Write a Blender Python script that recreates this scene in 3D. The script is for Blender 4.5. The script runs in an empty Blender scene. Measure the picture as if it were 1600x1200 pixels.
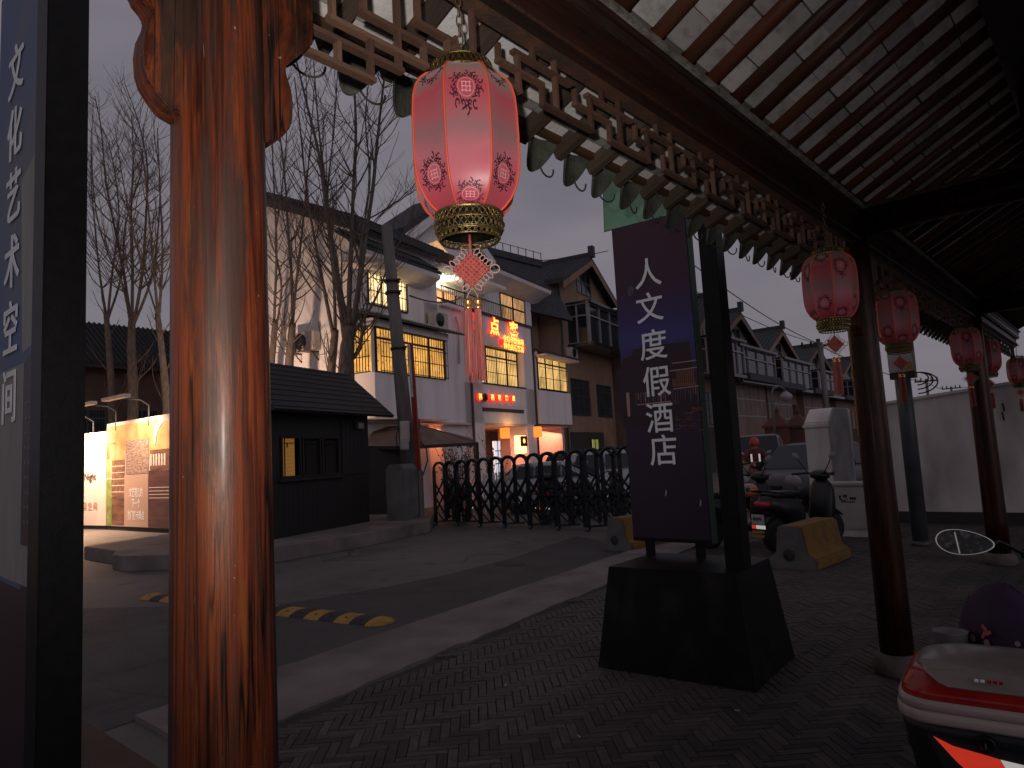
import bpy, bmesh, math, random
from mathutils import Vector, Matrix, noise
rnd = random.Random(7)
SC = bpy.context.scene
COL = SC.collection
PI = math.pi

# ------------------------------------------------------------------ camera
CAMH = 1.6
R = Matrix(((0.7425370, -0.1092187, -0.6608405),
            (0.6676547, 0.0416933, 0.7433027),
            (-0.0536297, -0.9931430, 0.1038794)))
FPX = 1080.0
cam_d = bpy.data.cameras.new('camera')
cam = bpy.data.objects.new('camera', cam_d)
COL.objects.link(cam)
cam_d.sensor_width = 36.0
cam_d.lens = 36.0 * FPX / 1600.0
cam_d.clip_start = 0.05
cam_d.clip_end = 2000
CR = Matrix((R.col[0], -R.col[1], -R.col[2])).transposed()
cam.matrix_world = Matrix.Translation((0, 0, CAMH)) @ CR.to_4x4()
SC.camera = cam

# ------------------------------------------------------------------ sky, sun, exposure
SUN_EL, SUN_AZ = math.radians(14), math.radians(110)
world = bpy.data.worlds.new('World')
SC.world = world
world.use_nodes = True
nt = world.node_tree
nt.nodes.clear()
wo = nt.nodes.new('ShaderNodeOutputWorld')
bg = nt.nodes.new('ShaderNodeBackground')
sky = nt.nodes.new('ShaderNodeTexSky')
sky.sky_type = 'NISHITA'
sky.sun_disc = False
sky.sun_elevation = math.radians(2)
sky.sun_rotation = SUN_AZ
bg.inputs['Strength'].default_value = 0.05
nt.links.new(sky.outputs[0], bg.inputs['Color'])
bg2 = nt.nodes.new('ShaderNodeBackground')
tc = nt.nodes.new('ShaderNodeTexCoord')
mp = nt.nodes.new('ShaderNodeMapping')
mp.inputs['Scale'].default_value = (1.0, 1.0, 3.2)
nz = nt.nodes.new('ShaderNodeTexNoise')
nz.inputs['Scale'].default_value = 2.6
nz.inputs['Detail'].default_value = 6
nz.inputs['Roughness'].default_value = 0.5
nz.inputs['Distortion'].default_value = 0.4
rp = nt.nodes.new('ShaderNodeValToRGB')
rp.color_ramp.elements[0].position = 0.25
rp.color_ramp.elements[0].color = (0.158, 0.146, 0.176, 1)
rp.color_ramp.elements[1].position = 0.72
rp.color_ramp.elements[1].color = (0.228, 0.208, 0.240, 1)
nt.links.new(tc.outputs['Generated'], mp.inputs['Vector'])
nt.links.new(mp.outputs[0], nz.inputs['Vector'])
nt.links.new(nz.outputs['Fac'], rp.inputs[0])
nt.links.new(rp.outputs[0], bg2.inputs['Color'])
bg2.inputs['Strength'].default_value = 1.0
ms = nt.nodes.new('ShaderNodeMixShader')
ms.inputs[0].default_value = 0.93
nt.links.new(bg.outputs[0], ms.inputs[1])
nt.links.new(bg2.outputs[0], ms.inputs[2])
nt.links.new(ms.outputs[0], wo.inputs['Surface'])

def light(name, kind, loc, energy, color, target=None, **kw):
    d = bpy.data.lights.new(name, kind)
    d.energy = energy
    d.color = color
    for k, v in kw.items():
        setattr(d, k, v)
    o = bpy.data.objects.new(name, d)
    COL.objects.link(o)
    o.location = loc
    if target is not None:
        o.rotation_euler = (Vector(target) - Vector(loc)).to_track_quat('-Z', 'Y').to_euler()
    return o

sd = Vector((math.sin(SUN_AZ) * math.cos(SUN_EL), math.cos(SUN_AZ) * math.cos(SUN_EL), math.sin(SUN_EL)))
light('sun', 'SUN', sd * 50, 0.27, (0.92, 0.86, 1.0), (0, 0, 0), angle=math.radians(40))

def ray(px, py):
    return R @ Vector((px - 800, py - 600, FPX))
# the flash of the camera that took the photograph (its light is on everything near)
fl = ray(610, 380).normalized()
light('camera_flash', 'SPOT', (-0.05, -0.05, CAMH + 0.13), 112, (1.0, 0.95, 0.9), Vector((0, 0, CAMH)) + fl * 5,
      spot_size=math.radians(98), spot_blend=1.0, shadow_soft_size=0.018)

SC.view_settings.view_transform = 'Standard'
SC.view_settings.look = 'None'
SC.view_settings.exposure = 0
SC.view_settings.gamma = 1
SC.cycles.max_bounces = 6
SC.cycles.use_adaptive_sampling = True
SC.cycles.sample_clamp_indirect = 3.0

# ------------------------------------------------------------------ helpers: where a pixel of the photo stands
def G(px, py, z=0.0):
    r = ray(px, py); t = (z - CAMH) / r.z
    return Vector((r.x * t, r.y * t, z))
def AX(px, py, X):
    r = ray(px, py); t = X / r.x
    return Vector((X, r.y * t, CAMH + r.z * t))
def AY(px, py, Y):
    r = ray(px, py); t = Y / r.y
    return Vector((r.x * t, Y, CAMH + r.z * t))
def AD(px, py, d):
    r = ray(px, py) / FPX
    return Vector((r.x * d, r.y * d, CAMH + r.z * d))
class Frame:
    """vertical facade plane: u along it, v behind it, z up"""
    def __init__(s, px, py, depth, vpx):
        w = AD(px, py, depth); s.o = Vector((w.x, w.y, 0))
        a = ray(vpx, 713 - .054 * (vpx - 800)); a.z = 0; a.normalize(); s.a = a
        s.n = Vector((-a.y, a.x, 0))
        s.rz = math.atan2(a.y, a.x)
    def uz(s, px, py, v=0.0):
        r = ray(px, py); o = s.o + s.n * v
        det = r.x * (-s.a.y) + s.a.x * r.y
        t = (o.x * (-s.a.y) + s.a.x * o.y) / det
        p = r * t
        return ((p - o).x * s.a.x + (p - o).y * s.a.y, CAMH + p.z)

# ------------------------------------------------------------------ materials
def new_mat(name):
    m = bpy.data.materials.new(name)
    m.use_nodes = True
    n = m.node_tree
    b = n.nodes['Principled BSDF']
    return m, n, b
def M(name, col, rough=0.6, metal=0.0, col2=None, scale=6.0, stretch=(1, 1, 1), detail=5, lo=0.35, hi=0.65,
      bump=0.0, bscale=None, coat=0.0, emit=None, estr=0.0, rvar=0.0, trans=0.0, alpha=1.0, spec=None, objrand=0.0):
    m, n, b = new_mat(name)
    b.inputs['Roughness'].default_value = rough
    b.inputs['Metallic'].default_value = metal
    b.inputs['Coat Weight'].default_value = coat
    b.inputs['Coat Roughness'].default_value = 0.15
    if spec is not None: b.inputs['Specular IOR Level'].default_value = spec
    if trans: b.inputs['Transmission Weight'].default_value = trans
    b.inputs['Alpha'].default_value = alpha
    if emit:
        b.inputs['Emission Color'].default_value = (*emit, 1); b.inputs['Emission Strength'].default_value = estr
    b.inputs['Base Color'].default_value = (*col, 1)
    t = n.nodes.new('ShaderNodeTexCoord'); mp = n.nodes.new('ShaderNodeMapping')
    mp.inputs['Scale'].default_value = stretch
    n.links.new(t.outputs['Object'], mp.inputs['Vector'])
    last = None
    if objrand:
        oi = n.nodes.new('ShaderNodeObjectInfo')
        va = n.nodes.new('ShaderNodeVectorMath'); va.operation = 'MULTIPLY_ADD'
        n.links.new(oi.outputs['Random'], va.inputs[0]); va.inputs[1].default_value = (37, 17, 53)
        n.links.new(t.outputs['Object'], va.inputs[2]); n.links.new(va.outputs[0], mp.inputs['Vector'])
    if col2 is not None:
        nz = n.nodes.new('ShaderNodeTexNoise'); nz.inputs['Scale'].default_value = scale; nz.inputs['Detail'].default_value = detail
        n.links.new(mp.outputs[0], nz.inputs['Vector'])
        r = n.nodes.new('ShaderNodeValToRGB')
        r.color_ramp.elements[0].position = lo; r.color_ramp.elements[0].color = (*col, 1)
        r.color_ramp.elements[1].position = hi; r.color_ramp.elements[1].color = (*col2, 1)
        n.links.new(nz.outputs['Fac'], r.inputs[0])
        last = r.outputs[0]
        if objrand:
            hv = n.nodes.new('ShaderNodeHueSaturation')
            mr = n.nodes.new('ShaderNodeMapRange'); mr.inputs['To Min'].default_value = 1 - objrand; mr.inputs['To Max'].default_value = 1 + objrand
            n.links.new(oi.outputs['Random'], mr.inputs[0]); n.links.new(mr.outputs[0], hv.inputs['Value'])
            n.links.new(last, hv.inputs['Color']); last = hv.outputs[0]
        n.links.new(last, b.inputs['Base Color'])
        if rvar:
            mr = n.nodes.new('ShaderNodeMapRange'); mr.inputs['To Min'].default_value = max(0.05, rough - rvar); mr.inputs['To Max'].default_value = min(1, rough + rvar)
            n.links.new(nz.outputs['Fac'], mr.inputs[0]); n.links.new(mr.outputs[0], b.inputs['Roughness'])
    if bump:
        nb = n.nodes.new('ShaderNodeTexNoise'); nb.inputs['Scale'].default_value = bscale or scale * 4; nb.inputs['Detail'].default_value = 5
        n.links.new(mp.outputs[0], nb.inputs['Vector'])
        bp = n.nodes.new('ShaderNodeBump'); bp.inputs['Strength'].default_value = bump; bp.inputs['Distance'].default_value = 0.02
        n.links.new(nb.outputs['Fac'], bp.inputs['Height']); n.links.new(bp.outputs[0], b.inputs['Normal'])
    return m
def ramp(n, fac, stops):
    r = n.nodes.new('ShaderNodeValToRGB'); cr = r.color_ramp
    while len(cr.elements) < len(stops): cr.elements.new(0.5)
    for e, (p, c) in zip(cr.elements, stops): e.position = p; e.color = (*c, 1)
    n.links.new(fac, r.inputs[0]); return r.outputs[0]
def noise_node(n, vec, scale, detail=5, rough=.55, dist=0.0):
    z = n.nodes.new('ShaderNodeTexNoise'); z.inputs['Scale'].default_value = scale; z.inputs['Detail'].default_value = detail
    z.inputs['Roughness'].default_value = rough; z.inputs['Distortion'].default_value = dist
    n.links.new(vec, z.inputs['Vector']); return z.outputs['Fac']
def mapping(n, stretch, src='Object'):
    t = n.nodes.new('ShaderNodeTexCoord'); mp = n.nodes.new('ShaderNodeMapping'); mp.inputs['Scale'].default_value = stretch
    n.links.new(t.outputs[src], mp.inputs['Vector']); return mp.outputs[0]
def mixc(n, fac, a, b, mode='MIX'):
    m = n.nodes.new('ShaderNodeMix'); m.data_type = 'RGBA'; m.blend_type = mode
    if isinstance(fac, float): m.inputs[0].default_value = fac
    else: n.links.new(fac, m.inputs[0])
    for s, i in ((a, 6), (b, 7)):
        if isinstance(s, tuple): m.inputs[i].default_value = (*s, 1)
        else: n.links.new(s, m.inputs[i])
    return m.outputs[2]

def old_wood(name, dark=1.0, gloss=.3, bump=.35, stretch=(12, 12, .36)):
    """lacquered timber: lacquer worn off in streaks and patches, grey putty and cracks"""
    m, n, b = new_mat(name)
    def D(*c): return tuple(x * dark for x in c)
    v = mapping(n, stretch)
    f1 = noise_node(n, v, 1.8, 8, .64, .7)
    c = ramp(n, f1, [(.32, D(.008, .005, .004)), (.41, D(.045, .012, .007)), (.49, D(.135, .028, .012)), (.56, D(.175, .042, .014)), (.62, D(.060, .016, .010)), (.72, D(.122, .025, .012))])
    fine = noise_node(n, mapping(n, (stretch[0] * 5, stretch[1] * 5, stretch[2] * 3)), 1.6, 6, .7)
    c = mixc(n, .62, c, ramp(n, fine, [(.34, (.28, .25, .24)), (.52, (1, 1, 1)), (.68, (1.3, 1.2, 1.1))]), 'MULTIPLY')
    patch = noise_node(n, mapping(n, (8.5, 8.5, .9)), 1.5, 8, .68, .4)
    pm = ramp(n, patch, [(.48, (0, 0, 0)), (.58, (.85, .85, .85))])
    c = mixc(n, pm, c, D(.030, .020, .017))
    patch2 = noise_node(n, mapping(n, (16, 16, 1.5)), 1.3, 6, .65, .3)
    c = mixc(n, ramp(n, patch2, [(.57, (0, 0, 0)), (.66, (.8, .8, .8))]), c, D(.20, .062, .016))
    crack = noise_node(n, mapping(n, (26, 26, .8)), 1.0, 3, .5, .4)
    ck = ramp(n, crack, [(.47, (0, 0, 0)), (.495, (1, 1, 1)), (.505, (1, 1, 1)), (.53, (0, 0, 0))])
    gate = ramp(n, noise_node(n, mapping(n, (6, 6, 1.2)), 1.7, 3), [(.50, (0, 0, 0)), (.60, (1, 1, 1))])
    ckm = mixc(n, 1.0, ck, gate, 'MULTIPLY')
    c = mixc(n, ckm, c, D(.004, .003, .003))
    putty = noise_node(n, mapping(n, (38, 38, 3.2)), 1.0, 5, .65)
    c = mixc(n, ramp(n, putty, [(.675, (0, 0, 0)), (.73, (.8, .8, .8))]), c, D(.20, .165, .12))
    sp = ramp(n, noise_node(n, mapping(n, (120, 120, 90)), 1.0, 1), [(.80, (0, 0, 0)), (.81, (1, 1, 1))])
    c = mixc(n, sp, c, D(.26, .22, .18))
    n.links.new(c, b.inputs['Base Color'])
    rr = n.nodes.new('ShaderNodeMapRange'); rr.inputs['From Min'].default_value = .35; rr.inputs['From Max'].default_value = .65
    rr.inputs['To Min'].default_value = gloss - .10; rr.inputs['To Max'].default_value = gloss + .22
    n.links.new(patch, rr.inputs[0]); n.links.new(rr.outputs[0], b.inputs['Roughness'])
    ad = n.nodes.new('ShaderNodeMath'); ad.operation = 'ADD'; n.links.new(fine, ad.inputs[0]); n.links.new(patch, ad.inputs[1])
    sb2 = n.nodes.new('ShaderNodeMath'); sb2.operation = 'SUBTRACT'; n.links.new(ad.outputs[0], sb2.inputs[0]); n.links.new(ckm, sb2.inputs[1])
    bp = n.nodes.new('ShaderNodeBump'); bp.inputs['Strength'].default_value = bump; bp.inputs['Distance'].default_value = .010
    n.links.new(sb2.outputs[0], bp.inputs['Height']); n.links.new(bp.outputs[0], b.inputs['Normal'])
    b.inputs['Specular Tint'].default_value = (1, .70, .56, 1)
    b.inputs['Specular IOR Level'].default_value = .34; b.inputs['Coat Weight'].default_value = .07; b.inputs['Coat Roughness'].default_value = .22; b.inputs['Coat Tint'].default_value = (1, .85, .8, 1)
    return m

MAT = {}
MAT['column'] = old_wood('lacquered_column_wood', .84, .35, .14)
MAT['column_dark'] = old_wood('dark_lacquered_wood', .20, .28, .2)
MAT['bracket'] = old_wood('bracket_wood', .7, .5, .3, (14, 4, 1.3))
MAT['fret'] = M('fret_wood', (.19, .085, .052), .5, 0, (.085, .058, .045), 9, (1, 1, 1), bump=.25, bscale=60, objrand=.35)
MAT['beam'] = M('beam_wood', (.062, .022, .016), .40, 0, (.030, .019, .015), 3, (3, .6, 5), bump=.3, bscale=12)
MAT['rafter'] = M('rafter_wood', (.11, .032, .014), .5, 0, (.062, .026, .016), 3, (.6, 6, 6), bump=.25, bscale=20, objrand=.55)
MAT['eave_rafter'] = M('eave_rafter_wood', (.13, .078, .050), .7, 0, (.065, .050, .040), 5, (1, 3, 3), bump=.2, bscale=30, objrand=.3)
MAT['eave_board'] = M('eave_board_wood', (.13, .050, .018), .6, 0, (.07, .03, .015), 4, (3, .7, 3), bump=.2)
MAT['tile_ceiling'] = M('limewashed_ceiling_tile', (.80, .75, .73), .9, 0, (.52, .47, .42), 3.2, (1, 1, 1), 6, .48, .75, bump=.25, bscale=40, objrand=.28)
MAT['mortar'] = M('dark_joint', (.20, .18, .17), .95)
MAT['whitestrip'] = M('chipped_white_plaster', (.44, .41, .38), .9, 0, (.20, .17, .14), 14, (2, 1, 2), bump=.4, bscale=60)
MAT['rooftile'] = M('grey_clay_tile', (.040, .042, .045), .8, 0, (.075, .075, .075), 8, bump=.3, bscale=40)
MAT['drip'] = M('drip_tile_clay', (.10, .10, .078), .7, 0, (.05, .053, .042), 12, bump=.3, bscale=50, objrand=.25)
MAT['stone'] = M('column_base_stone', (.16, .12, .105), .8, 0, (.09, .075, .065), 7, bump=.3)
MAT['asphalt'] = M('asphalt', (.034, .032, .034), .82, 0, (.052, .047, .047), .9, (1, 1, 1), 10, .35, .7, bump=.5, bscale=90)
MAT['asphalt_old'] = M('worn_grey_asphalt', (.085, .078, .074), .88, 0, (.05, .046, .045), .5, (1, 1, 1), 9, .35, .7, bump=.4, bscale=70)
MAT['concrete'] = M('concrete_strip', (.20, .165, .153), .88, 0, (.105, .088, .083), 1.6, (1, 1, 1), 10, .38, .68, bump=.4, bscale=50)
MAT['concrete_dark'] = M('stained_concrete', (.13, .125, .12), .9, 0, (.075, .072, .07), 2.2, (1, 1, 1), 8, bump=.4, bscale=30)
MAT['brick'] = M('grey_paving_brick', (.082, .066, .062), .8, 0, (.046, .039, .039), 2.4, (1, 1, 1), 6, bump=.5, bscale=45, objrand=.5)
MAT['brickbed'] = M('paving_bed', (.030, .026, .025), .95)
MAT['metal_black'] = M('black_painted_steel', (.006, .0055, .006), .42, .0, (.009, .008, .008), 20, bump=.05, bscale=80, spec=.18)
MAT['box_black'] = M('black_box_steel', (.008, .0075, .008), .5, .1, (.019, .017, .016), 5, (1, 1, .6), 9, .50, .72, bump=.08, bscale=30, rvar=.1, spec=.15)
MAT['white_char'] = M('white_lettering', (.85, .85, .86), .5)
MAT['green_edge'] = M('faded_green_vinyl', (.025, .055, .032), .5, 0, (.018, .038, .024), 5)
MAT['lant_rib'] = M('orange_piping', (.72, .10, .05), .55, emit=(.9, .12, .05), estr=.02)
MAT['brass'] = M('pierced_brass', (.34, .24, .10), .38, .85, (.20, .14, .06), 30, bump=.2, bscale=90)
MAT['silkcord'] = M('salmon_silk_cord', (.62, .13, .10), .55, 0, (.50, .10, .08), 40, bump=.5, bscale=200)
MAT['silkpale'] = M('pale_silk_cord', (.60, .35, .30), .55)
MAT['tassel'] = M('salmon_tassel_thread', (.58, .17, .14), .6, 0, (.40, .09, .08), 60, (1, 1, .02), bump=.5, bscale=120)
MAT['gold'] = M('gilt_bead', (.75, .33, .12), .25, .8)
MAT['chain'] = M('old_chain', (.22, .15, .09), .5, .6)
MAT['blackprint'] = M('black_print', (.035, .008, .015), .6)
MAT['pinkprint'] = M('pale_pink_print', (.80, .34, .38), .6)
MAT['white_wall'] = M('white_painted_wall', (.80, .75, .74), .85, 0, (.58, .54, .53), 1.7, (1.3, 1.3, .18), 9, .44, .92, bump=.1, bscale=15)
MAT['grey_trim'] = M('dark_trim', (.05, .045, .05), .6)
MAT['roof_dark'] = M('dark_roof_tile', (.030, .032, .038), .75, 0, (.055, .055, .06), 4, (2, 2, 2), bump=.3)
MAT['brown_wall'] = M('brown_rendered_wall', (.30, .18, .115), .85, 0, (.22, .135, .09), 1.2, (1, 1, .5), 7, bump=.15, bscale=20)
MAT['tan_wall'] = M('tan_rendered_wall', (.20, .135, .105), .85, 0, (.15, .10, .08), 1.2, (1, 1, .5), 7, bump=.15, bscale=20)
MAT['dark_glass'] = M('dark_window_glass', (.02, .022, .026), .12, 0, spec=.7)
MAT['white_frame'] = M('white_aluminium_frame', (.25, .24, .25), .5)
MAT['iron'] = M('dark_iron_bar', (.035, .025, .02), .5, .4)
MAT['ac'] = M('air_conditioner_case', (.55, .50, .46), .55, 0, (.42, .37, .33), 3)
MAT['hut'] = M('black_stained_boards', (.007, .0065, .0065), .62, 0, (.017, .015, .014), 4, (5, 5, .5), bump=.3)
MAT['hut_roof'] = M('black_shingle_roof', (.011, .011, .012), .6, 0, (.016, .016, .017), 6)
MAT['pole_concrete'] = M('pole_concrete', (.11, .10, .095), .85, 0, (.16, .145, .135), 3, (3, 3, .4), bump=.2)
MAT['gate'] = M('dark_gate_steel', (.016, .020, .024), .42, .3)
MAT['canvas'] = M('brown_canvas', (.20, .13, .10), .85, 0, (.12, .085, .07), 2)
MAT['red_paint'] = M('faded_red_paint', (.30, .035, .025), .5, 0, (.20, .03, .02), 6)
MAT['white_paint'] = M('white_paint', (.60, .58, .55), .5, 0, (.42, .40, .38), 6)
MAT['yellow'] = M('worn_yellow_paint', (.19, .10, .020), .85, 0, (.085, .065, .04), 7, (1, 1, 1), 8, .48, .72, bump=.3)
MAT['yellow_bump'] = M('yellow_rubber', (.36, .19, .03), .75, 0, (.17, .10, .04), 12, (1, 1, 1), 8, .5, .75, bump=.2)
MAT['rubber'] = M('black_rubber', (.022, .021, .022), .75)
MAT['oldwhite'] = M('weathered_white_wall', (.66, .60, .565), .9, 0, (.32, .28, .255), 1.5, (1, 1, .4), 10, .42, .74, bump=.25, bscale=18)
MAT['darkgreywall'] = M('dark_grey_side', (.24, .235, .24), .9, 0, (.17, .165, .17), 2)
MAT['cabinet'] = M('cream_cabinet_steel', (.44, .40, .37), .6, 0, (.36, .32, .29), 3)
MAT['greypole'] = M('galvanised_pole', (.10, .115, .12), .5, .4, (.07, .08, .085), 3)
MAT['bark'] = M('bark', (.085, .066, .055), .9, 0, (.15, .12, .10), 9, (2, 2, .6), bump=.5, bscale=25)
MAT['twig'] = M('twig_bark', (.11, .080, .066), .9)
MAT['carwhite'] = M('white_car_paint', (.36, .36, .37), .4, 0, coat=.2)
MAT['carsilver'] = M('silver_beige_car_paint', (.12, .108, .098), .4, .0, coat=.15)
MAT['cardark'] = M('dark_grey_car_paint', (.018, .018, .021), .4, .0, coat=.15)
MAT['carglass'] = M('car_glass', (.02, .023, .027), .2, 0, spec=.4)
MAT['tyre'] = M('tyre_rubber', (.02, .02, .02), .8)
MAT['chrome'] = M('chrome', (.55, .55, .56), .15, 1.0)
MAT['redlens'] = M('red_lens', (.20, .008, .008), .2, 0, (.34, .02, .014), 14, emit=(1, .02, .01), estr=.012)
MAT['taupe'] = M('taupe_glossy_plastic', (.30, .255, .235), .35, 0, (.22, .185, .17), 6, coat=.3)
MAT['taupe_light'] = M('pinkish_grey_plastic', (.46, .36, .33), .3, 0, coat=.4)
MAT['blackplastic'] = M('black_plastic', (.012, .012, .013), .45)
MAT['reflred'] = M('red_reflective_tape', (.9, .05, .02), .5, emit=(1, .06, .03), estr=.35)  # tape emits a little, in place of the flash it throws back
MAT['reflwhite'] = M('white_reflective_tape', (.85, .82, .80), .5, emit=(1, .95, .9), estr=.3)  # white tape, its returned flash put in as emission too
MAT['bluechar'] = M('blue_print', (.05, .25, .55), .5)
MAT['orangeplastic'] = M('orange_shiny_plastic', (.55, .13, .07), .3, coat=.5)
MAT['darkred'] = M('dark_red_paint', (.13, .012, .010), .3, coat=.5)
MAT['quilt'] = M('dark_purple_quilt', (.050, .018, .060), .75, 0, (.032, .012, .04), 5, bump=.3, bscale=18)
MAT['mirror'] = M('scratched_mirror', (.30, .30, .31), .22, 1.0, (.55, .55, .56), 30, (1, 4, 1), bump=.05)
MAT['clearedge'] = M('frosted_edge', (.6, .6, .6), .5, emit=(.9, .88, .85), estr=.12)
MAT['dark_flat'] = M('dark_wall_side', (.035, .032, .030), .9)
MAT['brickred'] = M('dull_red_wall', (.10, .035, .026), .85, 0, (.07, .03, .024), 3)
MAT['leaf'] = M('dull_leaf', (.035, .05, .02), .8)

def asphalt(name, a, b_, patch):
    m, n, bs = new_mat(name); v = mapping(n, (1, 1, 1))
    big = noise_node(n, v, .45, 8, .6); fine = noise_node(n, v, 70, 3, .6); st = noise_node(n, v, 1.9, 7, .65, .5)
    c = ramp(n, big, [(.36, a), (.62, b_)])
    c = mixc(n, .5, c, ramp(n, fine, [(.36, (.55, .55, .55)), (.64, (1.4, 1.4, 1.4))]), 'MULTIPLY')
    c = mixc(n, ramp(n, st, [(.60, (0, 0, 0)), (.70, (.6, .6, .6))]), c, (.018, .017, .018))
    c = mixc(n, ramp(n, noise_node(n, v, .8, 5, .5), [(.60, (0, 0, 0)), (.66, (.55, .55, .55))]), c, patch)
    vo = n.nodes.new('ShaderNodeTexVoronoi'); vo.feature = 'DISTANCE_TO_EDGE'; vo.inputs['Scale'].default_value = .55
    di = n.nodes.new('ShaderNodeMix'); di.data_type = 'VECTOR'; di.inputs[0].default_value = .12
    nc = n.nodes.new('ShaderNodeTexNoise'); nc.inputs['Scale'].default_value = 3; n.links.new(v, nc.inputs['Vector'])
    n.links.new(v, di.inputs[4]); n.links.new(nc.outputs['Color'], di.inputs[5]); n.links.new(di.outputs[1], vo.inputs['Vector'])
    ck = ramp(n, vo.outputs['Distance'], [(0, (1, 1, 1)), (.012, (0, 0, 0))]); ck = mixc(n, 1.0, ck, ramp(n, noise_node(n, v, .6, 3), [(.50, (0, 0, 0)), (.56, (.8, .8, .8))]), 'MULTIPLY')
    c = mixc(n, ck, c, (.012, .011, .011))
    n.links.new(c, bs.inputs['Base Color'])
    mr = n.nodes.new('ShaderNodeMapRange'); mr.inputs['To Min'].default_value = .6; mr.inputs['To Max'].default_value = .95; n.links.new(st, mr.inputs[0]); n.links.new(mr.outputs[0], bs.inputs['Roughness'])
    bp = n.nodes.new('ShaderNodeBump'); bp.inputs['Strength'].default_value = .5; bp.inputs['Distance'].default_value = .01; n.links.new(fine, bp.inputs['Height']); n.links.new(bp.outputs[0], bs.inputs['Normal'])
    return m
MAT['asphalt'] = asphalt('asphalt', (.036, .034, .037), (.052, .047, .048), (.062, .056, .055))
MAT['asphalt_old'] = asphalt('worn_grey_asphalt', (.085, .077, .073), (.125, .112, .104), (.062, .057, .055))
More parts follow.
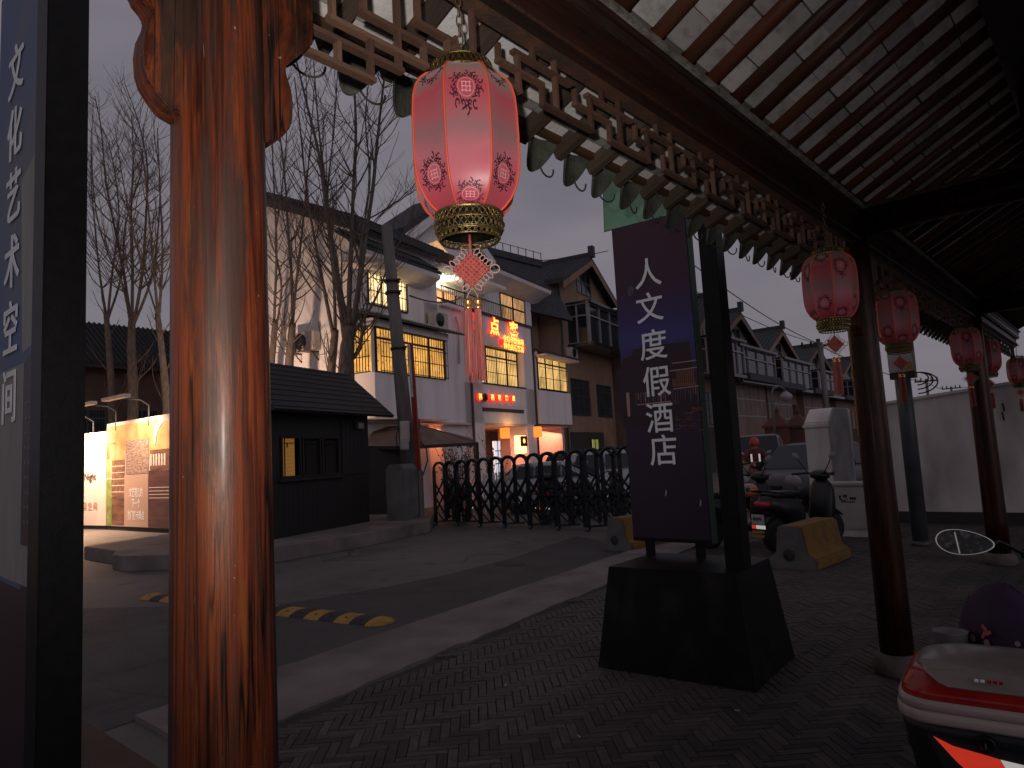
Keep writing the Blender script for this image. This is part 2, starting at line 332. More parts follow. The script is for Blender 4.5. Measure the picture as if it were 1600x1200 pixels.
# ------------------------------------------------------------------ mesh building
WM = {}
class MB:
    def __init__(s): s.v = []; s.f = []; s.sm = []; s.mi = []; s.m = 0; s.smooth = False
    def add(s, vs, fs, smooth=None):
        b = len(s.v); s.v += [Vector(p) for p in vs]
        for f in fs: s.f.append([i + b for i in f]); s.sm.append(s.smooth if smooth is None else smooth); s.mi.append(s.m)
        return s
    def box(s, a, b):
        x0, y0, z0 = a; x1, y1, z1 = b
        return s.add([(x0, y0, z0), (x1, y0, z0), (x1, y1, z0), (x0, y1, z0), (x0, y0, z1), (x1, y0, z1), (x1, y1, z1), (x0, y1, z1)],
                     [(0, 3, 2, 1), (4, 5, 6, 7), (0, 1, 5, 4), (1, 2, 6, 5), (2, 3, 7, 6), (3, 0, 4, 7)], False)
    def obox(s, p, q, w, h, up=(0, 0, 1)):
        """bar from p to q with width w and height h"""
        p, q = Vector(p), Vector(q); d = (q - p).normalized(); up = Vector(up)
        if abs(d.dot(up)) > .98: up = Vector((0, 1, 0))
        sx = d.cross(up).normalized() * (w / 2); sy = sx.cross(d).normalized() * (h / 2)
        vs = [p - sx - sy, p + sx - sy, p + sx + sy, p - sx + sy, q - sx - sy, q + sx - sy, q + sx + sy, q - sx + sy]
        return s.add(vs, [(0, 1, 2, 3), (4, 7, 6, 5), (0, 4, 5, 1), (1, 5, 6, 2), (2, 6, 7, 3), (3, 7, 4, 0)], False)
    def tube(s, pts, rad, seg=8, cap=True, smooth=True):
        pts = [Vector(p) for p in pts]; n = len(pts)
        if not isinstance(rad, (list, tuple)): rad = [rad] * n
        ring = []; prev = None
        for i, p in enumerate(pts):
            d = (pts[min(i + 1, n - 1)] - pts[max(i - 1, 0)])
            if d.length < 1e-9: d = Vector((0, 0, 1))
            d.normalize()
            if prev is None:
                a = Vector((0, 0, 1)) if abs(d.z) < .9 else Vector((1, 0, 0))
                x = d.cross(a).normalized()
            else:
                x = (prev - d * prev.dot(d))
                x = x.normalized() if x.length > 1e-6 else d.orthogonal().normalized()
            prev = x; y = d.cross(x)
            ring += [p + (x * math.cos(2 * PI * k / seg) + y * math.sin(2 * PI * k / seg)) * rad[i] for k in range(seg)]
        fs = []
        for i in range(n - 1):
            for k in range(seg):
                fs.append((i * seg + k, i * seg + (k + 1) % seg, (i + 1) * seg + (k + 1) % seg, (i + 1) * seg + k))
        if cap: fs += [tuple(reversed(range(seg))), tuple(range((n - 1) * seg, n * seg))]
        return s.add(ring, fs, smooth)
    def lathe(s, prof, c=(0, 0, 0), seg=32, smooth=True, cap=True, sx=1, sy=1, ph=0):
        c = Vector(c); vs = []; n = len(prof)
        for r, z in prof:
            vs += [c + Vector((r * math.cos(2 * PI * k / seg + ph) * sx, r * math.sin(2 * PI * k / seg + ph) * sy, z)) for k in range(seg)]
        fs = [(i * seg + k, i * seg + (k + 1) % seg, (i + 1) * seg + (k + 1) % seg, (i + 1) * seg + k) for i in range(n - 1) for k in range(seg)]
        if cap: fs += [tuple(reversed(range(seg))), tuple(range((n - 1) * seg, n * seg))]
        return s.add(vs, fs, smooth)
    def prism(s, poly, off, smooth=False):
        """poly: list of 3D points, extruded by vector off"""
        n = len(poly); off = Vector(off); vs = [Vector(p) for p in poly] + [Vector(p) + off for p in poly]
        fs = [tuple(range(n)), tuple(reversed(range(n, 2 * n)))] + [(i, (i + 1) % n + 0, (i + 1) % n + n, i + n)[::-1] for i in range(n)]
        return s.add(vs, fs, smooth)
    def build(s, name, mats, parent=None, world=True, bevel=0.0, fix=True, shade_auto=False):
        me = bpy.data.meshes.new(name)
        inv = WM[parent].inverted() if (parent is not None and world) else None
        me.from_pydata([tuple(inv @ p) if inv is not None else tuple(p) for p in s.v], [], s.f)
        if not isinstance(mats, (list, tuple)): mats = [mats]
        for m in mats: me.materials.append(MAT[m] if isinstance(m, str) else m)
        me.polygons.foreach_set('use_smooth', s.sm); me.polygons.foreach_set('material_index', s.mi)
        if fix or bevel:
            bm = bmesh.new(); bm.from_mesh(me)
            if fix: bmesh.ops.recalc_face_normals(bm, faces=bm.faces)
            if bevel:
                es = [e for e in bm.edges if len(e.link_faces) == 2 and e.calc_face_angle(0) > .5]
                bmesh.ops.bevel(bm, geom=es, offset=bevel, segments=2, affect='EDGES', clamp_overlap=True)
            bm.to_mesh(me); bm.free()
        me.update()
        o = bpy.data.objects.new(name, me); COL.objects.link(o)
        if parent is not None: o.parent = parent; WM[o] = WM[parent]
        else: WM[o] = Matrix.Identity(4)
        return o
def tag(o, label=None, cat=None, group=None, kind=None):
    if label: o['label'] = label
    if cat: o['category'] = cat
    if group: o['group'] = group
    if kind: o['kind'] = kind
    return o
def thing(name, label, cat, loc=(0, 0, 0), rz=0.0, group=None):
    o = bpy.data.objects.new(name, None); COL.objects.link(o)
    o.empty_display_size = .2
    o.location = loc; o.rotation_euler = (0, 0, rz)
    WM[o] = Matrix.Translation(loc) @ Matrix.Rotation(rz, 4, 'Z')
    return tag(o, label, cat, group)
def inst(name, mesh, parent, W):
    """an object sharing mesh, at world matrix W, child of parent"""
    o = bpy.data.objects.new(name, mesh); COL.objects.link(o)
    if parent is not None:
        o.parent = parent; L = WM[parent].inverted() @ W
        o.matrix_parent_inverse = Matrix.Identity(4)
        o.matrix_basis = L
    else: o.matrix_basis = W
    WM[o] = W
    return o
def copy_tree(o, parent=None, W=None):
    c = o.copy(); COL.objects.link(c); c.parent = parent
    WM[c] = W if W is not None else Matrix.Identity(4)
    for ch in list(o.children): copy_tree(ch, c)
    return c
def clone(root, loc, rz=0.0, label=None, scale=None, group=None):
    c = copy_tree(root); c.location = loc; c.rotation_euler = (0, 0, rz)
    if scale: c.scale = (scale,) * 3
    WM[c] = Matrix.Translation(loc) @ Matrix.Rotation(rz, 4, 'Z')
    tag(c, label, None, group)
    return c
def cube_mesh(name, mat, bevel=0.0):
    b = MB().box((-.5, -.5, -.5), (.5, .5, .5)); o = b.build(name, mat, None, bevel=bevel); me = o.data
    bpy.data.objects.remove(o); return me
def TRS(loc, scale=(1, 1, 1), rot=None):
    m = Matrix.Translation(loc)
    if rot is not None: m = m @ rot
    return m @ Matrix.Diagonal((*scale, 1))
def text_obj(txt, size, mat, parent, W, extrude=.004, bold=0.0, name='lettering', align='CENTER'):
    cu = bpy.data.curves.new(name, 'FONT'); cu.body = txt; cu.size = size; cu.extrude = extrude; cu.offset = bold
    cu.align_x = align; cu.align_y = 'CENTER'; cu.resolution_u = 4
    t = bpy.data.objects.new(name, cu); COL.objects.link(t)
    dg = bpy.context.evaluated_depsgraph_get(); dg.update()
    me = bpy.data.meshes.new_from_object(t.evaluated_get(dg), depsgraph=dg)
    bpy.data.objects.remove(t); bpy.data.curves.remove(cu)
    me.materials.clear(); me.materials.append(MAT[mat] if isinstance(mat, str) else mat); me.name = name
    return inst(name, me, parent, W)
def basis(o, x, y):
    """matrix with local x -> x, local y -> y"""
    x = Vector(x).normalized(); y = Vector(y).normalized(); z = x.cross(y)
    return Matrix.Translation(o) @ Matrix((x, y, z)).transposed().to_4x4()

# ================================================================== SETTING
def sheet(name, pts, z, mat, kind='structure'):
    b = MB(); b.add([(p[0], p[1], z) for p in pts], [tuple(range(len(pts)))], False)
    return tag(b.build(name, mat), kind=kind)
sheet('ground', [(-500, -500), (500, -500), (500, 600), (-500, 600)], 0.0, 'asphalt_old')
def kx(Y): return -5.24 - .13 * (Y - 2.9)
sheet('road', [(kx(-6), -6), (kx(9.9), 9.9)] + [tuple(G(x, y)[:2]) for x, y in ((900, 838), (800, 872), (700, 898), (600, 918), (520, 932), (440, 944))] + [(-13, 1.0), (-18, -6)], .004, 'asphalt')
# concrete strip along the paving, edge slightly broken
b = MB()
ys = [1.82 + i * .08 for i in range(0, 155)]
inner = [G(430, 1140), G(800, 981)]
def ix(Y):
    t = (Y - inner[0].y) / (inner[1].y - inner[0].y); return inner[0].x + (inner[1].x - inner[0].x) * t
o_ = [(kx(y) + rnd.uniform(-.012, .012), y) for y in ys]; i_ = [(ix(y) - .03 + .07 * noise.noise(Vector((y * 1.1, 3.7, 0))) + .05 * noise.noise(Vector((y * 4.3, 1.2, 0))), y) for y in ys]
top = .0365
vs = [(x, y, top) for x, y in o_] + [(x, y, top) for x, y in i_] + [(x - .01, y, 0) for x, y in o_] + [(x, y, 0) for x, y in i_]
n_ = len(ys); fs = []
for i in range(n_ - 1):
    fs += [(i, i + 1, n_ + i + 1, n_ + i), (2 * n_ + i, 2 * n_ + i + 1, i + 1, i), (n_ + i, n_ + i + 1, 3 * n_ + i + 1, 3 * n_ + i)]
fs += [(0, n_, 3 * n_, 2 * n_)]
b.add(vs, fs, False); kerb = tag(b.build('kerb_strip', 'concrete'), kind='structure')

# herringbone paving
pave = MB()
ye = [1.82, 14.0]
pave.add([(ix(1.84), 1.84, .020), (2.6, 1.84, .020), (2.6, 14.2, .020), (ix(14.2), 14.2, .020), (ix(1.84), 1.84, 0), (2.6, 1.84, 0)], [(0, 1, 2, 3), (0, 4, 5, 1)], False)
pavement = tag(pave.build('pavement', 'brickbed'), kind='structure')
tag(MB().add([(-2.2, -6, .016), (2.6, -6, .016), (2.6, 1.84, .016), (-2.2, 1.84, .016)], [(0, 1, 2, 3)], False).build('walkway_floor', 'concrete_dark'), kind='structure')
BW = .056; BN = 4
cands = []
c45 = math.cos(PI / 4)
def herr(u, v):     # pattern units -> world
    u *= BW; v *= BW
    return (u * c45 - v * c45 - 1.5, u * c45 + v * c45 + 1.9)
for m_ in range(-40, 46):
    for k in range(-20, 220):
        bu, bv = k + m_ * BN, k - m_ * BN
        for hv in (0, 1):
            cu_, cv_ = (bu + BN / 2, bv + .5) if hv == 0 else (bu + BN + .5, bv + 1 - BN / 2)
            x, y = herr(cu_, cv_)
            if y < 1.88 or y > 13.9 or x > 1.2 or x < ix(y) + .09: continue
            cands.append((x, y, hv))
def inview(x, y, z=.03):
    c = R.transposed() @ Vector((x, y, z - CAMH))
    if c.z < .2: return None
    px, py = c.x / c.z * FPX + 800, c.y / c.z * FPX + 600
    return (px, py, c.z) if -20 < px < 1620 and -20 < py < 1220 else None
near = []; far = []
for c in cands:
    v = inview(c[0], c[1])
    (near if v and v[0] > 425 else far).append((v[2] if v else 99, c))
near.sort(); far += near[300:]; near = near[:300]
brm = cube_mesh('brick', 'brick', .018)
for d, (x, y, hv) in near:
    rot = Matrix.Rotation(PI / 4 + (PI / 2 if hv else 0) + rnd.uniform(-.012, .012), 4, 'Z') @ Matrix.Rotation(rnd.uniform(-.02, .02), 4, 'X')
    inst('brick', brm, pavement, TRS((x, y, .019 + rnd.uniform(-.002, .002)), (BW * BN - .005, BW - .005, .03), rot))
b = MB()
for d, (x, y, hv) in far:
    a = PI / 4 + (PI / 2 if hv else 0) + rnd.uniform(-.015, .015); ca, sa = math.cos(a), math.sin(a)
    L, W_ = (BW * BN - .007) / 2, (BW - .008) / 2; z = .034 + rnd.uniform(-.003, .003); t = rnd.uniform(-.02, .02)
    P = [(x + ca * i * L - sa * j * W_, y + sa * i * L + ca * j * W_, z + j * W_ * t) for i, j in ((-1, -1), (1, -1), (1, 1), (-1, 1))]
    Q = [(p[0], p[1], .018) for p in P]
    b.add(P + Q, [(0, 1, 2, 3), (0, 4, 5, 1), (1, 5, 6, 2), (2, 6, 7, 3), (3, 7, 4, 0)], False)
m, n, bs = new_mat('grey_paving_brick_field')
v = mapping(n, (1, 1, 1)); f = noise_node(n, v, 26, 3, .6); f2 = noise_node(n, v, 1.1, 6, .6)
c = ramp(n, f, [(.3, (.042, .034, .034)), (.7, (.098, .077, .071))]); c = mixc(n, ramp(n, f2, [(.42, (1, 1, 1)), (.66, (.45, .45, .45))]), (0, 0, 0), c)
n.links.new(c, bs.inputs['Base Color']); bs.inputs['Roughness'].default_value = .8
tag(b.build('brick_field', m, pavement, fix=False), kind='stuff')

# speed bump
p0 = (G(430, 965) + G(470, 950)) / 2; p1 = G(600, 974)
d_ = (p1 - p0).normalized(); s_ = Vector((-d_.y, d_.x, 0))
sb = thing('speed_bump', 'low black and yellow rubber speed bump lying across the dark road', 'speed bump', p1)
prof = [(-.175, 0), (-.15, .022), (-.08, .045), (0, .052), (.08, .045), (.15, .022), (.175, 0)]
for k in range(18):
    a = p1 - d_ * (.10 + .225 * k); e = p1 - d_ * (.10 + .225 * (k + 1) - .004)
    b = MB(); vs = [a + s_ * x + Vector((0, 0, z + .005)) for x, z in prof] + [e + s_ * x + Vector((0, 0, z + .005)) for x, z in prof]
    b.add(vs, [(i, i + 1, i + 8, i + 7) for i in range(6)] + [tuple(range(7)), tuple(range(13, 6, -1))], False)
    hb = a + (e - a) * .5 + s_ * .09 + Vector((0, 0, .044)); hb2 = a + (e - a) * .5 - s_ * .09 + Vector((0, 0, .044))
    seg = b.build('bump_segment', 'rubber' if k % 2 == 0 else 'yellow_bump', sb)
    b = MB(); b.lathe([(.016, 0), (.016, .006), (.009, .008)], hb, 8); b.lathe([(.016, 0), (.016, .006), (.009, .008)], hb2, 8); b.build('bolt', 'rubber', seg)
b = MB(); vs = [];
for j in range(5):
    a_ = j / 4 * PI / 2 * .96; sc = math.cos(a_); off = math.sin(a_) * .2
    vs += [p1 - d_ * .10 + d_ * off + s_ * x * sc + Vector((0, 0, z * (.35 + .65 * sc) + .005)) for x, z in prof]
b.add(vs, [(j * 7 + i, j * 7 + i + 1, j * 7 + i + 8, j * 7 + i + 7) for j in range(4) for i in range(6)] + [tuple(range(28, 35))], True)
b.build('end_cap', 'yellow_bump', sb)
for (x, y, r_) in ((795, 881, .30), (745, 898, .05), (120, 870, .2)):
    c = G(x, y, .006); b = MB(); b.lathe([(r_, 0), (r_ * .93, .004)], c, 20, sx=1, sy=.6)
    if r_ > .25: tag(b.build('manhole_cover', 'rubber'), 'dark oval manhole cover set in the road before the folding gate', 'manhole cover')

for i, (x, y, rr_) in enumerate(((1152, 1110, .4), (790, 1070, 1.9), (905, 1150, 2.6))):
    c = G(x, y, .045); d = Vector((math.cos(rr_), math.sin(rr_), 0)) * .014
    tag(MB().tube([c - d, c + d], .0035, 6).build('cigarette_end', 'white_paint'), ('white cigarette end on the paving below the right corner of the black sign base', 'cigarette end on the herringbone bricks left of the sign base', 'cigarette end on the bricks at the bottom edge, below the sign base')[i], 'cigarette end')
# ================================================================== GALLERY (covered walkway)
XC = -1.33
CY = [-4.0, .632, 5.20, 9.95]
gal = thing('covered_walkway', 'traditional wooden covered walkway with lacquered columns, fretwork frieze and tiled eaves', 'walkway', (XC, .614, 0))
cols = []
for i, cy_ in enumerate(CY):
    b = MB(); S = 56 if i == 1 else 28; rb, rt = ((.100, .085), (.100, .085), (.103, .091), (.118, .108))[i]
    H = 3.13; N = 40 if i == 1 else 8; vs = []
    for j in range(N + 1):
        z = .16 + (H - .16) * j / N; r_ = rb + (rt - rb) * j / N
        for k in range(S):
            a = 2 * PI * k / S
            cr = 0
            if i == 1:
                cr = .0016 * noise.noise(Vector((math.cos(a) * 6, math.sin(a) * 6, z * .8)))
                for a0, wob in ((-2.35, .02), (-.62, .03), (-1.05, .02)):
                    dd = abs(a - (a0 % (2 * PI)) - wob * noise.noise(Vector((z * 1.5, a0, 0))))
                    if dd < .05: cr -= .0035 * (1 - dd / .05)
            vs.append((XC + (r_ + cr) * math.cos(a), cy_ + (r_ + cr) * math.sin(a), z))
    b.add(vs, [(j * S + k, j * S + (k + 1) % S, (j + 1) * S + (k + 1) % S, (j + 1) * S + k) for j in range(N) for k in range(S)] + [tuple(reversed(range(S))), tuple(range(N * S, N * S + S))], True)
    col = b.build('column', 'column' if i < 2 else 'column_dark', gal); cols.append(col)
    b = MB(); r0 = rb * 1.45; b.lathe([(r0 * .86, .018), (r0 * 1.0, .05), (r0 * 1.03, .09), (r0 * .95, .135), (r0 * .8, .17)], (XC, cy_, 0), 28); b.build('column_base', 'stone', gal)
# curved brackets either side of each column top
brp = [(408, 225), (422, 214), (431, 203), (435, 190), (436, 165), (433, 142), (426, 120), (424, 107), (429, 101), (437, 97), (440, 91), (446, 86), (455, 83), (463, 76), (468, 72), (468, 30)]
out = [(AX(x, y, XC).y - .614, AX(x, y, XC).z) for x, y in brp]
out = out + [(out[-1][0], 2.90), (.04, 2.90), (.04, out[0][1] - .02)]
mx = {}
for i, cy_ in enumerate(CY):
    for sg in (1, -1):
        b = MB(); b.prism([(XC - .03, cy_ + sg * (y if y > .05 else .04), z) for y, z in out], (.06, 0, 0))
        b.build('bracket', 'bracket', cols[i], bevel=.003)
# fretwork frieze: slats
slat = cube_mesh('slat', 'fret')
P = .376; ZB, ZT = 2.750, 2.945; HH = ZT - ZB - .006
XL = XC - .005; SW, SDp = .0130, .023
def hbar(par, y0, y1, q):
    if y1 - y0 < .03: return
    inst('slat', slat, par, TRS((XL, (y0 + y1) / 2, ZB + q * HH), (SDp, y1 - y0 + SW, SW)))
def vbar(par, y, q0, q1):
    inst('slat', slat, par, TRS((XL + .0012, y, ZB + (q0 + q1) / 2 * HH), (SDp - .004, SW - .001, (q1 - q0) * HH - SW if q1 - q0 > .1 else SW)))
def hz_(par, a, b_, z):
    inst('slat', slat, par, TRS((XL, (a + b_) / 2, z), (SDp, abs(b_ - a) + SW, SW)))
def vt_(par, y, a, b_):
    inst('slat', slat, par, TRS((XL + .0012, y, (a + b_) / 2), (SDp - .004, SW - .001, b_ - a)))
for bi in range(len(CY)):
    c0y = CY[bi]; c1y = CY[bi + 1] if bi + 1 < len(CY) else 14.2
    b = MB().box((XL - .024, c0y + .09, ZT - .004), (XL + .024, c1y - .09, ZT + .012)); lat = b.build('fretwork_frieze', 'fret', gal)
    for base, sg in ((c0y, 1), (c1y, -1)):
        for a, b_, z in ((.205, .40, 2.563), (.205, .493, 2.626), (.281, .582, 2.675), (.375, .674, 2.735), (.553, .70, 2.792)): hz_(lat, base + sg * a, base + sg * b_, z)
        for y, a, b_ in ((.298, 2.563, 2.626), (.395, 2.563, 2.675), (.487, 2.626, ZT), (.285, 2.675, ZT), (.379, 2.735, ZT), (.577, 2.675, 2.735), (.56, 2.792, ZT), (.668, 2.735, 2.80), (.203, 2.563, ZT)): vt_(lat, base + sg * y, a, b_)
    y0, y1 = c0y + .70, c1y - .70
    nC = max(1, round((y1 - y0) / P)); Pc = (y1 - y0) / nC
    for c_ in range(nC):
        a = lambda s_: y0 + (c_ + s_) * Pc
        cl = lambda s_: max(y0, min(y1, a(s_)))
        hbar(lat, a(0), cl(.70), 0); hbar(lat, cl(.47), cl(1.0), .36); hbar(lat, cl(.66), cl(1.40), .68)
        vbar(lat, a(0), 0, .36); vbar(lat, a(.19), 0, 1); vbar(lat, a(.47), .36, .68); vbar(lat, a(.70), 0, .68); vbar(lat, a(.90), .68, 1)
# long eave beam over the columns, stepped mouldings
YA, YB = -4.6, 14.1
b = MB().box((XC - .06, YA, 2.958), (XC + .055, YB, 3.025)); b.build('eave_beam', 'beam', gal, bevel=.012)
b = MB().box((XC - .035, YA, 3.025), (XC + .040, YB, 3.075)); b.build('fascia_board', 'beam', gal, bevel=.004)
b = MB().box((XC - .075, YA, 3.075), (XC + .090, YB, 3.155)); b.build('eave_purlin', 'beam', gal, bevel=.014)
MB().box((XC + .055, YA, 3.156), (XC + .0905, YB, 3.215)).build('purlin_cap', 'beam', gal)
b = MB().box((XC + .091, YA, 3.182), (XC + .114, YB, 3.208)); b.build('plaster_strip', 'whitestrip', gal, bevel=.004)
tag(MB().tube([(XC + .062, YA, 2.972), (XC + .062, YB, 2.972)], .010, 8).build('bead_moulding', 'rafter', gal))
# roof slopes: rafters inside and outside, limewashed tiles between
XR, ZR = -.31, 3.78                    # ridge
XP, ZP = XC + .10, 3.235               # rafter foot over the strip (centre line)
raf = MB().tube([(0, 0, 0), (1, 0, 0)], .036, 12, smooth=True); ro = raf.build('rafter', 'rafter'); rafm = ro.data; bpy.data.objects.remove(ro)
sl = Vector((XR - XP, 0, ZR - .06 - ZP)); Lr = sl.length; ang = math.atan2(sl.z, sl.x)
RS = .246; first = 2.148 - RS * 26
ry = [first + RS * i + rnd.uniform(-.012, .012) for i in range(0, 75)]
ry = [y for y in ry if YA + .1 < y < YB - .05]
for y in ry:
    k = rnd.uniform(.88, 1.1)
    inst('rafter', rafm, gal, TRS((XP - .03, y, ZP + .012), (Lr + .05, k, k), Matrix.Rotation(rnd.uniform(-.008, .008), 4, 'Z') @ Matrix.Rotation(-ang, 4, 'Y')))
tilem = cube_mesh('ceiling_tile', 'tile_ceiling')
nt_ = 7; tl = Lr / nt_
stuff = MB(); cnt = 0
tl_list = []
for i in range(len(ry) - 1):
    ym = (ry[i] + ry[i + 1]) / 2
    for k in range(nt_):
        tl_list.append((abs(ym - 3.2), ym, k))
tl_list.sort()
nrm = Vector((-math.sin(ang), 0, math.cos(ang)))
for j, (dd, ym, k) in enumerate(tl_list):
    c = Vector((XP, ym, ZP)) + sl.normalized() * (tl * (k + .5) + rnd.uniform(-.005, .005)) + nrm * (.048 + rnd.uniform(-.0025, .0025))
    rot = Matrix.Rotation(-ang + rnd.uniform(-.006, .006), 4, 'Y') @ Matrix.Rotation(rnd.uniform(-.01, .01), 4, 'Z')
    if j < 290:
        inst('ceiling_tile', tilem, gal, TRS(c, (tl - rnd.choice((.002, .003, .005)), RS - .002, .018), rot))
    else:
        mm = TRS(c, (tl - .006, RS - .002, .018), rot); s = len(stuff.v)
        stuff.add([mm @ Vector(p) for p in ((-.5, -.5, -.5), (.5, -.5, -.5), (.5, .5, -.5), (-.5, .5, -.5))], [(0, 1, 2, 3)], False)
tag(stuff.build('ceiling_tiles', 'tile_ceiling', gal), kind='stuff')
# outer eave
XE, ZE = -1.80, 3.005
sl2 = Vector((XE - (XC + .05), 0, ZE - 3.215)); L2 = sl2.length; ang2 = math.atan2(sl2.z, -sl2.x)
er = cube_mesh('eave_rafter', 'eave_rafter')
for y in ry:
    c = Vector((XC + .05, y + .05, 3.195)) + sl2 * .5
    c = c + Vector((-.012, 0, -.018)); inst('eave_rafter', er, gal, TRS(c, (L2 + .03, .040, .070), Matrix.Rotation(ang2, 4, 'Y')))
b = MB(); b.prism([(XC + .05, YA, 3.24), (XC + .05, YA, 3.225), (XE + .0, YA, ZE + .012), (XE + .0, YA, ZE + .03)], (0, YB - YA, 0)); b.build('eave_soffit', 'tile_ceiling', gal)
b = MB(); b.box((XE - .005, YA, ZE - .012), (XE + .022, YB, ZE + .045)); b.build('eave_edge_board', 'eave_board', gal)
b = MB(); b.prism([(XE + .10, YA, ZE + .008), (XE + .13, YA, ZE + .020), (XE + .13, YA, ZE + .030), (XE + .10, YA, ZE + .018)], (0, YB - YA, 0)); b.build('eave_batten', 'whitestrip', gal)
# drip tiles with their wire loops
dm = MB(); prof = []
for t in range(11):
    u = -1 + 2 * t / 10
    prof.append((u * .098, -.115 * (1 - abs(u) ** 2.3)))
vs = []; 
for (yy, zz) in prof: vs += [(-.02 + .25 * zz + .05 * (yy / .1) ** 2, yy, zz * 1.0), (-.008 + .25 * zz + .05 * (yy / .1) ** 2, yy, zz)]
vs += [(-.02 + .05 * (yy / .1) ** 2, yy, .045) for yy, zz in prof] + [(-.008 + .05 * (yy / .1) ** 2, yy, .045) for yy, zz in prof]
fs = [(2 * i, 2 * i + 2, 22 + i + 1, 22 + i) for i in range(10)] + [(2 * i + 1, 33 + i, 33 + i + 1, 2 * i + 3) for i in range(10)] + [(2 * i, 2 * i + 1, 2 * i + 3, 2 * i + 2) for i in range(10)]
dm.add(vs, fs, False); dro = dm.build('drip_tile', 'drip'); dripm = dro.data; bpy.data.objects.remove(dro)
lm = MB(); lm.tube([(0, -.058 * math.cos(a), -.050 * math.sin(a)) for a in [PI * k / 14 for k in range(15)]], .0042, 6); lo_ = lm.build('wire_loop', 'drip'); loopm = lo_.data; bpy.data.objects.remove(lo_)
for y in ry:
    dt = inst('drip_tile', dripm, gal, TRS((XE - .045, y - .060, ZE - .030), (1, .86, .92), Matrix.Rotation(rnd.uniform(-.05, .05), 4, 'X')))
    inst('wire_loop', loopm, dt, TRS((XE - .070, y + .030, ZE - .090), (1, 1, 1), Matrix.Rotation(rnd.uniform(-.2, .2), 4, 'Z')))
# outer roof skin, ridge, far slope and cross beams
b = MB(); b.prism([(XE - .05, YA, ZE + .05), (XC, YA, 3.30), (XR, YA, ZR + .12), (XR, YA, ZR + .05), (XC, YA, 3.27), (XE - .05, YA, ZE + .032)], (0, YB - YA, 0)); b.build('roof_bed', 'mortar', gal)
b = MB()
y = YA
while y < YB:
    b.tube([(XE - .05, y, ZE + .075), (XC, y, 3.33), (XR, y, ZR + .15)], .055, 6); y += .246
tag(b.build('roof_tile_rows', 'rooftile', gal), kind='stuff')
XB = 2 * XR - XC
b = MB(); b.prism([(XB + .5, YA, ZE), (XB, YA, 3.27), (XR, YA, ZR + .05), (XR, YA, ZR + .12), (XB, YA, 3.34), (XB + .5, YA, ZE + .06)], (0, YB - YA, 0)); b.build('rear_roof_slope', 'mortar', gal)
b = MB().box((XR - .02, YA, ZR - .17), (XR + .16, YB, ZR + .03)); b.build('ridge_beam', 'beam', gal, bevel=.015)
b = MB().box((XB - .055, YA, 2.95), (XB + .06, YB, 3.2)); b.build('rear_beam', 'beam', gal, bevel=.012)
for cy_ in CY:
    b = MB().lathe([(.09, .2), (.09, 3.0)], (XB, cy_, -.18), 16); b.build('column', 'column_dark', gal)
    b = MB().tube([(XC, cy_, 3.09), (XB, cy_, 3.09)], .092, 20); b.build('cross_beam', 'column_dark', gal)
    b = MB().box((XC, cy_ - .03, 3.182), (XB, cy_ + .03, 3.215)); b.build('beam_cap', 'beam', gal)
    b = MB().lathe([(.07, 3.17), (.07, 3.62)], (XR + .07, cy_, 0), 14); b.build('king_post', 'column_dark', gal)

# ================================================================== LANTERNS
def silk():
    m, n, b = new_mat('dyed_and_highlit_silk')
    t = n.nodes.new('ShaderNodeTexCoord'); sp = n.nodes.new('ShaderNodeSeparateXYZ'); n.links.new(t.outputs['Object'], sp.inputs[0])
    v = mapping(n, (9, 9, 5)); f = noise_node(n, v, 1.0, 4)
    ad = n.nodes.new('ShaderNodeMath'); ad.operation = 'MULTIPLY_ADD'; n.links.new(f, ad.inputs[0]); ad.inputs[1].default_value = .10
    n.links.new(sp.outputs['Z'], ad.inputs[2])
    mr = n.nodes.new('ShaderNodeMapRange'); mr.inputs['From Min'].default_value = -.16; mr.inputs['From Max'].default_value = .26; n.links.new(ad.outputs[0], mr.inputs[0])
    c = ramp(n, mr.outputs[0], [(0, (.50, .050, .078)), (.16, (.55, .095, .128)), (.34, (.55, .155, .185)), (.50, (.35, .155, .163)), (.60, (.46, .118, .138)), (.76, (.52, .070, .100)), (.86, (.35, .19, .165)), (1, (.32, .265, .215))])  # dye bands; the brighter low pink has the highlight painted in
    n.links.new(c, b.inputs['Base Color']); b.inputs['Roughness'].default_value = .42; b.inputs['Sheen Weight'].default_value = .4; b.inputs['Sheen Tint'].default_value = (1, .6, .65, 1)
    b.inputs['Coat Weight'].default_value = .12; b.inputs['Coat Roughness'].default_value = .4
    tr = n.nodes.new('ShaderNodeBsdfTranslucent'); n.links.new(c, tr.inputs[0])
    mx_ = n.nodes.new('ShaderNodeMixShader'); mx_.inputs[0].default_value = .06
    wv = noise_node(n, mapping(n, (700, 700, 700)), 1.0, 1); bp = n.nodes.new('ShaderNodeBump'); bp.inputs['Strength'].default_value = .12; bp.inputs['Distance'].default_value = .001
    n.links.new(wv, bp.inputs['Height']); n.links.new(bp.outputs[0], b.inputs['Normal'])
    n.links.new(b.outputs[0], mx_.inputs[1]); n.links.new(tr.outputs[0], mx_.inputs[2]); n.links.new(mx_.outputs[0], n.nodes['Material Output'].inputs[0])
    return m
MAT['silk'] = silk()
LP = [(.092, .195), (.108, .188), (.126, .172), (.140, .148), (.148, .115), (.151, .07), (.152, 0), (.151, -.06), (.147, -.105), (.138, -.140), (.122, -.170), (.104, -.190), (.090, -.200)]
NP = 8
KA = math.atan2(.69, .72) - (math.atan2(-1.32, 1.23) - PI / 8 + math.radians(4))
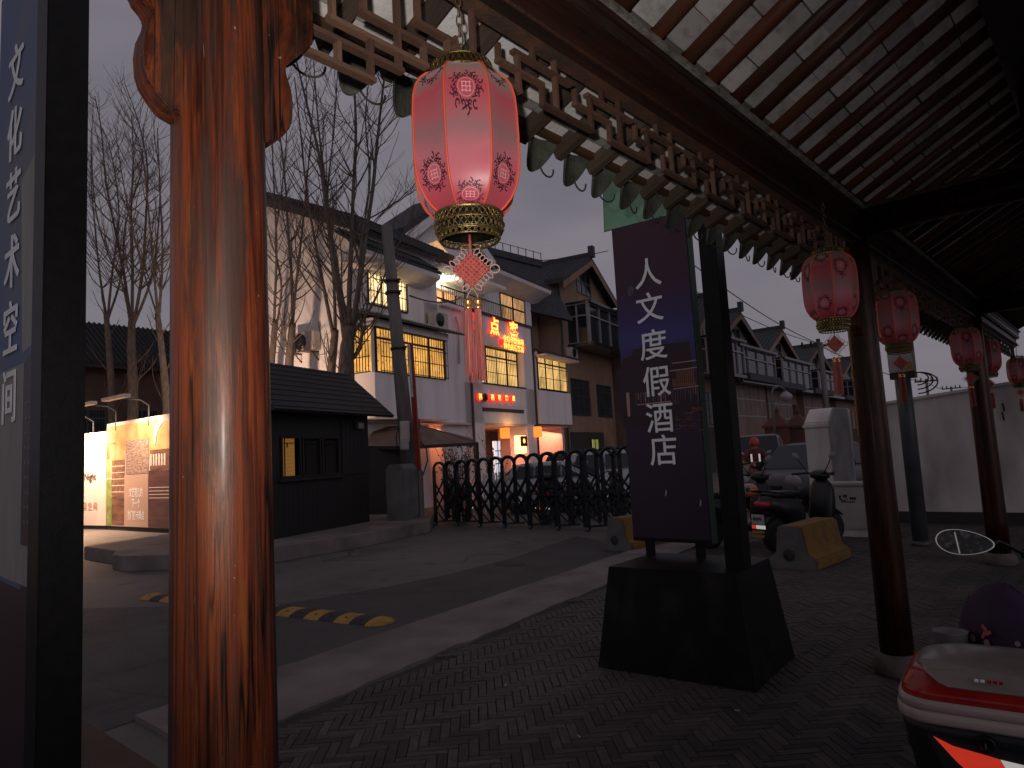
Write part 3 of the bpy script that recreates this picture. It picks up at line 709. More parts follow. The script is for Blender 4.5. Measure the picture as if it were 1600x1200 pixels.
def lprof(t):
    t = max(0, min(1, t)) * (len(LP) - 1); i = min(int(t), len(LP) - 2); f = t - i
    return LP[i][0] + (LP[i + 1][0] - LP[i][0]) * f, LP[i][1] + (LP[i + 1][1] - LP[i][1]) * f
def make_lantern(label, full=True):
    t = thing('palace_lantern', label, 'lantern', (0, 0, 0), 0, 'red palace lanterns hung along the walkway')
    def corner(k, r): a = 2 * PI * k / NP; return Vector((r * math.cos(a), r * math.sin(a), 0))
    for k in range(NP):
        b = MB(); vs = []; NV = 24; NU = 4
        for j in range(NV + 1):
            r, z = lprof(j / NV); A, B = corner(k, r), corner(k + 1, r); mid = (A + B).normalized()
            for i in range(NU + 1):
                u = i / NU; sag = -.006 * math.sin(PI * u) * (r / .15)
                p = A.lerp(B, u) + mid * sag; vs.append((p.x, p.y, z))
        b.add(vs, [(j * (NU + 1) + i, (j + 1) * (NU + 1) + i, (j + 1) * (NU + 1) + i + 1, j * (NU + 1) + i + 1) for j in range(NV) for i in range(NU)], True)
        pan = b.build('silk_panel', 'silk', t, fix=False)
        def surf(u, v, off):      # u metres from the panel centre line, v 0..1 down
            r, z = lprof(v); A, B = corner(k, r), corner(k + 1, r); mid = (A + B).normalized(); w = (B - A).length
            s = .5 + u / w; p = A.lerp(B, s) + mid * (-.006 * math.sin(PI * max(0, min(1, s))) * (r / .15) + off); return Vector((p.x, p.y, z)), abs(s - .5)
        for vv in ((.36, .87) if k % 2 == 0 else (.19, .70)):
            for (vc, rr, mt) in ((vv, .043, 'blackprint'), (vv, .0235, 'pinkprint')):
                b = MB(); H_ = .40
                def rib(pts, w):
                    vs = []; ok = True
                    for i, (x, y) in enumerate(pts):
                        x2, y2 = pts[min(i + 1, len(pts) - 1)]; x1, y1 = pts[max(i - 1, 0)]
                        dx, dy = x2 - x1, y2 - y1; L = math.hypot(dx, dy) or 1; nx_, ny_ = -dy / L * w, dx / L * w
                        for sgn in (1, -1):
                            p, s = surf(x + nx_ * sgn, vc - (y + ny_ * sgn) / H_, .0012)
                            if s > .47: ok = False
                            vs.append(p)
                    if ok: b.add(vs, [(2 * i, 2 * i + 1, 2 * i + 3, 2 * i + 2) for i in range(len(pts) - 1)], False)
                if mt == 'blackprint':
                    for q in range(20):
                        a = 2 * PI * q / 20; rc = rr * (.88 if q % 2 else .74); cx_, cy_ = rc * math.cos(a), rc * math.sin(a); s0 = .0084
                        dr = 1 if (q // 2) % 2 else -1
                        rib([(cx_ + s0 * (1 - w * .1) * math.cos(a + dr * w * .62), cy_ + s0 * (1 - w * .1) * math.sin(a + dr * w * .62)) for w in range(9)], .0016)
                    for q in range(10):
                        a = 2 * PI * (q + .5) / 10; rib([(rr * f * math.cos(a + g), rr * f * math.sin(a + g)) for f, g in ((.60, -.1), (.66, .08), (.74, .2), (.80, .34))], .0014)
                else:
                    for x in (-.010, 0, .010): rib([(x, -.012), (x, .012)], .0012)
                    for y in (-.009, 0, .009): rib([(-.013, y), (-.003, y + .001), (.003, y), (.013, y)], .0011)
                    rib([((.0215) * math.cos(w * PI / 8), .0215 * math.sin(w * PI / 8)) for w in range(17)], .0007)
                if b.v: b.build('printed_medallion', mt, pan, fix=False)
        b = MB(); b.tube([tuple(corner(k, lprof(j / 24)[0] + .0015)[:2]) + (lprof(j / 24)[1],) for j in range(25)], .0030, 6); b.build('piping', 'lant_rib', t)
    # brass collars, pierced
    def pierced(b, r0, r1, z0, z1, N=34, rim=.0026, bar=.0021):
        b.tube([(r0 * math.cos(2 * PI * i / 48), r0 * math.sin(2 * PI * i / 48), z0) for i in range(49)], rim, 6, cap=False)
        b.tube([(r1 * math.cos(2 * PI * i / 48), r1 * math.sin(2 * PI * i / 48), z1) for i in range(49)], rim, 6, cap=False)
        for i in range(N):
            for sg in (1, -1):
                a0 = 2 * PI * i / N; a1 = a0 + sg * 2 * PI / N
                am, rm, zm = (a0 + a1) / 2, (r0 + r1) / 2, (z0 + z1) / 2
                b.tube([(r0 * math.cos(a0), r0 * math.sin(a0), z0), (rm * math.cos(am), rm * math.sin(am), zm), (r1 * math.cos(a1), r1 * math.sin(a1), z1)], bar, 3, cap=False)
            a = 2 * PI * (i + .5) / N; rm, zm = (r0 + r1) / 2, (z0 + z1) / 2
            b.box((rm * math.cos(a) - .003, rm * math.sin(a) - .003, zm - .0045), (rm * math.cos(a) + .003, rm * math.sin(a) + .003, zm + .0045))
    b = MB(); pierced(b, .090, .084, .196, .228); b.lathe([(.094, .192), (.096, .197), (.091, .200)], seg=40, cap=False); b.build('top_collar', 'brass', t, fix=False)
    b = MB(); b.lathe([(.084, .229), (.02, .235), (.0, .236)], seg=32, cap=False); b.build('top_plate', 'brass', t, fix=False)
    b = MB(); pierced(b, .089, .093, -.203, -.228); b.lathe([(.093, -.198), (.095, -.202), (.090, -.206)], seg=40, cap=False); pierced(b, .096, .088, -.231, -.254); pierced(b, .084, .080, -.257, -.272, 30)
    b.build('bottom_collar', 'brass', t, fix=False)
    b = MB(); b.lathe([(.083, -.205), (.085, -.25)], seg=32, cap=False); b.lathe([(.085, -.25), (.0, -.25)], seg=32, cap=False); b.build('collar_lining', 'metal_black', t, fix=False)
    b = MB().tube([(.004, 0, -.25), (.005, 0, -.31)], .0022, 6).tube([(-.004, 0, -.25), (-.005, 0, -.31)], .0022, 6); b.build('cord', 'silkcord', t)
    # chinese knot: woven diamond with loops (facing the length of the walkway)
    kc = Vector((0, 0, -.352)); D = .036; ux = Vector((math.cos(KA), math.sin(KA), 0)); uz_ = Vector((0, 0, 1)); nn = ux.cross(uz_)
    e1 = (ux + uz_).normalized(); e2 = (uz_ - ux).normalized()
    b = MB(); K = 7
    for i in range(K):
        o1 = -D + 2 * D * (i + .5) / K
        for (ea, eb, ph) in ((e1, e2, 0), (e2, e1, PI)):
            b.tube([kc + ea * (-D + 2 * D * j / 14) + eb * o1 + nn * .0028 * math.sin(j * PI / 2 * 1.0 + i * PI + ph) for j in range(15)], .0044, 5)
    b.build('knot', 'silkcord', t)
    b = MB()
    for i in range(5):
        f = -.8 + 1.6 * (i + .5) / 5
        for (ea, eb) in ((e1, e2), (e2, e1), (-e1, e2), (-e2, e1)):
            base = kc + ea * D + eb * (D * f); Lp = .022 if i in (0, 4) else .017
            b.tube([base + ea * (Lp * .5 * (1 - math.cos(w * PI / 5))) + eb * (.0062 * math.sin(w * PI / 5)) for w in range(11)], .0016, 4)
    for sg in (1, -1):
        base = kc + ux * sg * D * 1.42
        b.tube([base + ux * sg * .013 * (1 - math.cos(w * PI / 6)) + uz_ * .012 * math.sin(w * PI / 6) for w in range(13)], .0019, 5)
    b.tube([kc + uz_ * (D * 1.35), kc + uz_ * (D * 1.42 + .01)], .0035, 6)
    b.build('knot_loops', 'silkpale', t)
    for sg in (1, -1):
        x = ux * (.0135 * sg)
        b = MB().tube([kc - uz_ * (D * 1.38), kc - uz_ * .072 + x, kc - uz_ * .082 + x], .0016, 5); b.build('cord', 'silkpale', t)
        b = MB().lathe([(.003, .010), (.011, .004), (.012, -.002), (.008, -.008), (.011, -.014), (.011, -.020), (.009, -.024)], kc - uz_ * .088 + x, 14); b.build('bead', 'gold', t)
        b = MB()
        for q in range(64):
            a = rnd.uniform(0, 2 * PI); r = .0115 * math.sqrt(rnd.random()); dx, dy = r * math.cos(a), r * math.sin(a); L = .185 + rnd.uniform(-.02, .015); wx = rnd.uniform(-.004, .004)
            s = kc - uz_ * .110 + x
            b.tube([s + Vector((dx * .8, dy * .8, 0)), s + Vector((dx * 1.15 + wx * .5, dy * 1.15, -L * .5)), s + Vector((dx * 1.35 + wx, dy * 1.3, -L))], .00135, 3, cap=False)
        b.build('tassel', 'tassel', t, fix=False)
    return t
def chain(parent, z0, z1):
    b = MB(); n_ = int((z1 - z0) / .030)
    for i in range(n_):
        zc = z0 + (i + .5) * (z1 - z0) / n_; ax = Vector((1, 0, 0)) if i % 2 else Vector((0, 1, 0))
        b.tube([Vector((0, 0, zc)) + ax * (.008 * math.cos(w * PI / 6)) + Vector((0, 0, .020 * math.sin(w * PI / 6))) for w in range(13)], .0022, 5, cap=False)
    b.lathe([(.012, -.0), (.012, .012), (.003, .02)], (0, 0, z0 - .012), 10)
    o = b.build('chain', 'chain', parent, world=False, fix=False)
L0 = make_lantern('nearest and largest red silk lantern, hanging before the guesthouse, pink tassel')
pos = AD(727, 228, 1.92)
L0.location = pos; L0.rotation_euler = (0, 0, math.atan2(-pos.y, -pos.x) - PI / 8 + math.radians(4)); chain(L0, .236, 3.0 - pos.z)
for (px, py, x_, rot, lab) in ((1297, 448, XC + .06, .5, 'second red silk lantern, just left of the brown column with the roof beam'),
                              (1400, 497, XC + .06, .28, 'third red silk lantern, just right of the brown column, dimmer than the second'),
                              (1510, 545, XC + .06, .1, 'fourth red lantern, in shade just left of the farther thin column'),
                              (1541, 549, XC + .06, .7, 'fifth red lantern, partly behind the farther thin column'),
                              (1590, 571, XC + .06, .35, 'farthest red lantern, cut by the right edge over the white wall')):
    p = AX(px, py, x_)
    if px > 1450: p.z = 2.53
    c = clone(L0, p, math.atan2(-p.y, -p.x) - PI / 8 + rot, lab); c.rotation_euler.x = rnd.uniform(-.03, .03); c.rotation_euler.y = rnd.uniform(-.03, .03)

# ================================================================== SIGN STANDS
def banner_mat():
    m, n, b = new_mat('purple_dusk_print')
    t = n.nodes.new('ShaderNodeTexCoord'); sp = n.nodes.new('ShaderNodeSeparateXYZ'); n.links.new(t.outputs['Object'], sp.inputs[0])
    mr = n.nodes.new('ShaderNodeMapRange'); mr.inputs['From Min'].default_value = .8; mr.inputs['From Max'].default_value = 3.8; n.links.new(sp.outputs['Z'], mr.inputs[0])
    c = ramp(n, mr.outputs[0], [(0, (.020, .008, .022)), (.20, (.026, .010, .030)), (.42, (.045, .016, .048)), (.51, (.048, .026, .10)), (.57, (.045, .042, .20)), (.63, (.040, .020, .10)), (.72, (.046, .010, .030)), (1, (.060, .012, .024))])
    n.links.new(c, b.inputs['Base Color']); b.inputs['Roughness'].default_value = .4
    return m
MAT['banner'] = banner_mat()
MAT['print_plum'] = M('print_plum', (.032, .010, .018), .45)
MAT['print_blue'] = M('print_blue', (.045, .045, .24), .45)
MAT['print_orange'] = M('print_orange', (.20, .08, .04), .45, 0, (.16, .06, .04), 12, (3, 1, .3))
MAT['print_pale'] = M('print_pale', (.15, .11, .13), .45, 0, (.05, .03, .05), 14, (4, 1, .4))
MAT['print_reflect'] = M('print_reflection', (.19, .06, .04), .45, 0, (.04, .016, .04), 10, (.6, 1, 3))
MAT['print_line'] = M('print_line', (.40, .25, .22), .45)
def stand(base, label, bl, br, tz, post, ph, X0, X1, Yb, z0, z1, rz=0):
    t = thing('sign_stand', label, 'sign stand', base)
    b = MB(); b.add(bl + br, [(0, 3, 2, 1), (4, 5, 6, 7), (0, 1, 5, 4), (1, 2, 6, 5), (2, 3, 7, 6), (3, 0, 4, 7)], False); b.build('base_box', 'box_black', t, bevel=.006)
    b = MB().box((post[0] - .066, post[1] - .066, tz), (post[0] + .066, post[1] + .066, ph)); b.build('post', 'metal_black', t, bevel=.004)
    for x in (X0 + .13, X1 - .12): MB().box((x - .028, Yb + .02, tz - .005), (x + .028, Yb + .075, z0 + .01)).build('leg', 'metal_black', t)
    MB().box((X0, Yb + .004, z0), (X1, Yb + .095, z1)).build('panel_frame', 'metal_black', t, bevel=.003)
    return t
# stand in the middle of the paving
t1 = G(947, 888, .75); t2 = G(1160, 896, .75); t3 = G(1205, 868, .75); f1 = G(938, 1050); f2 = G(1190, 1092); f3 = G(1246, 1035)
def rrect(cx, cy, hx, hy, z, a): return [Vector((cx + x * hx * math.cos(a) - y * hy * math.sin(a), cy + x * hx * math.sin(a) + y * hy * math.cos(a), z)) for x, y in ((-1, -1), (1, -1), (1, 1), (-1, 1))]
low = rrect(-2.56, 4.745, .575, .44, .03, math.radians(4.5)); upp = rrect(-2.56, 4.745, .475, .365, .75, math.radians(4.5))
Yb = 4.93; X0 = AY(990, 855, Yb).x; X1 = AY(1113, 860, Yb).x; z0 = .86; z1 = 4.0
sgn_ = stand((f1 + f3) / 2, 'tall purple hotel banner with six white characters on a black tapered box', low, upp, .745, (-2.155, 4.70), 3.62, X0, X1, Yb, z0, z1)
b = MB().box((X0 + .004, Yb, z0 + .03), (X1 - .004, Yb + .0038, z1 - .01)); pr = b.build('printed_face', 'banner', sgn_)
b = MB().box((X1 + .0005, Yb + .003, z0), (X1 + .006, Yb + .09, z1)); b.build('side_trim', 'green_edge', sgn_)
def flat(par, Y, pts, mat, name='print_patch', th=.0008):
    b = MB(); b.prism([AY(x, y, Y) for x, y in pts], (0, th, 0)); return b.build(name, mat, par)
flat(pr, Yb - .0012, [(941, 280), (944, 363), (1049, 334), (1046, 230), (936, 230)], 'green_edge')
MAT['curtain_green'] = M('green_print', (.20, .40, .24), .5, 0, (.25, .48, .29), 3)
flat(pr, Yb - .0022, [(938, 200), (945, 361), (1047, 335), (1043, 200)], 'curtain_green')
flat(pr, Yb - .0012, [(963, 580), (972, 572), (974, 560), (987, 556), (989, 546), (1036, 538), (1076, 533), (1090, 640), (1060, 660), (975, 668), (968, 640)], 'print_plum')
flat(pr, Yb - .0024, [(978, 614), (983, 613), (985, 650), (981, 651)], 'print_line')
bg_ = random.Random(9)
MAT['print_win'] = M('print_lit_window', (.26, .14, .09), .5)
for x_, w_, y0_, y1_ in ((1055, 29, 576, 590), (1050, 36, 590, 602)):
    flat(pr, Yb - .0022, [(x_, y0_ + 2), (x_ + w_, y0_), (x_ + w_ + 2, y1_), (x_ + 1, y1_ + 2)], 'print_orange')
for k in range(11): flat(pr, Yb - .0028, [(1052 + k * 3.2, 579 - k * .3), (1053 + k * 3.2, 579 - k * .3), (1054 + k * 3.2, 600 - k * .3), (1053 + k * 3.2, 600 - k * .3)], 'print_plum', 'print_bar')
for k in range(26):
    x_ = 992 + k * 3.9; h_ = bg_.uniform(8, 26); w_ = bg_.uniform(.8, 2.2); y_ = 614 - (x_ - 992) * .10
    flat(pr, Yb - .0024, [(x_, y_), (x_ + w_, y_), (x_ + w_ + 1, y_ + h_), (x_ + 1, y_ + h_)], bg_.choice(['print_pale', 'print_pale', 'print_win', 'print_line']), 'print_streak')
for k in range(30):
    x_ = bg_.uniform(1052, 1094); y_ = bg_.uniform(636, 672); w_ = bg_.uniform(4, 12)
    flat(pr, Yb - .0024, [(x_, y_), (min(x_ + w_, 1100), y_ - .8), (min(x_ + w_, 1100), y_ + .6), (x_, y_ + 1.2)], bg_.choice(['print_reflect', 'print_orange']), 'print_ripple')
for a_, c_ in (((1046, 579), (1089, 573)), ((1050, 567), (1088, 562)), ((1052, 607), (1092, 602)), ((995, 632), (1048, 626))):
    flat(pr, Yb - .0034, [a_, c_, (c_[0], c_[1] + 1.6), (a_[0], a_[1] + 1.6)], 'print_line')
flat(pr, Yb - .0034, [(1040, 764), (1042, 768), (1041, 776), (1039, 774)], 'print_line', 'petal')
flat(pr, Yb - .0034, [(1094, 779), (1096, 783), (1095, 792), (1093, 790)], 'print_line', 'petal')
b = MB(); c = AY(985, 455, Yb - .0034); b.prism([c + Vector((.030 * math.cos(w * PI / 10), 0, .045 * math.sin(w * PI / 10))) for w in range(20)], (0, .0008, 0)); b.build('reflection_oval', 'print_pale', pr)  # pale oval painted on as a lantern's reflection
for ch, px, py in zip('人文度假酒店', (1012, 1015, 1021, 1026, 1031, 1037), (430, 484, 542, 599, 656, 707)):
    text_obj(ch, .262, 'white_char', pr, basis(AY(px, py, Yb - .006), (1, 0, 0), (0, 0, 1)), .001, .0018, 'character')
# stand at the left edge of the view
px_, py_ = -2.77, .735
bc = Vector((-3.3, .60, 0))
low = [bc + Vector((-.65, -.3, .005)), bc + Vector((.85, -.3, .005)), bc + Vector((.85, .62, .005)), bc + Vector((-.65, .62, .005))]
upp = [bc + Vector((-.52, -.2, .5)), bc + Vector((.70, -.2, .5)), bc + Vector((.70, .52, .5)), bc + Vector((-.52, .52, .5))]
Y2 = .735
XA, XBb = -3.72, -2.93
st2 = stand(bc, 'black steel sign stand at the left edge with blue and white lettered panel', low, upp, .495, (px_, py_), 3.9, XA, XBb, Y2, .62, 3.85)
MAT['print_sky'] = M('blue_gradient_print', (.075, .12, .25), .6, 0, (.16, .16, .18), 1.2, (1, 1, 1), 3, .35, .7)
MAT['print_white'] = M('pale_marble_print', (.30, .29, .275), .6, 0, (.23, .225, .22), 3, (4, 1, .6))
b = MB().box((XA + .004, Y2, .65), (XBb - .004, Y2 + .0038, 3.84)); pr2 = b.build('printed_face', 'print_sky', st2)
MB().box((XBb + .002, Y2 - .02, .60), (XBb + .055, Y2 + .06, 3.85)).build('side_frame', MAT['greypole'], st2)
zf = lambda y: AY(20, y, Y2).z
xr = XBb - .006
b = MB(); b.prism([(xr, Y2 - .0012, zf(262)), (xr, Y2 - .0012, zf(548)), (xr - .30, Y2 - .0012, zf(560)), (xr - .36, Y2 - .0012, zf(300))], (0, .0008, 0)); b.build('print_patch', 'print_white', pr2)
b = MB(); b.prism([(xr, Y2 - .0014, zf(549)), (xr, Y2 - .0014, zf(1400)), (xr - .26, Y2 - .0014, zf(1400)), (xr - .26, Y2 - .0014, zf(575))], (0, .0006, 0)); b.build('print_patch', 'print_plum', pr2)
b = MB(); b.prism([(xr - .02, Y2 - .0024, zf(852)), (xr - .02, Y2 - .0024, zf(912)), (xr - .6, Y2 - .0024, zf(905)), (xr - .6, Y2 - .0024, zf(845))], (0, .0006, 0)); b.build('print_patch', 'print_white', pr2)
b = MB(); b.prism([(xr - .27, Y2 - .0016, zf(575)), (xr - .27, Y2 - .0016, zf(850)), (xr - .7, Y2 - .0016, zf(850)), (xr - .7, Y2 - .0016, zf(575))], (0, .0006, 0)); b.build('print_patch', 'print_white', pr2)
for i, ch in enumerate('文化艺术空间'):
    text_obj(ch, .24, 'white_char', pr2, basis((-3.405, Y2 - .006, zf(126) - .283 * i), (1, 0, 0), (0, 0, 1)), .001, .003, 'character')
b = MB()
for i in range(9):
    zz = zf(640 + i * 22)
    for j in range(5): b.box((xr - .23 + j * .04, Y2 - .0035, zz), (xr - .20 + j * .04, Y2 - .0026, zz + .012))
b.build('small_print', 'print_pale', pr2)
b = MB(); b.prism([(xr - .26, Y2 - .0013, zf(918)), (xr - .26, Y2 - .0013, zf(1500)), (XA + .01, Y2 - .0013, zf(1500)), (XA + .01, Y2 - .0013, zf(910))], (0, .0005, 0)); b.build('print_patch', 'print_plum', pr2)

# ================================================================== GUARD HUT, PLINTH
c0 = G(578, 822, .15)
FB = Frame(578, 822, 16.25, 1250); FB.o = Vector((c0.x, c0.y, 0))
plp = [G(214, 893), G(330, 889), G(428, 880), G(560, 857), G(672, 832), G(680, 818)]
back = [plp[-1] + FB.n * 5, plp[1] + FB.n * 4.2 + FB.a * .8, plp[0] + FB.n * 1.3 + FB.a * .6, plp[0] + FB.n * .75 + FB.a * .12, plp[0] + FB.n * .3 - FB.a * .05]
b = MB(); b.prism([(p.x, p.y, 0) for p in plp + back], (0, 0, .26)); tag(b.build('raised_plinth', 'concrete', bevel=.015), kind='structure')
hut = thing('guard_hut', 'black timber guard hut with pitched roof and one lit yellow window', 'guard hut', (c0.x, c0.y, .14), FB.rz)
def HB(): return MB()
def lb(b, name, mat, par, **k): return b.build(name, mat, par, world=False, **k)
HL, HD = 3.25, 1.7
b = MB(); zb = 0
b.box((-HL, .0, 0), (-3.02, .1, 2.75)); b.box((-1.10, 0, 0), (0, .1, 2.75)); b.box((-3.02, 0, 0), (-1.10, .1, 1.27)); b.box((-3.02, 0, 2.1), (-1.10, .1, 2.75))
b.box((-HL, HD - .1, 0), (0, HD, 2.75)); b.box((-HL, .1, 0), (-HL + .1, HD - .1, 2.75)); b.box((-.1, .1, 0), (0, HD - .1, 2.75)); b.prism([(0, 0, 2.75), (0, HD, 2.75), (0, HD / 2, 3.5)], (-.05, 0, 0)); b.prism([(-HL, 0, 2.75), (-HL, HD, 2.75), (-HL, HD / 2, 3.5)], (.05, 0, 0))
wall = lb(b, 'wall', 'hut', hut)
bm_ = cube_mesh('plank', 'hut')
for i in range(int(HL / .145)):      # board cladding below the windows and at the sides
    u = -HL + .075 + i * .145
    inst('plank', bm_, hut, WM[hut] @ TRS((u, -.012 + rnd.uniform(-.002, .002), .62), (.138, .022, 1.22)))
for u in (-.95, -.8, -.65, -.5, -.35, -.2, -.06): inst('plank', bm_, hut, WM[hut] @ TRS((u, -.012, 1.98), (.140, .022, 1.46)))
b = MB(); b.prism([(-HL - .4, -.42, 2.55), (-HL - .4, HD / 2, 3.66), (-HL - .4, HD / 2, 3.74), (-HL - .4, -.46, 2.60)], (HL + .9, 0, 0)); rf = lb(b, 'roof', 'hut_roof', hut)
b = MB(); b.prism([(-HL - .4, HD + .42, 2.55), (-HL - .4, HD / 2 + .002, 3.66), (-HL - .4, HD / 2 + .002, 3.74), (-HL - .4, HD + .46, 2.60)], (HL + .9, 0, 0)); lb(b, 'roof', 'hut_roof', hut)
b = MB()
for i in range(9):
    t_ = (i + .5) / 9; b.obox((-HL - .4, -.46 + t_ * (HD / 2 + .46), 2.605 + t_ * 1.14), (.5, -.46 + t_ * (HD / 2 + .46), 2.605 + t_ * 1.14), .02, .004)
lb(b, 'shingle_course', 'hut_roof', rf)
MAT['lit_hut'] = M('lit_hut_interior', (.4, .22, .06), .8, 0, (.25, .12, .03), 9, (3, 1, 9), emit=(1.0, .42, .05), estr=.14)
MAT['dim_hut'] = M('unlit_hut_interior', (.010, .008, .007), .9)
for i, u in enumerate((-3.0, -2.36, -1.72)):
    fr = MB(); w = .60
    fr.box((u, -.03, 1.27), (u + .05, .03, 2.1)); fr.box((u + w - .03, -.03, 1.27), (u + w, .03, 2.1)); fr.box((u + .05, -.03, 1.27), (u + w - .03, .03, 1.31)); fr.box((u + .05, -.03, 2.06), (u + w - .03, .03, 2.1))
    fr.box((u + .12, -.01, 1.31), (u + .135, .01, 2.06)); fr.box((u + .135, -.01, 1.96), (u + w - .1, .01, 1.975)); fr.box((u + .2, -.01, 1.88), (u + .215, .01, 1.96))
    wf = lb(fr, 'window', 'hut', hut)
    if i == 0:
        b = MB()
        for k in range(9):
            b.box((u + .16, .034, 1.34 + k * .075), (u + .40, .038, 1.385 + k * .075))
        MAT['notice'] = M('notice_paper', (.5, .3, .1), .8, emit=(1, .45, .08), estr=.09); lb(b, 'notice', 'notice', wf)
    b = MB().box((u + .05, .04, 1.31), (u + w - .03 - (.10 if i == 0 else 0), .05, 2.06)); lb(b, 'pane', 'lit_hut' if i == 0 else 'dim_hut', wf)
b = MB().box((-3.1, -.10, 1.20), (-1.0, .0, 1.26)); lb(b, 'sill', 'hut', hut)
fl_ = thing('floodlight', 'small grey unlit floodlight on the dark hut wall under the roof corner', 'floodlight', tuple(WM[hut] @ Vector((-.42, -.10, 2.36))), FB.rz)
lb(MB().box((-.12, -.03, -.08), (.12, .05, .08)), 'housing', 'greypole', fl_, bevel=.01); lb(MB().box((-.10, -.036, -.06), (.10, -.031, .06)), 'lens', 'white_frame', fl_); lb(MB().box((-.02, .05, -.02), (.02, .10, .02)), 'mount', 'metal_black', fl_)

# ================================================================== UTILITY POLE, BARRIER, METERS
dP = 17.5
p_t, p_b = AD(604, 352, dP), AD(640, 735, dP)
pole_dir = (p_b - p_t)
p_g = p_b + pole_dir * ((0 - p_b.z) / pole_dir.z)
up = thing('utility_pole', 'leaning concrete utility pole rising in front of the white guesthouse', 'utility pole', (p_g.x, p_g.y, 0))
b = MB().tube([p_g, p_t], [.215, .135], 20); b.build('shaft', 'pole_concrete', up)
for yy in (440, 458, 545):
    c = AD(604 + (yy - 352) * .094, yy, dP)
    b = MB().lathe([(.20, -.03), (.20, .03)], c, 18); b.box((c.x + .2, c.y - .02, c.z - .02), (c.x + .32, c.y + .02, c.z + .02)); b.build('clamp_band', 'iron', up)
fb = Frame(640, 822, 17.2, 1250)
blk = thing('concrete_block', 'chamfered grey concrete block round the foot of the leaning pole', 'concrete block', tuple(G(634, 822, .14)), fb.rz)
b = MB(); b.prism([(0, 0, 0), (0, .5, 0), (.0, .5, 1.30), (0, .40, 1.42), (0, .10, 1.42), (0, 0, 1.30)], (.62, 0, 0)); lb(b, 'block', 'concrete_dark', blk, bevel=.012)
bar = thing('barrier_arm', 'raised red and white barrier arm standing upright beside the leaning pole', 'barrier arm', tuple(AD(654, 730, 16.8)))
A, B = AD(641, 537, 16.8), AD(654, 735, 16.8)
for k in range(2):
    p, q = A.lerp(B, .0 if k == 0 else .42), A.lerp(B, .419 if k == 0 else 1.0)
    b = MB().obox(p + Vector((-.03, -.01, 0)), q + Vector((-.03, -.01, 0)), .07, .05); b.build('arm_section', 'white_paint' if k == 0 else 'red_paint', bar)
b = MB().obox(A + Vector((.04, .01, 0)), B + Vector((.04, .01, 0)), .06, .05); b.build('arm_section', 'red_paint', bar)
MB().obox(B, (B.x, B.y, .14), .16, .14).build('barrier_post', 'concrete_dark', bar)
def boxat(name, label, cat, px0, py0, px1, py1, d, th, mat, parts=()):
    a, c = AD(px0, py0, d), AD(px1, py1, d); w = math.hypot(c.x - a.x, c.y - a.y); hh = a.z - c.z
    dx = Vector((c.x - a.x, c.y - a.y, 0)).normalized(); rz = math.atan2(dx.y, dx.x)
    t = thing(name, label, cat, (a.x, a.y, c.z), rz)
    o = lb(MB().box((0, 0, 0), (w, th, hh)), 'housing', mat, t, bevel=.012)
    lb(MB().box((w * .12, -.012, hh * .12), (w * .88, -.0005, hh * .86)), 'cover', mat, t, bevel=.004)
    return t, w, hh
boxat('meter_box', 'pale grey meter box on the left of the leaning pole', 'meter box', 625, 658, 641, 690, 17.1, .2, 'cabinet')
boxat('meter_box', 'small dark-lidded meter box on the right of the leaning pole', 'meter box', 646, 656, 657, 672, 17.1, .18, 'concrete_dark')
boxat('junction_box', 'white junction box strapped at the right of the pole above the gate', 'junction box', 645, 675, 660, 697, 17.0, .16, 'pole_concrete')
boxat('pole_floodlight', 'tilted pale floodlight facing the road at the foot of the pole', 'floodlight', 625, 686, 639, 702, 16.6, .14, 'white_frame')
b = MB(); b.tube([AD(x, y, 16.9) for x, y in ((657, 690), (666, 700), (668, 720), (660, 745), (662, 800))], .018, 6); b.tube([AD(x, y, 16.9) for x, y in ((622, 665), (619, 685), (622, 705))], .015, 6)
tag(b.build('power_cable', 'rubber'), 'black cables looping down the foot of the leaning pole', 'cable')

# ================================================================== FOLDING GATE
gt = thing('folding_gate', 'dark extendable lattice gate with rounded hoops closing the street entrance', 'gate', (-11, 11.6, 0))
GP = .385; gx0 = -13.05; NG = 16
for layer, (dy, nm) in enumerate(((0, 'hoop'), (.42, 'hoop'))):
    for k in range(NG):
        x = gx0 + k * GP; y = 11.58 + dy + (.0 if k < 12 else (k - 12) * .06); long_ = (k + layer) % 2 == 0
        zt = 1.54 + .010 * k
        z0_ = .03 if long_ else .14
        r = GP / 2 - .012
        pts = [(x, y, z0_)] + [(x, y, zt - .20)] + [(x + GP / 2 - (GP / 2) * math.cos(a), y, zt - .16 + .16 * math.sin(a)) for a in [PI * j / 8 for j in range(9)]]
        b = MB(); b.obox(pts[0], pts[1], .075, .05, (0, 1, 0))
        b.tube(pts[1:], .036, 6)
        h_ = b.build('hoop', 'gate', gt)
        if long_ and layer == 0:
            MB().tube([(x - .02, y - .03, .045), (x + .02, y - .03, .045)], .045, 10).build('wheel', 'greypole', h_)
            MB().obox((x, y, .10), (x + .30, y + .35, .10), .03, .04).build('foot_bar', 'gate', h_)
for layer, dy in enumerate((-.035, .38)):
    for k in range(NG - 1):
        x = gx0 + k * GP; y = 11.58 + dy + (.0 if k < 12 else (k - 12) * .06)
        for (za, zb) in ((.28, .78), (.62, 1.12)):
            for (s, e) in ((za, zb), (zb, za)):
                b = MB().obox((x, y, s), (x + GP, y, e), .046, .014, (0, 1, 0)); b.build('lattice_bar', 'gate', gt)
        if layer == 0:
            MB().obox((x, y - .012, .42), (x + GP, y - .012, .12), .03, .012, (0, 1, 0)).build('lattice_bar', 'gate', gt)

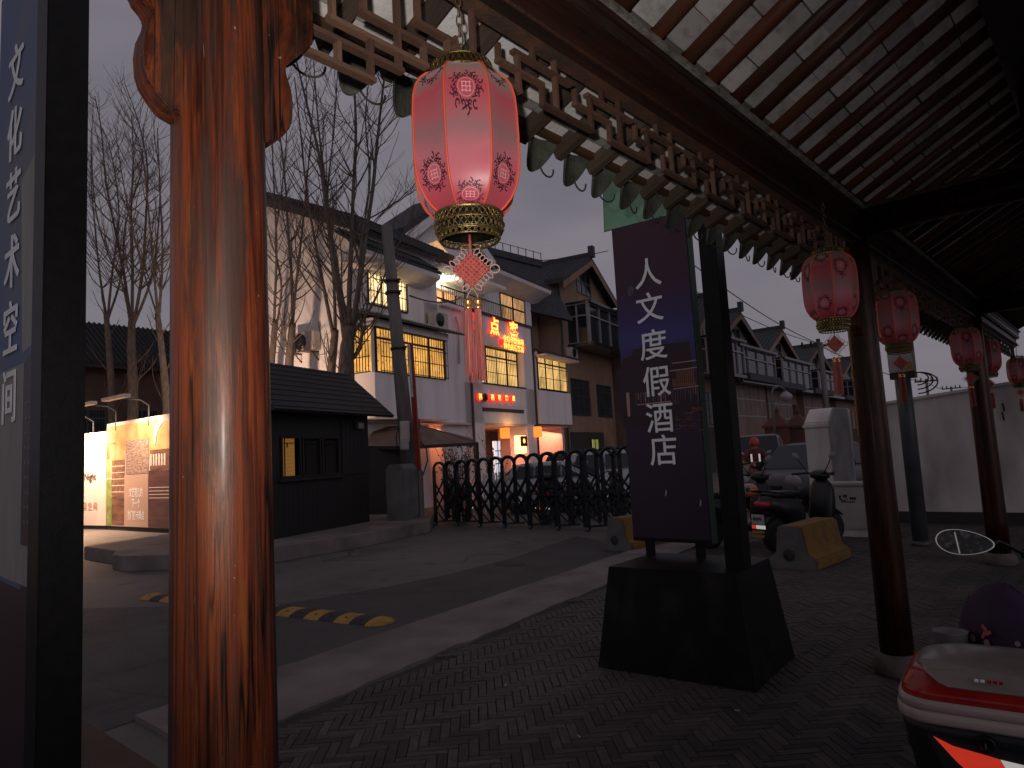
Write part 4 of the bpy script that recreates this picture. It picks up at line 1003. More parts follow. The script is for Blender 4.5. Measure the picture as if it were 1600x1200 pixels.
# ================================================================== HOUSES
def curtain(name, a, b_, estr, pattern=0.0, fold=26):
    m, n, bs = new_mat(name)
    t = n.nodes.new('ShaderNodeTexCoord'); mp_ = n.nodes.new('ShaderNodeMapping'); n.links.new(t.outputs['Object'], mp_.inputs[0])
    w = n.nodes.new('ShaderNodeTexWave'); w.inputs['Scale'].default_value = fold / 6; w.inputs['Distortion'].default_value = 1.2; w.inputs['Detail'].default_value = 1; w.bands_direction = 'X'
    n.links.new(mp_.outputs[0], w.inputs['Vector'])
    c = ramp(n, w.outputs['Fac'], [(0, b_), (.6, a), (1, a)])
    if pattern:
        vo = n.nodes.new('ShaderNodeTexVoronoi'); vo.inputs['Scale'].default_value = 7; n.links.new(mp_.outputs[0], vo.inputs['Vector'])
        k = ramp(n, vo.outputs['Distance'], [(.12, (1, 1, 1)), (.30, (0, 0, 0))])
        c = mixc(n, k, c, (a[0] * .35, a[1] * .25, a[2] * .2))
    f = noise_node(n, mapping(n, (.8, .8, .8)), 1.3, 3)
    c = mixc(n, ramp(n, f, [(.35, (.45, .45, .45)), (.65, (1, 1, 1))]), (0, 0, 0), c)
    n.links.new(c, bs.inputs['Base Color']); n.links.new(c, bs.inputs['Emission Color']); bs.inputs['Emission Strength'].default_value = estr
    return m
MAT['cur_yellow'] = curtain('lit_patterned_curtain', (1.0, .52, .12), (.75, .32, .05), 1.15, 1.0)
MAT['cur_pale'] = curtain('lit_pale_curtain', (1.0, .66, .24), (.8, .42, .10), 1.3)
MAT['cur_white'] = curtain('lit_white_room', (1.0, .78, .42), (1.0, .62, .26), 2.0)
MAT['room_orange'] = curtain('lit_orange_room', (1.0, .55, .25), (.8, .38, .15), .9)
MAT['win_blue'] = M('cold_lit_window', (.4, .5, .6), .5, emit=(.6, .8, 1), estr=.7)
MAT['win_green'] = M('greenish_lit_window', (.3, .3, .1), .5, 0, (.2, .2, .06), 8, (3, 1, .5), emit=(.75, .75, .22), estr=.38)
MAT['led'] = M('orange_led', (.9, .3, .05), .5, emit=(1, .36, .06), estr=3.2)
MAT['ledback'] = M('red_led_glow', (.6, .02, .01), .5, emit=(1, .03, .015), estr=1.1)
MAT['lanternlit'] = M('lit_red_lantern', (.8, .15, .05), .5, 0, (.8, .3, .05), 5, emit=(1, .22, .03), estr=1.5)
MAT['pinkwall'] = M('interior_wall', (.62, .50, .44), .85, 0, (.55, .42, .36), 2)
MAT['slat_wood'] = M('balcony_slat_wood', (.12, .07, .045), .7)

def lwin(par, u0, u1, z0, z1, v, pane, nm=2, tr=.76, bars=.13, hb=3, frame='iron', proud=.10, fw=.05):
    fr = MB(); f = fw
    for (a, b, c, d) in ((u0, u1, z0 - f, z0), (u0, u1, z1, z1 + f), (u0 - f, u0, z0 - f, z1 + f), (u1, u1 + f, z0 - f, z1 + f)): fr.box((a, v - .05, c), (b, v + .02, d))
    for k in range(1, nm + 1):
        u = u0 + (u1 - u0) * k / (nm + 1); fr.box((u - f * .6, v - .045, z0), (u + f * .6, v + .01, z1))
    if tr: zt = z0 + (z1 - z0) * tr; fr.box((u0, v - .047, zt - f * .7), (u1, v + .012, zt + f * .7))
    w = lb(fr, 'window', frame, par)
    lb(MB().box((u0, v - .02, z0), (u1, v - .008, z1)), 'pane', pane, w)
    if bars:
        b = MB(); n_ = max(2, int((u1 - u0) / bars))
        for k in range(n_ + 1):
            u = u0 + (u1 - u0) * k / n_; b.box((u - .008, v - proud - .016, z0 - .03), (u + .008, v - proud, z1 + .03))
        for k in range(hb):
            zz = z0 + (z1 - z0) * k / (hb - 1 if hb > 1 else 1); b.box((u0, v - proud - .02, zz - .012), (u1, v - proud + .004, zz + .012))
        lb(b, 'grille', 'iron' if frame == 'iron' else frame, w)
    return w
def acunit(label, par_w, u, v, z, w=.85, h=.58, d=.32, ang=0.0, rz=0.0):
    t = thing('air_conditioner', label, 'air conditioner', tuple(par_w @ Vector((u, v, z))), rz + ang)
    lb(MB().box((0, -d, 0), (w, 0, h)), 'case', 'ac', t, bevel=.02)
    lb(MB().lathe([(h * .42, -.0), (h * .42, .02)], (0, 0, 0), 20), 'fan_grille', 'blackplastic', t).matrix_basis = Matrix.Translation((w * .38, -d - .021, h * .5)) @ Matrix.Rotation(-PI / 2, 4, 'X')
    b = MB(); b.obox((.1, -d, -.03), (.1, 0, -.03), .04, .04); b.obox((w - .1, -d, -.03), (w - .1, 0, -.03), .04, .04); b.obox((.1, -d, -.03), (.1, 0, -.3), .03, .03); b.obox((w - .1, -d, -.03), (w - .1, 0, -.3), .03, .03)
    lb(b, 'bracket', 'iron', t)
    return t

F = Frame(770, 700, 28.0, 1400)
H1 = thing('guesthouse', 'white three storey guesthouse with yellow lit barred windows and glowing red signs', 'guesthouse', tuple(F.o), F.rz)
W1 = WM[H1]
def q(x, y, v=0.0): return F.uz(x, y, v)
def vz(px, py, u):      # point on the plane u = const -> (v, z)
    r = ray(px, py); o = F.o + F.a * u
    det = r.x * (-F.n.y) + F.n.x * r.y
    t = (o.x * (-F.n.y) + F.n.x * o.y) / det; p = r * t
    return ((p - o).x * F.n.x + (p - o).y * F.n.y, CAMH + p.z)
# --- masses
vA = vz(412, 303, -8.1); vB = vz(600, 352, -8.1)
vE = vz(322, 285, -8.1)[0]
k_ = (vA[1] - vB[1]) / max(.1, vA[0] - vB[0])
zf0 = vB[1] - k_ * (vB[0])                       # roof height above v = 0
b = MB(); b.prism([(-8.1, 0, 0), (-8.1, 0, zf0 - .2), (-8.1, vE, zf0 - .2 + k_ * vE), (-8.1, vE, 0)], (4.6, 0, 0)); lb(b, 'gable_wall', 'white_wall', H1)
b = MB(); b.prism([(-8.35, -.5, zf0 - .2 - k_ * .5), (-8.35, vE, zf0 - .2 + k_ * vE), (-8.35, vE, zf0 + .02 + k_ * vE), (-8.35, -.5, zf0 + .02 - k_ * .5)], (5.0, 0, 0)); rfm = lb(b, 'roof', 'roof_dark', H1)
b = MB(); b.prism([(-8.42, -.6, zf0 - .42 - k_ * .6), (-8.42, vE, zf0 - .42 + k_ * vE), (-8.42, vE, zf0 - .16 + k_ * vE), (-8.42, -.6, zf0 - .16 - k_ * .6)], (.30, 0, 0)); lb(b, 'verge_board', 'grey_trim', H1)
b = MB()
for i in range(22): b.tube([(-8.3 + i * .22, -.5, zf0 + .04 - k_ * .5), (-8.3 + i * .22, 3.5, zf0 + .04 + k_ * 3.5)], .05, 5)
tag(lb(b, 'tile_rows', 'roof_dark', rfm), kind='stuff')
# eave over the upper left window
zE = q(600, 392, -.8)[1]; uE0, uE1 = -8.75, q(688, 412, -.8)[0]
b = MB(); b.prism([(uE0, -.85, zE - .05), (uE0, .05, zE + .55), (uE0, .05, zE + .45), (uE0, -.85, zE - .16)], (uE1 - uE0, 0, 0)); lb(b, 'eave_roof', 'roof_dark', H1)
b = MB(); b.prism([(uE0, -.84, zE - .165), (uE0, .0, zE - .25), (uE0, .0, zE - .55), (uE0, -.35, zE - .50), (uE0, -.80, zE - .30)], (uE1 - uE0 - .05, 0, 0)); lb(b, 'eave_soffit', 'white_wall', H1)
b = MB()
for i in range(int((uE1 - uE0) / .2)): b.tube([(uE0 + .1 + i * .2, -.88, zE - .02), (uE0 + .1 + i * .2, .0, zE + .58)], .045, 5)
tag(lb(b, 'tile_rows', 'roof_dark', H1), kind='stuff')
# centre upper floor, set back behind the balcony
VB_ = 1.3
b = MB().box((-3.5, VB_, 6.9), (6.7, 6.0, 9.3)); lb(b, 'upper_wall', 'white_wall', H1)
b = MB().box((-3.45, -.25, 8.72), (1.4, VB_, 8.86)); lb(b, 'balcony_ceiling', 'white_wall', H1)
b = MB().box((-2.6, .2, 8.69), (-1.6, .9, 8.72)); MAT['tube'] = M('green_white_lamp', (.7, .9, .7), .5, emit=(.75, 1, .7), estr=2.2); lb(b, 'ceiling_lamp', 'tube', H1)
# centre front gable
gl, gr = q(627, 362, 1.0), q(752, 398, 1.0); um = (gl[0] + gr[0]) / 2; zp = q(703, 322, 1.0)[1]
zb_ = min(gl[1], gr[1]) - .5
b = MB(); b.prism([(gl[0], 1.0, zb_ - 1.2), (gr[0], 1.0, zb_ - 1.2), (gr[0], 1.0, gr[1] - .2), (um, 1.0, zp - .2), (gl[0], 1.0, gl[1] - .2)], (0, 1.5, 0)); lb(b, 'front_gable', 'white_wall', H1)
for s, (e, f_) in ((1, (gl, -1)), (2, (gr, 1))):
    b = MB(); b.prism([(um, .6, zp), (e[0] + f_ * .4, .6, e[1] - .3), (e[0] + f_ * .4, .6, e[1] - .02), (um, .6, zp + .26)], (0, 1.9, 0)); lb(b, 'gable_roof', 'roof_dark', H1)
    b = MB(); b.prism([(um, .5, zp - .42), (e[0] + f_ * .4, .5, e[1] - .68), (e[0] + f_ * .4, .5, e[1] - .30), (um, .5, zp - .02)], (0, .1, 0)); lb(b, 'verge_board', 'white_wall', H1)
# attic window, lit, with slats
A_ = [q(x, y, .97) for x, y in ((664, 384), (683, 376), (703, 399), (703, 402))]
b = MB(); b.prism([(a, .97, z) for a, z in A_[:3]] + [(A_[2][0], .97, A_[0][1] - .25), (A_[0][0], .97, A_[0][1] - .25)], (0, .02, 0)); aw = lb(b, 'attic_window', 'room_orange', H1)
b = MB(); u0, u1 = q(676, 405, .6)[0], q(709, 420, .6)[0]; zt, zl = q(690, 396, .6)[1], q(700, 428, .6)[1]
for i in range(15): b.box((u0 + (u1 - u0) * i / 14 - .02, .55, zl), (u0 + (u1 - u0) * i / 14 + .02, .6, zt + .1))
b.box((u0, .54, zl - .05), (u1, .6, zl)); lb(b, 'attic_railing', 'slat_wood', H1)
b = MB().box((u0 - .1, .62, zl), (u1, .98, zt - .2)); lb(b, 'attic_panel', 'slat_wood', H1)
# right upper eave
e0, e1 = q(778, 408, .3), q(862, 455, .3); ze = (e0[1] + e1[1]) / 2
b = MB(); b.prism([(e0[0], .3, ze - .05), (e0[0], 2.3, ze + .9), (e0[0], 2.3, ze + .78), (e0[0], .3, ze - .16)], (e1[0] - e0[0], 0, 0)); lb(b, 'eave_roof', 'roof_dark', H1)
b = MB(); b.prism([(e0[0], .31, ze - .165), (e0[0], 1.3, ze - .2), (e0[0], 1.3, ze - .75), (e0[0], .9, ze - .55), (e0[0], .36, ze - .32)], (e1[0] - e0[0], 0, 0)); lb(b, 'eave_soffit', 'white_wall', H1)
b = MB(); b.box((-3.5, .25, 8.86), (e0[0] + .1, 2.2, 9.05)); lb(b, 'canopy_slab', 'white_wall', H1)
# upper windows
a, c = q(574, 418), q(634, 484); lwin(H1, a[0], c[0], 6.72, 7.95, -.0, 'cur_white', 2, None, .15, 4)
a, c = q(664, 444, VB_), q(711, 488, VB_); lwin(H1, a[0] + .3, c[0], 7.35, a[1] + .1, VB_, 'room_orange', 1, .6, 0)
a, c = q(781, 460, VB_), q(819, 505, VB_); lwin(H1, a[0], c[0], 7.4, a[1] + .05, VB_, 'room_orange', 1, .7, .13, 4)
# centre projecting block with sign board
VC = -.3
b = MB()
b.box((-1.9, VC, 6.15), (3.4, 1.3, 7.30)); b.box((-1.9, VC, 2.95), (3.4, 1.3, 4.52)); b.box((-1.9, VC, 0), (-1.05, .6, 6.15)); b.box((2.55, VC, 0), (3.4, .6, 6.15)); b.box((-1.05, .1, 4.5), (2.55, .3, 6.2))
lb(b, 'centre_block', 'white_wall', H1)
lwin(H1, -1.0, 2.5, 4.58, 6.08, .09, 'cur_pale', 3, .78, .13, 4)
b = MB().box((-1.05, VC - .03, 4.50), (2.6, VC + .02, 4.56)).box((-1.15, VC - .06, 3.42), (2.2, VC - .001, 3.56)); lb(b, 'string_course', 'grey_trim', H1)
b = MB(); b.box((-1.95, VC - .06, 7.30), (3.46, VC + .05, 7.42)); b.box((3.38, VC - .06, 6.1), (3.46, VC - .0005, 7.30)); b.box((-1.95, VC - .06, 0), (-1.86, VC - .0005, 7.30)); lb(b, 'downpipe_and_edging', 'grey_trim', H1)
b = MB().box((3.40, VC - .07, 0), (3.47, VC + .02, 6.1)); lb(b, 'downpipe', 'grey_trim', H1)
def sgn(x0, y0, v): a = q(x0, y0, v); return Vector((a[0], v, a[1]))
for ch, x, y in (('点', 773, 512), ('客', 803, 518)):
    c = sgn(x, y, VC - .12)
    text_obj(ch, .76, 'ledback', H1, W1 @ basis(c + Vector((0, .03, 0)), (1, 0, 0), (0, 0, 1)), .01, .05, 'sign_glow')
    text_obj(ch, .76, 'led', H1, W1 @ basis(c, (1, 0, 0), (0, 0, 1)), .01, .012, 'sign_character')
c = sgn(735, 503, VC - .12); text_obj('起', .8, 'ledback', H1, W1 @ basis(c, (1, 0, 0), (0, 0, 1)), .01, .0, 'sign_character')
a, c = sgn(782, 530, VC - .1), sgn(820, 547, VC - .1)
lb(MB().box((a.x, VC - .14, c.z), (c.x, VC - .02, a.z)), 'led_board', 'ledback', H1)
text_obj('住宿餐饮休闲\n特色民宿客房', .30, 'led', H1, W1 @ basis(Vector(((a.x + c.x) / 2, VC - .15, (a.z + c.z) / 2)), (1, 0, 0), (0, 0, 1)), .004, .004, 'led_text')
# six round lanterns over the entrance
for i, (x, lit, ch) in enumerate(((748, 1, '福'), (757, 0, '如'), (767, 1, '福'), (778, 1, '家'), (789, 1, '客'), (800, 1, '店'))):
    c = sgn(x, 620.5 + (x - 748) * .055, VC - .1)
    t = thing('entrance_lamp', ('leftmost lit round red sign disc above the guesthouse entrance', 'unlit dark red sign disc, second above the guesthouse entrance', 'third round sign disc above the entrance, right of the unlit one',
              'fourth glowing sign disc above the guesthouse entrance', 'fifth glowing sign disc above the guesthouse entrance', 'rightmost glowing sign disc above the entrance')[i], 'sign disc', tuple(W1 @ c), F.rz, 'round sign discs over the guesthouse entrance')
    o = lb(MB().lathe([(.16, 0), (.17, .04), (.13, .07)], (0, 0, 0), 16), 'disc', 'ledback' if lit else 'darkred', t); o.matrix_basis = Matrix.Rotation(PI / 2, 4, 'X')
    text_obj(ch, .24, 'led' if lit else 'blackprint', t, W1 @ basis(c + Vector((0, -.08, 0)), (1, 0, 0), (0, 0, 1)), .003, .006, 'character')
# left bay
VL = -1.0
ul = q(586, 600, VL)[0]; ur = q(704, 600, VL)[0]
b = MB(); b.box((ul, VL, 2.95), (ur, 0, 4.30)); b.box((ul, VL, 5.72), (ur, 0, 5.95)); b.box((ul, VL + .1, 4.3), (ur, 0, 5.72)); lb(b, 'left_bay', 'white_wall', H1)
lwin(H1, ul + .2, ur - .25, 4.36, 5.66, VL + .09, 'cur_yellow', 3, .78, .13, 4, proud=.18)
b = MB(); b.box((ul - .04, VL + .1, 4.36), (ul - .01, -.1, 5.66)); sw = lb(b, 'side_window', 'cur_yellow', H1)
b = MB()
for k in range(8): b.box((ul - .14, VL + .1 + k * .115, 4.3), (ul - .12, VL + .12 + k * .115, 5.7))
for k in range(4): b.box((ul - .14, VL + .05, 4.3 + k * .46), (ul - .12, -.05, 4.33 + k * .46))
lb(b, 'grille', 'iron', sw)
b = MB(); b.prism([(ul - .35, VL - .35, 5.98), (ul - .35, 0, 6.35), (ul - .35, 0, 6.28), (ul - .35, VL - .35, 5.92)], (ur - ul + .9, 0, 0)); cr_ = lb(b, 'corrugated_awning', 'grey_trim', H1)
b = MB()
for k in range(int((ur - ul + .9) / .15)): b.tube([(ul - .3 + k * .15, VL - .37, 5.99), (ul - .3 + k * .15, 0, 6.37)], .035, 5)
tag(lb(b, 'corrugations', 'ac', cr_), kind='stuff')
b = MB().box((ur, -.0, 0), (-1.9, .9, 7.3)); lb(b, 'wall', 'white_wall', H1)
b = MB().tube([(-2.45, -.1, 7.0), (-2.3, -.12, 6.6), (-2.35, -.1, 5.2)], .035, 6); lb(b, 'drain_hose', 'ac', H1)
# right bay
VR = -.5; b = MB()
u0, u1 = 3.52, q(893, 640, VR)[0]
b.box((u0, VR, 2.98), (u1, 1.2, 4.50)); b.box((u0, VR, 6.12), (u1, 1.2, 6.3)); b.box((u0, VR + .1, 4.5), (u1, 1.2, 6.12)); lb(b, 'right_bay', 'white_wall', H1)
lwin(H1, u0 + .12, u1 - .25, 4.58, 6.08, VR + .09, 'cur_pale', 3, .78, .13, 4)
b = MB(); b.prism([(u0 - .1, VR - .5, 6.22), (u0 - .1, 1.2, 6.9), (u0 - .1, 1.2, 6.8), (u0 - .1, VR - .5, 6.12)], (u1 - u0 + .5, 0, 0)); lb(b, 'awning_roof', 'roof_dark', H1)
b = MB(); b.prism([(u0 - .1, VR - .48, 6.11), (u0 - .1, VR, 6.1), (u0 - .1, VR, 5.98), (u0 - .1, VR - .4, 6.02)], (u1 - u0 + .4, 0, 0)); lb(b, 'eave_soffit', 'white_wall', H1)
# ground floor interior
b = MB(); b.box((-8, 3.4, 0), (u1, 3.6, 2.95)); b.box((u1 - .2, .0, 0), (u1 + .05, 3.4, 2.95)); b.box((-8.0, -.28, 2.87), (u1 - .01, 3.4, 2.94)); b.box((-8.1, .0, 0), (-7.9, 3.4, 2.9))
b.box((3.4, 1.6, 0), (u1, 1.7, 2.9)); lb(b, 'ground_floor_wall', 'pinkwall', H1)
b = MB().box((.1, 1.5, 0), (.9, 1.6, 2.5)); lb(b, 'door', 'brickred', H1); b = MB().box((1.85, 1.0, 0), (2.35, 1.1, 2.3)); lb(b, 'lit_door', 'win_blue', H1)
b = MB();
for k in range(4): b.box((1.84, .98, .2 + k * .55), (2.36, .995, .24 + k * .55))
b.box((2.08, .98, 0), (2.12, .996, 2.3)); lb(b, 'door_bars', 'iron', H1)
for i, (x, y, v, lab) in enumerate(((747, 672, 1.0, 'small lit orange lantern just inside the left of the entrance'), (791, 676, .9, 'lit orange lantern hanging in the middle of the entrance'), (838, 675, -.3, 'lit orange lantern under the right bay of the guesthouse'))):
    c = sgn(x, y, v); s_ = (.20, .28, .26)[i]
    t = thing('square_lantern', lab, 'lantern', tuple(W1 @ c), F.rz, 'lit lanterns at the guesthouse door')
    lb(MB().lathe([(s_ * .8, -s_ * .9), (s_, -s_ * .7), (s_, s_ * .7), (s_ * .8, s_ * .9)], (0, 0, 0), 12), 'shade', 'lanternlit', t)
    lb(MB().lathe([(s_ * .82, s_ * .9), (s_ * .82, s_ * 1.0), (.01, s_ * 1.3), (.01, 2.9 - c.z)], (0, 0, 0), 10), 'cap', 'blackplastic', t)
c = sgn(866, 679, 1.58); t = tag(lb(MB().prism([(-.2, 0, .25), (.2, 0, .25), (.17, 0, -.18), (0, 0, -.3), (-.17, 0, -.18)], (0, -.1, 0)), 'wall_plaque', 'blackplastic', None), 'dark shield shaped plaque on the pink lit wall of the guesthouse', 'plaque'); t.matrix_basis = W1 @ Matrix.Translation(c)
# glowing box sign on the pillar
c = sgn(813, 693, VC - .5)
bx = thing('box_sign', 'small glowing box sign with orange emblem on the white pillar above the gate', 'box sign', tuple(W1 @ c), F.rz)
MAT['boxlit'] = M('lit_box_sign', (1, .6, .2), .5, emit=(1, .55, .16), estr=4.0)
lb(MB().box((-.32, -.10, -.40), (.32, .1, .32)), 'housing', 'boxlit', bx); lb(MB().box((-.18, -.13, -.12), (.38, -.101, .30)), 'sign_face', 'blackplastic', bx)
lb(MB().lathe([(.10, 0), (.06, .01)], (0, 0, 0), 14), 'emblem', 'led', bx).matrix_basis = Matrix.Translation((.1, -.135, .1)) @ Matrix.Rotation(PI / 2, 4, 'X')
# balcony railing
b = MB(); 
for k in range(40): b.box((-3.4 + k * .145, -.16, 7.42), (-3.385 + k * .145, -.145, 8.0))
b.obox((-3.45, -.15, 8.02), (2.3, -.15, 8.02), .04, .04); b.obox((-3.45, -.15, 7.46), (2.3, -.15, 7.46), .03, .03); b.obox((-1.8, -.15, 7.4), (-1.8, -.15, 8.75), .05, .05)
lb(b, 'balcony_railing', 'iron', H1)
b = MB().box((-3.45, -.2, 7.28), (-1.95, VB_, 7.42)); lb(b, 'balcony_floor', 'white_wall', H1)
acunit('air conditioner under the balcony rail at the left of the signboard', W1, q(668, 500, -.1)[0], -.1, q(668, 512, -.1)[1], rz=F.rz)
v_, z_ = vz(500, 548, -8.1)
acunit('air conditioner high on the warmly lit side wall behind the bare trees', W1, -8.1, v_ + .9, z_ - .0, .95, .62, rz=F.rz - PI / 2)
# lamps that the place has: entrance, side yard, balcony
light('entrance_light', 'AREA', W1 @ Vector((.6, 1.0, 2.7)), 130, (1, .25, .10), W1 @ Vector((.6, .9, 0)), size=1.6)
light('entrance_light', 'AREA', W1 @ Vector((-4.5, .6, 2.75)), 120, (1, .30, .13), W1 @ Vector((-4.5, .8, 0)), size=1.6)
light('entrance_light', 'AREA', W1 @ Vector((6.0, .7, 2.7)), 70, (1, .36, .22), W1 @ Vector((6.0, 1.2, 0)), size=1.4)
light('balcony_light', 'POINT', W1 @ Vector((-1.8, .5, 8.45)), 22, (1, .85, .55), shadow_soft_size=.15)
light('box_sign_light', 'POINT', W1 @ Vector((c.x - .1, VC - .35, c.z + .55)), 12, (1, .5, .15), shadow_soft_size=.1)
light('window_glow', 'POINT', W1 @ Vector((-5.5, -.5, 7.9)), 10, (1, .72, .36), shadow_soft_size=.2)
light('yard_lamp', 'SPOT', W1 @ Vector((-12.5, 1.5, 1.2)), 1700, (1, .66, .46), W1 @ Vector((-8.1, 3.2, 4.2)), spot_size=math.radians(120), spot_blend=1.0, shadow_soft_size=.2)

# --- neighbouring houses
def house(label, W, rz, wall, w, d, ze, zr, bay=True, lit=None, group=None, acl=None):
    """gable end to the street; local x along the street, y back"""
    t = thing('row_house', label, 'house', tuple(W), rz, group); Wt = WM[t]
    b = MB(); b.prism([(0, 0, 0), (w, 0, 0), (w, 0, ze), (w / 2, 0, zr), (0, 0, ze)], (0, d, 0)); lb(b, 'wall', wall, t)
    for s in (-1, 1):
        e = w / 2 + s * (w / 2 + .55); zz = ze - (zr - ze) * .55 / (w / 2)
        b = MB(); b.prism([(w / 2, -.55, zr + .02), (e, -.55, zz + .02), (e, -.55, zz + .26), (w / 2, -.55, zr + .30)], (0, d + 1, 0)); r_ = lb(b, 'roof', 'roof_dark', t)
        b = MB()
        for k in range(int((d + 1) / .3)):
            y = -.45 + k * .3; b.obox((w / 2, y, zr + .33), (e, y, zz + .29), .08, .07)
        tag(lb(b, 'tile_rows', 'roof_dark', r_), kind='stuff')
        b = MB(); b.prism([(w / 2, -.60, zr - .3), (e, -.60, zz - .3), (e, -.60, zz + .03), (w / 2, -.60, zr + .03)], (0, .05, 0)); lb(b, 'verge_board', wall, t)
    b = MB().box((w / 2 - .12, -.65, zr + .28), (w / 2 + .12, d + .5, zr + .5)); b.box((w / 2 - .18, -.75, zr + .2), (w / 2 + .18, -.45, zr + .85)); lb(b, 'ridge', 'roof_dark', t)
    if bay:
        b0, b1, z0, z1 = w * .12, w * 1.0, ze * .69, ze * .69 + 2.1
        b = MB().box((b0 - .1, -1.5, z0 - .2), (b1 + .1, 0, z0)).box((b0 - .1, -1.5, z1), (b1 + .1, 0, z1 + .15)).box((b0, -1.2, z0), (b1, 0, z1)); bb = lb(b, 'enclosed_balcony', 'dark_glass', t)
        b = MB()
        n_ = 4
        for k in range(n_ + 1):
            u = b0 + (b1 - b0) * k / n_; b.box((u - .04, -1.29, z0), (u + .04, -1.2005, z1))
        for zz in (z0, z0 + 1.45, z1): b.box((b0 - .05, -1.30, zz - .04), (b1 + .05, -1.201, zz + .04))
        for k in range(3):
            y = -1.2 + 1.2 * k / 2; b.box((b0 - .09, y - .04, z0), (b0 - .001, y + .04, z1))
        for zz in (z0, z0 + 1.45, z1): b.box((b0 - .10, -1.2, zz - .035), (b0 - .0015, 0, zz + .035))
        b.box((b0 - .12, -1.33, z0 - .1), (b0 + .06, -1.19, z1 + .1))
        lb(b, 'balcony_frame', 'white_frame', bb)
    lwin(t, w * .12, w * .45, ze * .34, ze * .34 + 1.9, 0, 'dark_glass', 2, .75, .14, 5, 'greypole')
    lwin(t, w * .62, w * .92, ze * .34, ze * .34 + 1.8, 0, 'dark_glass', 1, .75, .14, 5, 'greypole')
    lwin(t, w * .35, w * .62, ze - .1, ze + 1.2, 0, 'dark_glass', 2, .5, 0, 0, 'greypole')
    b = MB().box((w * .05, -.04, 0), (w * .7, .02, 2.7)); lb(b, 'ground_floor_opening', 'dark_flat', t)
    if lit: lwin(t, w * .42, w * .56, .9, 2.3, -.06, lit, 1, None, .12, 3)
    b = MB().box((-.02, -.08, 0), (.10, 0, ze - .3)); lb(b, 'downpipe', 'greypole', t)
    return t
gA = F.a.copy(); u_, z_ = F.uz(918, 395, .6); P2 = F.o + F.a * u_ + F.n * .6; P2.z = z_
h2rz = F.rz
w2 = 7.2
o2 = Vector((P2.x, P2.y, 0)) - gA * (w2 / 2 + .9)
h2 = house('brown three storey house with glazed balcony between the guesthouse and the purple banner', o2, h2rz, 'brown_wall', w2, 10, P2.z - 2.6, P2.z - .8, True, 'win_green', 'houses along the street behind')
acunit('air conditioner on the brown house wall right of the guesthouse', WM[h2], .5, 0, AD(870, 533, 31).z, rz=h2rz)
b = MB(); cA, cB = AD(762, 395, 36), AD(846, 416, 37)
rr = thing('ridge_roof', 'low dark tiled roof running behind the guesthouse to the brown house', 'roof', (cA.x, cA.y, 0))
b.prism([cA, cB, cB - Vector((0, 0, 3.2)) + Vector((1.6, .4, 0)), cA - Vector((0, 0, 3.2)) + Vector((1.6, .4, 0))], (-.3, -.1, .0)); b.build('slope', 'roof_dark', rr); MB().obox(cA + Vector((0, 0, .1)), cB + Vector((0, 0, .1)), .3, .35).build('ridge', 'roof_dark', rr)
b = MB().obox((cA + cB) / 2 - Vector((3, 0, 5)), (cA + cB) / 2 - Vector((3, 0, 14)), 10, 4); 
b = MB()
for k in range(8):
    p = cA.lerp(cB, k / 7); b.obox(p, p + Vector((0, 0, .75)), .03, .03)
b.obox(cA + Vector((0, 0, .75)), cB + Vector((0, 0, .7)), .025, .025); b.build('lightning_rail', 'iron', rr)
b = MB(); b.prism([(cA.x - .5, cA.y, 0), (cB.x - .5, cB.y, 0), (cB.x - .5, cB.y, cB.z - .4), (cA.x - .5, cA.y, cA.z - .4)], (-4, -1, 0)); b.build('wall', 'brown_wall', rr)
far = [((1143, 480), 47, 'tan_wall', 'tan house with white framed glazed balcony just right of the black sign post'),
       ((1210, 508), 55, 'brown_wall', 'second gabled house right of the sign post, with air conditioners'), ((1268, 535), 66, 'tan_wall', 'third gabled house right of the sign post, behind the overhead line pole'),
       ((1322, 556), 82, 'brown_wall', 'farthest small gabled house, left of the brown column'), ((1100, 455), 43, 'tan_wall', 'narrow tan house partly covered by the black sign post')]
pa, pb = AD(918, 395, 34), AD(1268, 535, 66); ra = Vector((pb.x - pa.x, pb.y - pa.y, 0)).normalized(); rrz = math.atan2(ra.y, ra.x)
for (px, py), d, mt, lab in far:
    p = AD(px, py, d); w = 8.5 if d < 60 else 10
    if (px, py) == (1100, 455): w = 5
    hh = house(lab, Vector((p.x, p.y, 0)) - ra * (w / 2), rrz, mt, w, 9, p.z - 2.7, p.z - .6, True, None, 'houses along the street behind')
    b = MB().box((w + .1, -.5, 0), (w + 6, 5, p.z * .52)); lb(b, 'side_wing', 'tan_wall', hh)
    b = MB()
    for k in range(6): b.box((w + .3 + k * .9, -.52, p.z * .30), (w + .36 + k * .9, -.5005, p.z * .5))
    for zz in (.30, .40, .5): b.box((w + .2, -.53, p.z * zz), (w + 5.8, -.501, p.z * zz + .08))
    lb(b, 'panel_joints', 'white_frame', hh)
    b = MB().box((w - .1, -1.6, p.z * .50), (w + 6.2, 5, p.z * .54)); lb(b, 'wing_roof', 'roof_dark', hh)
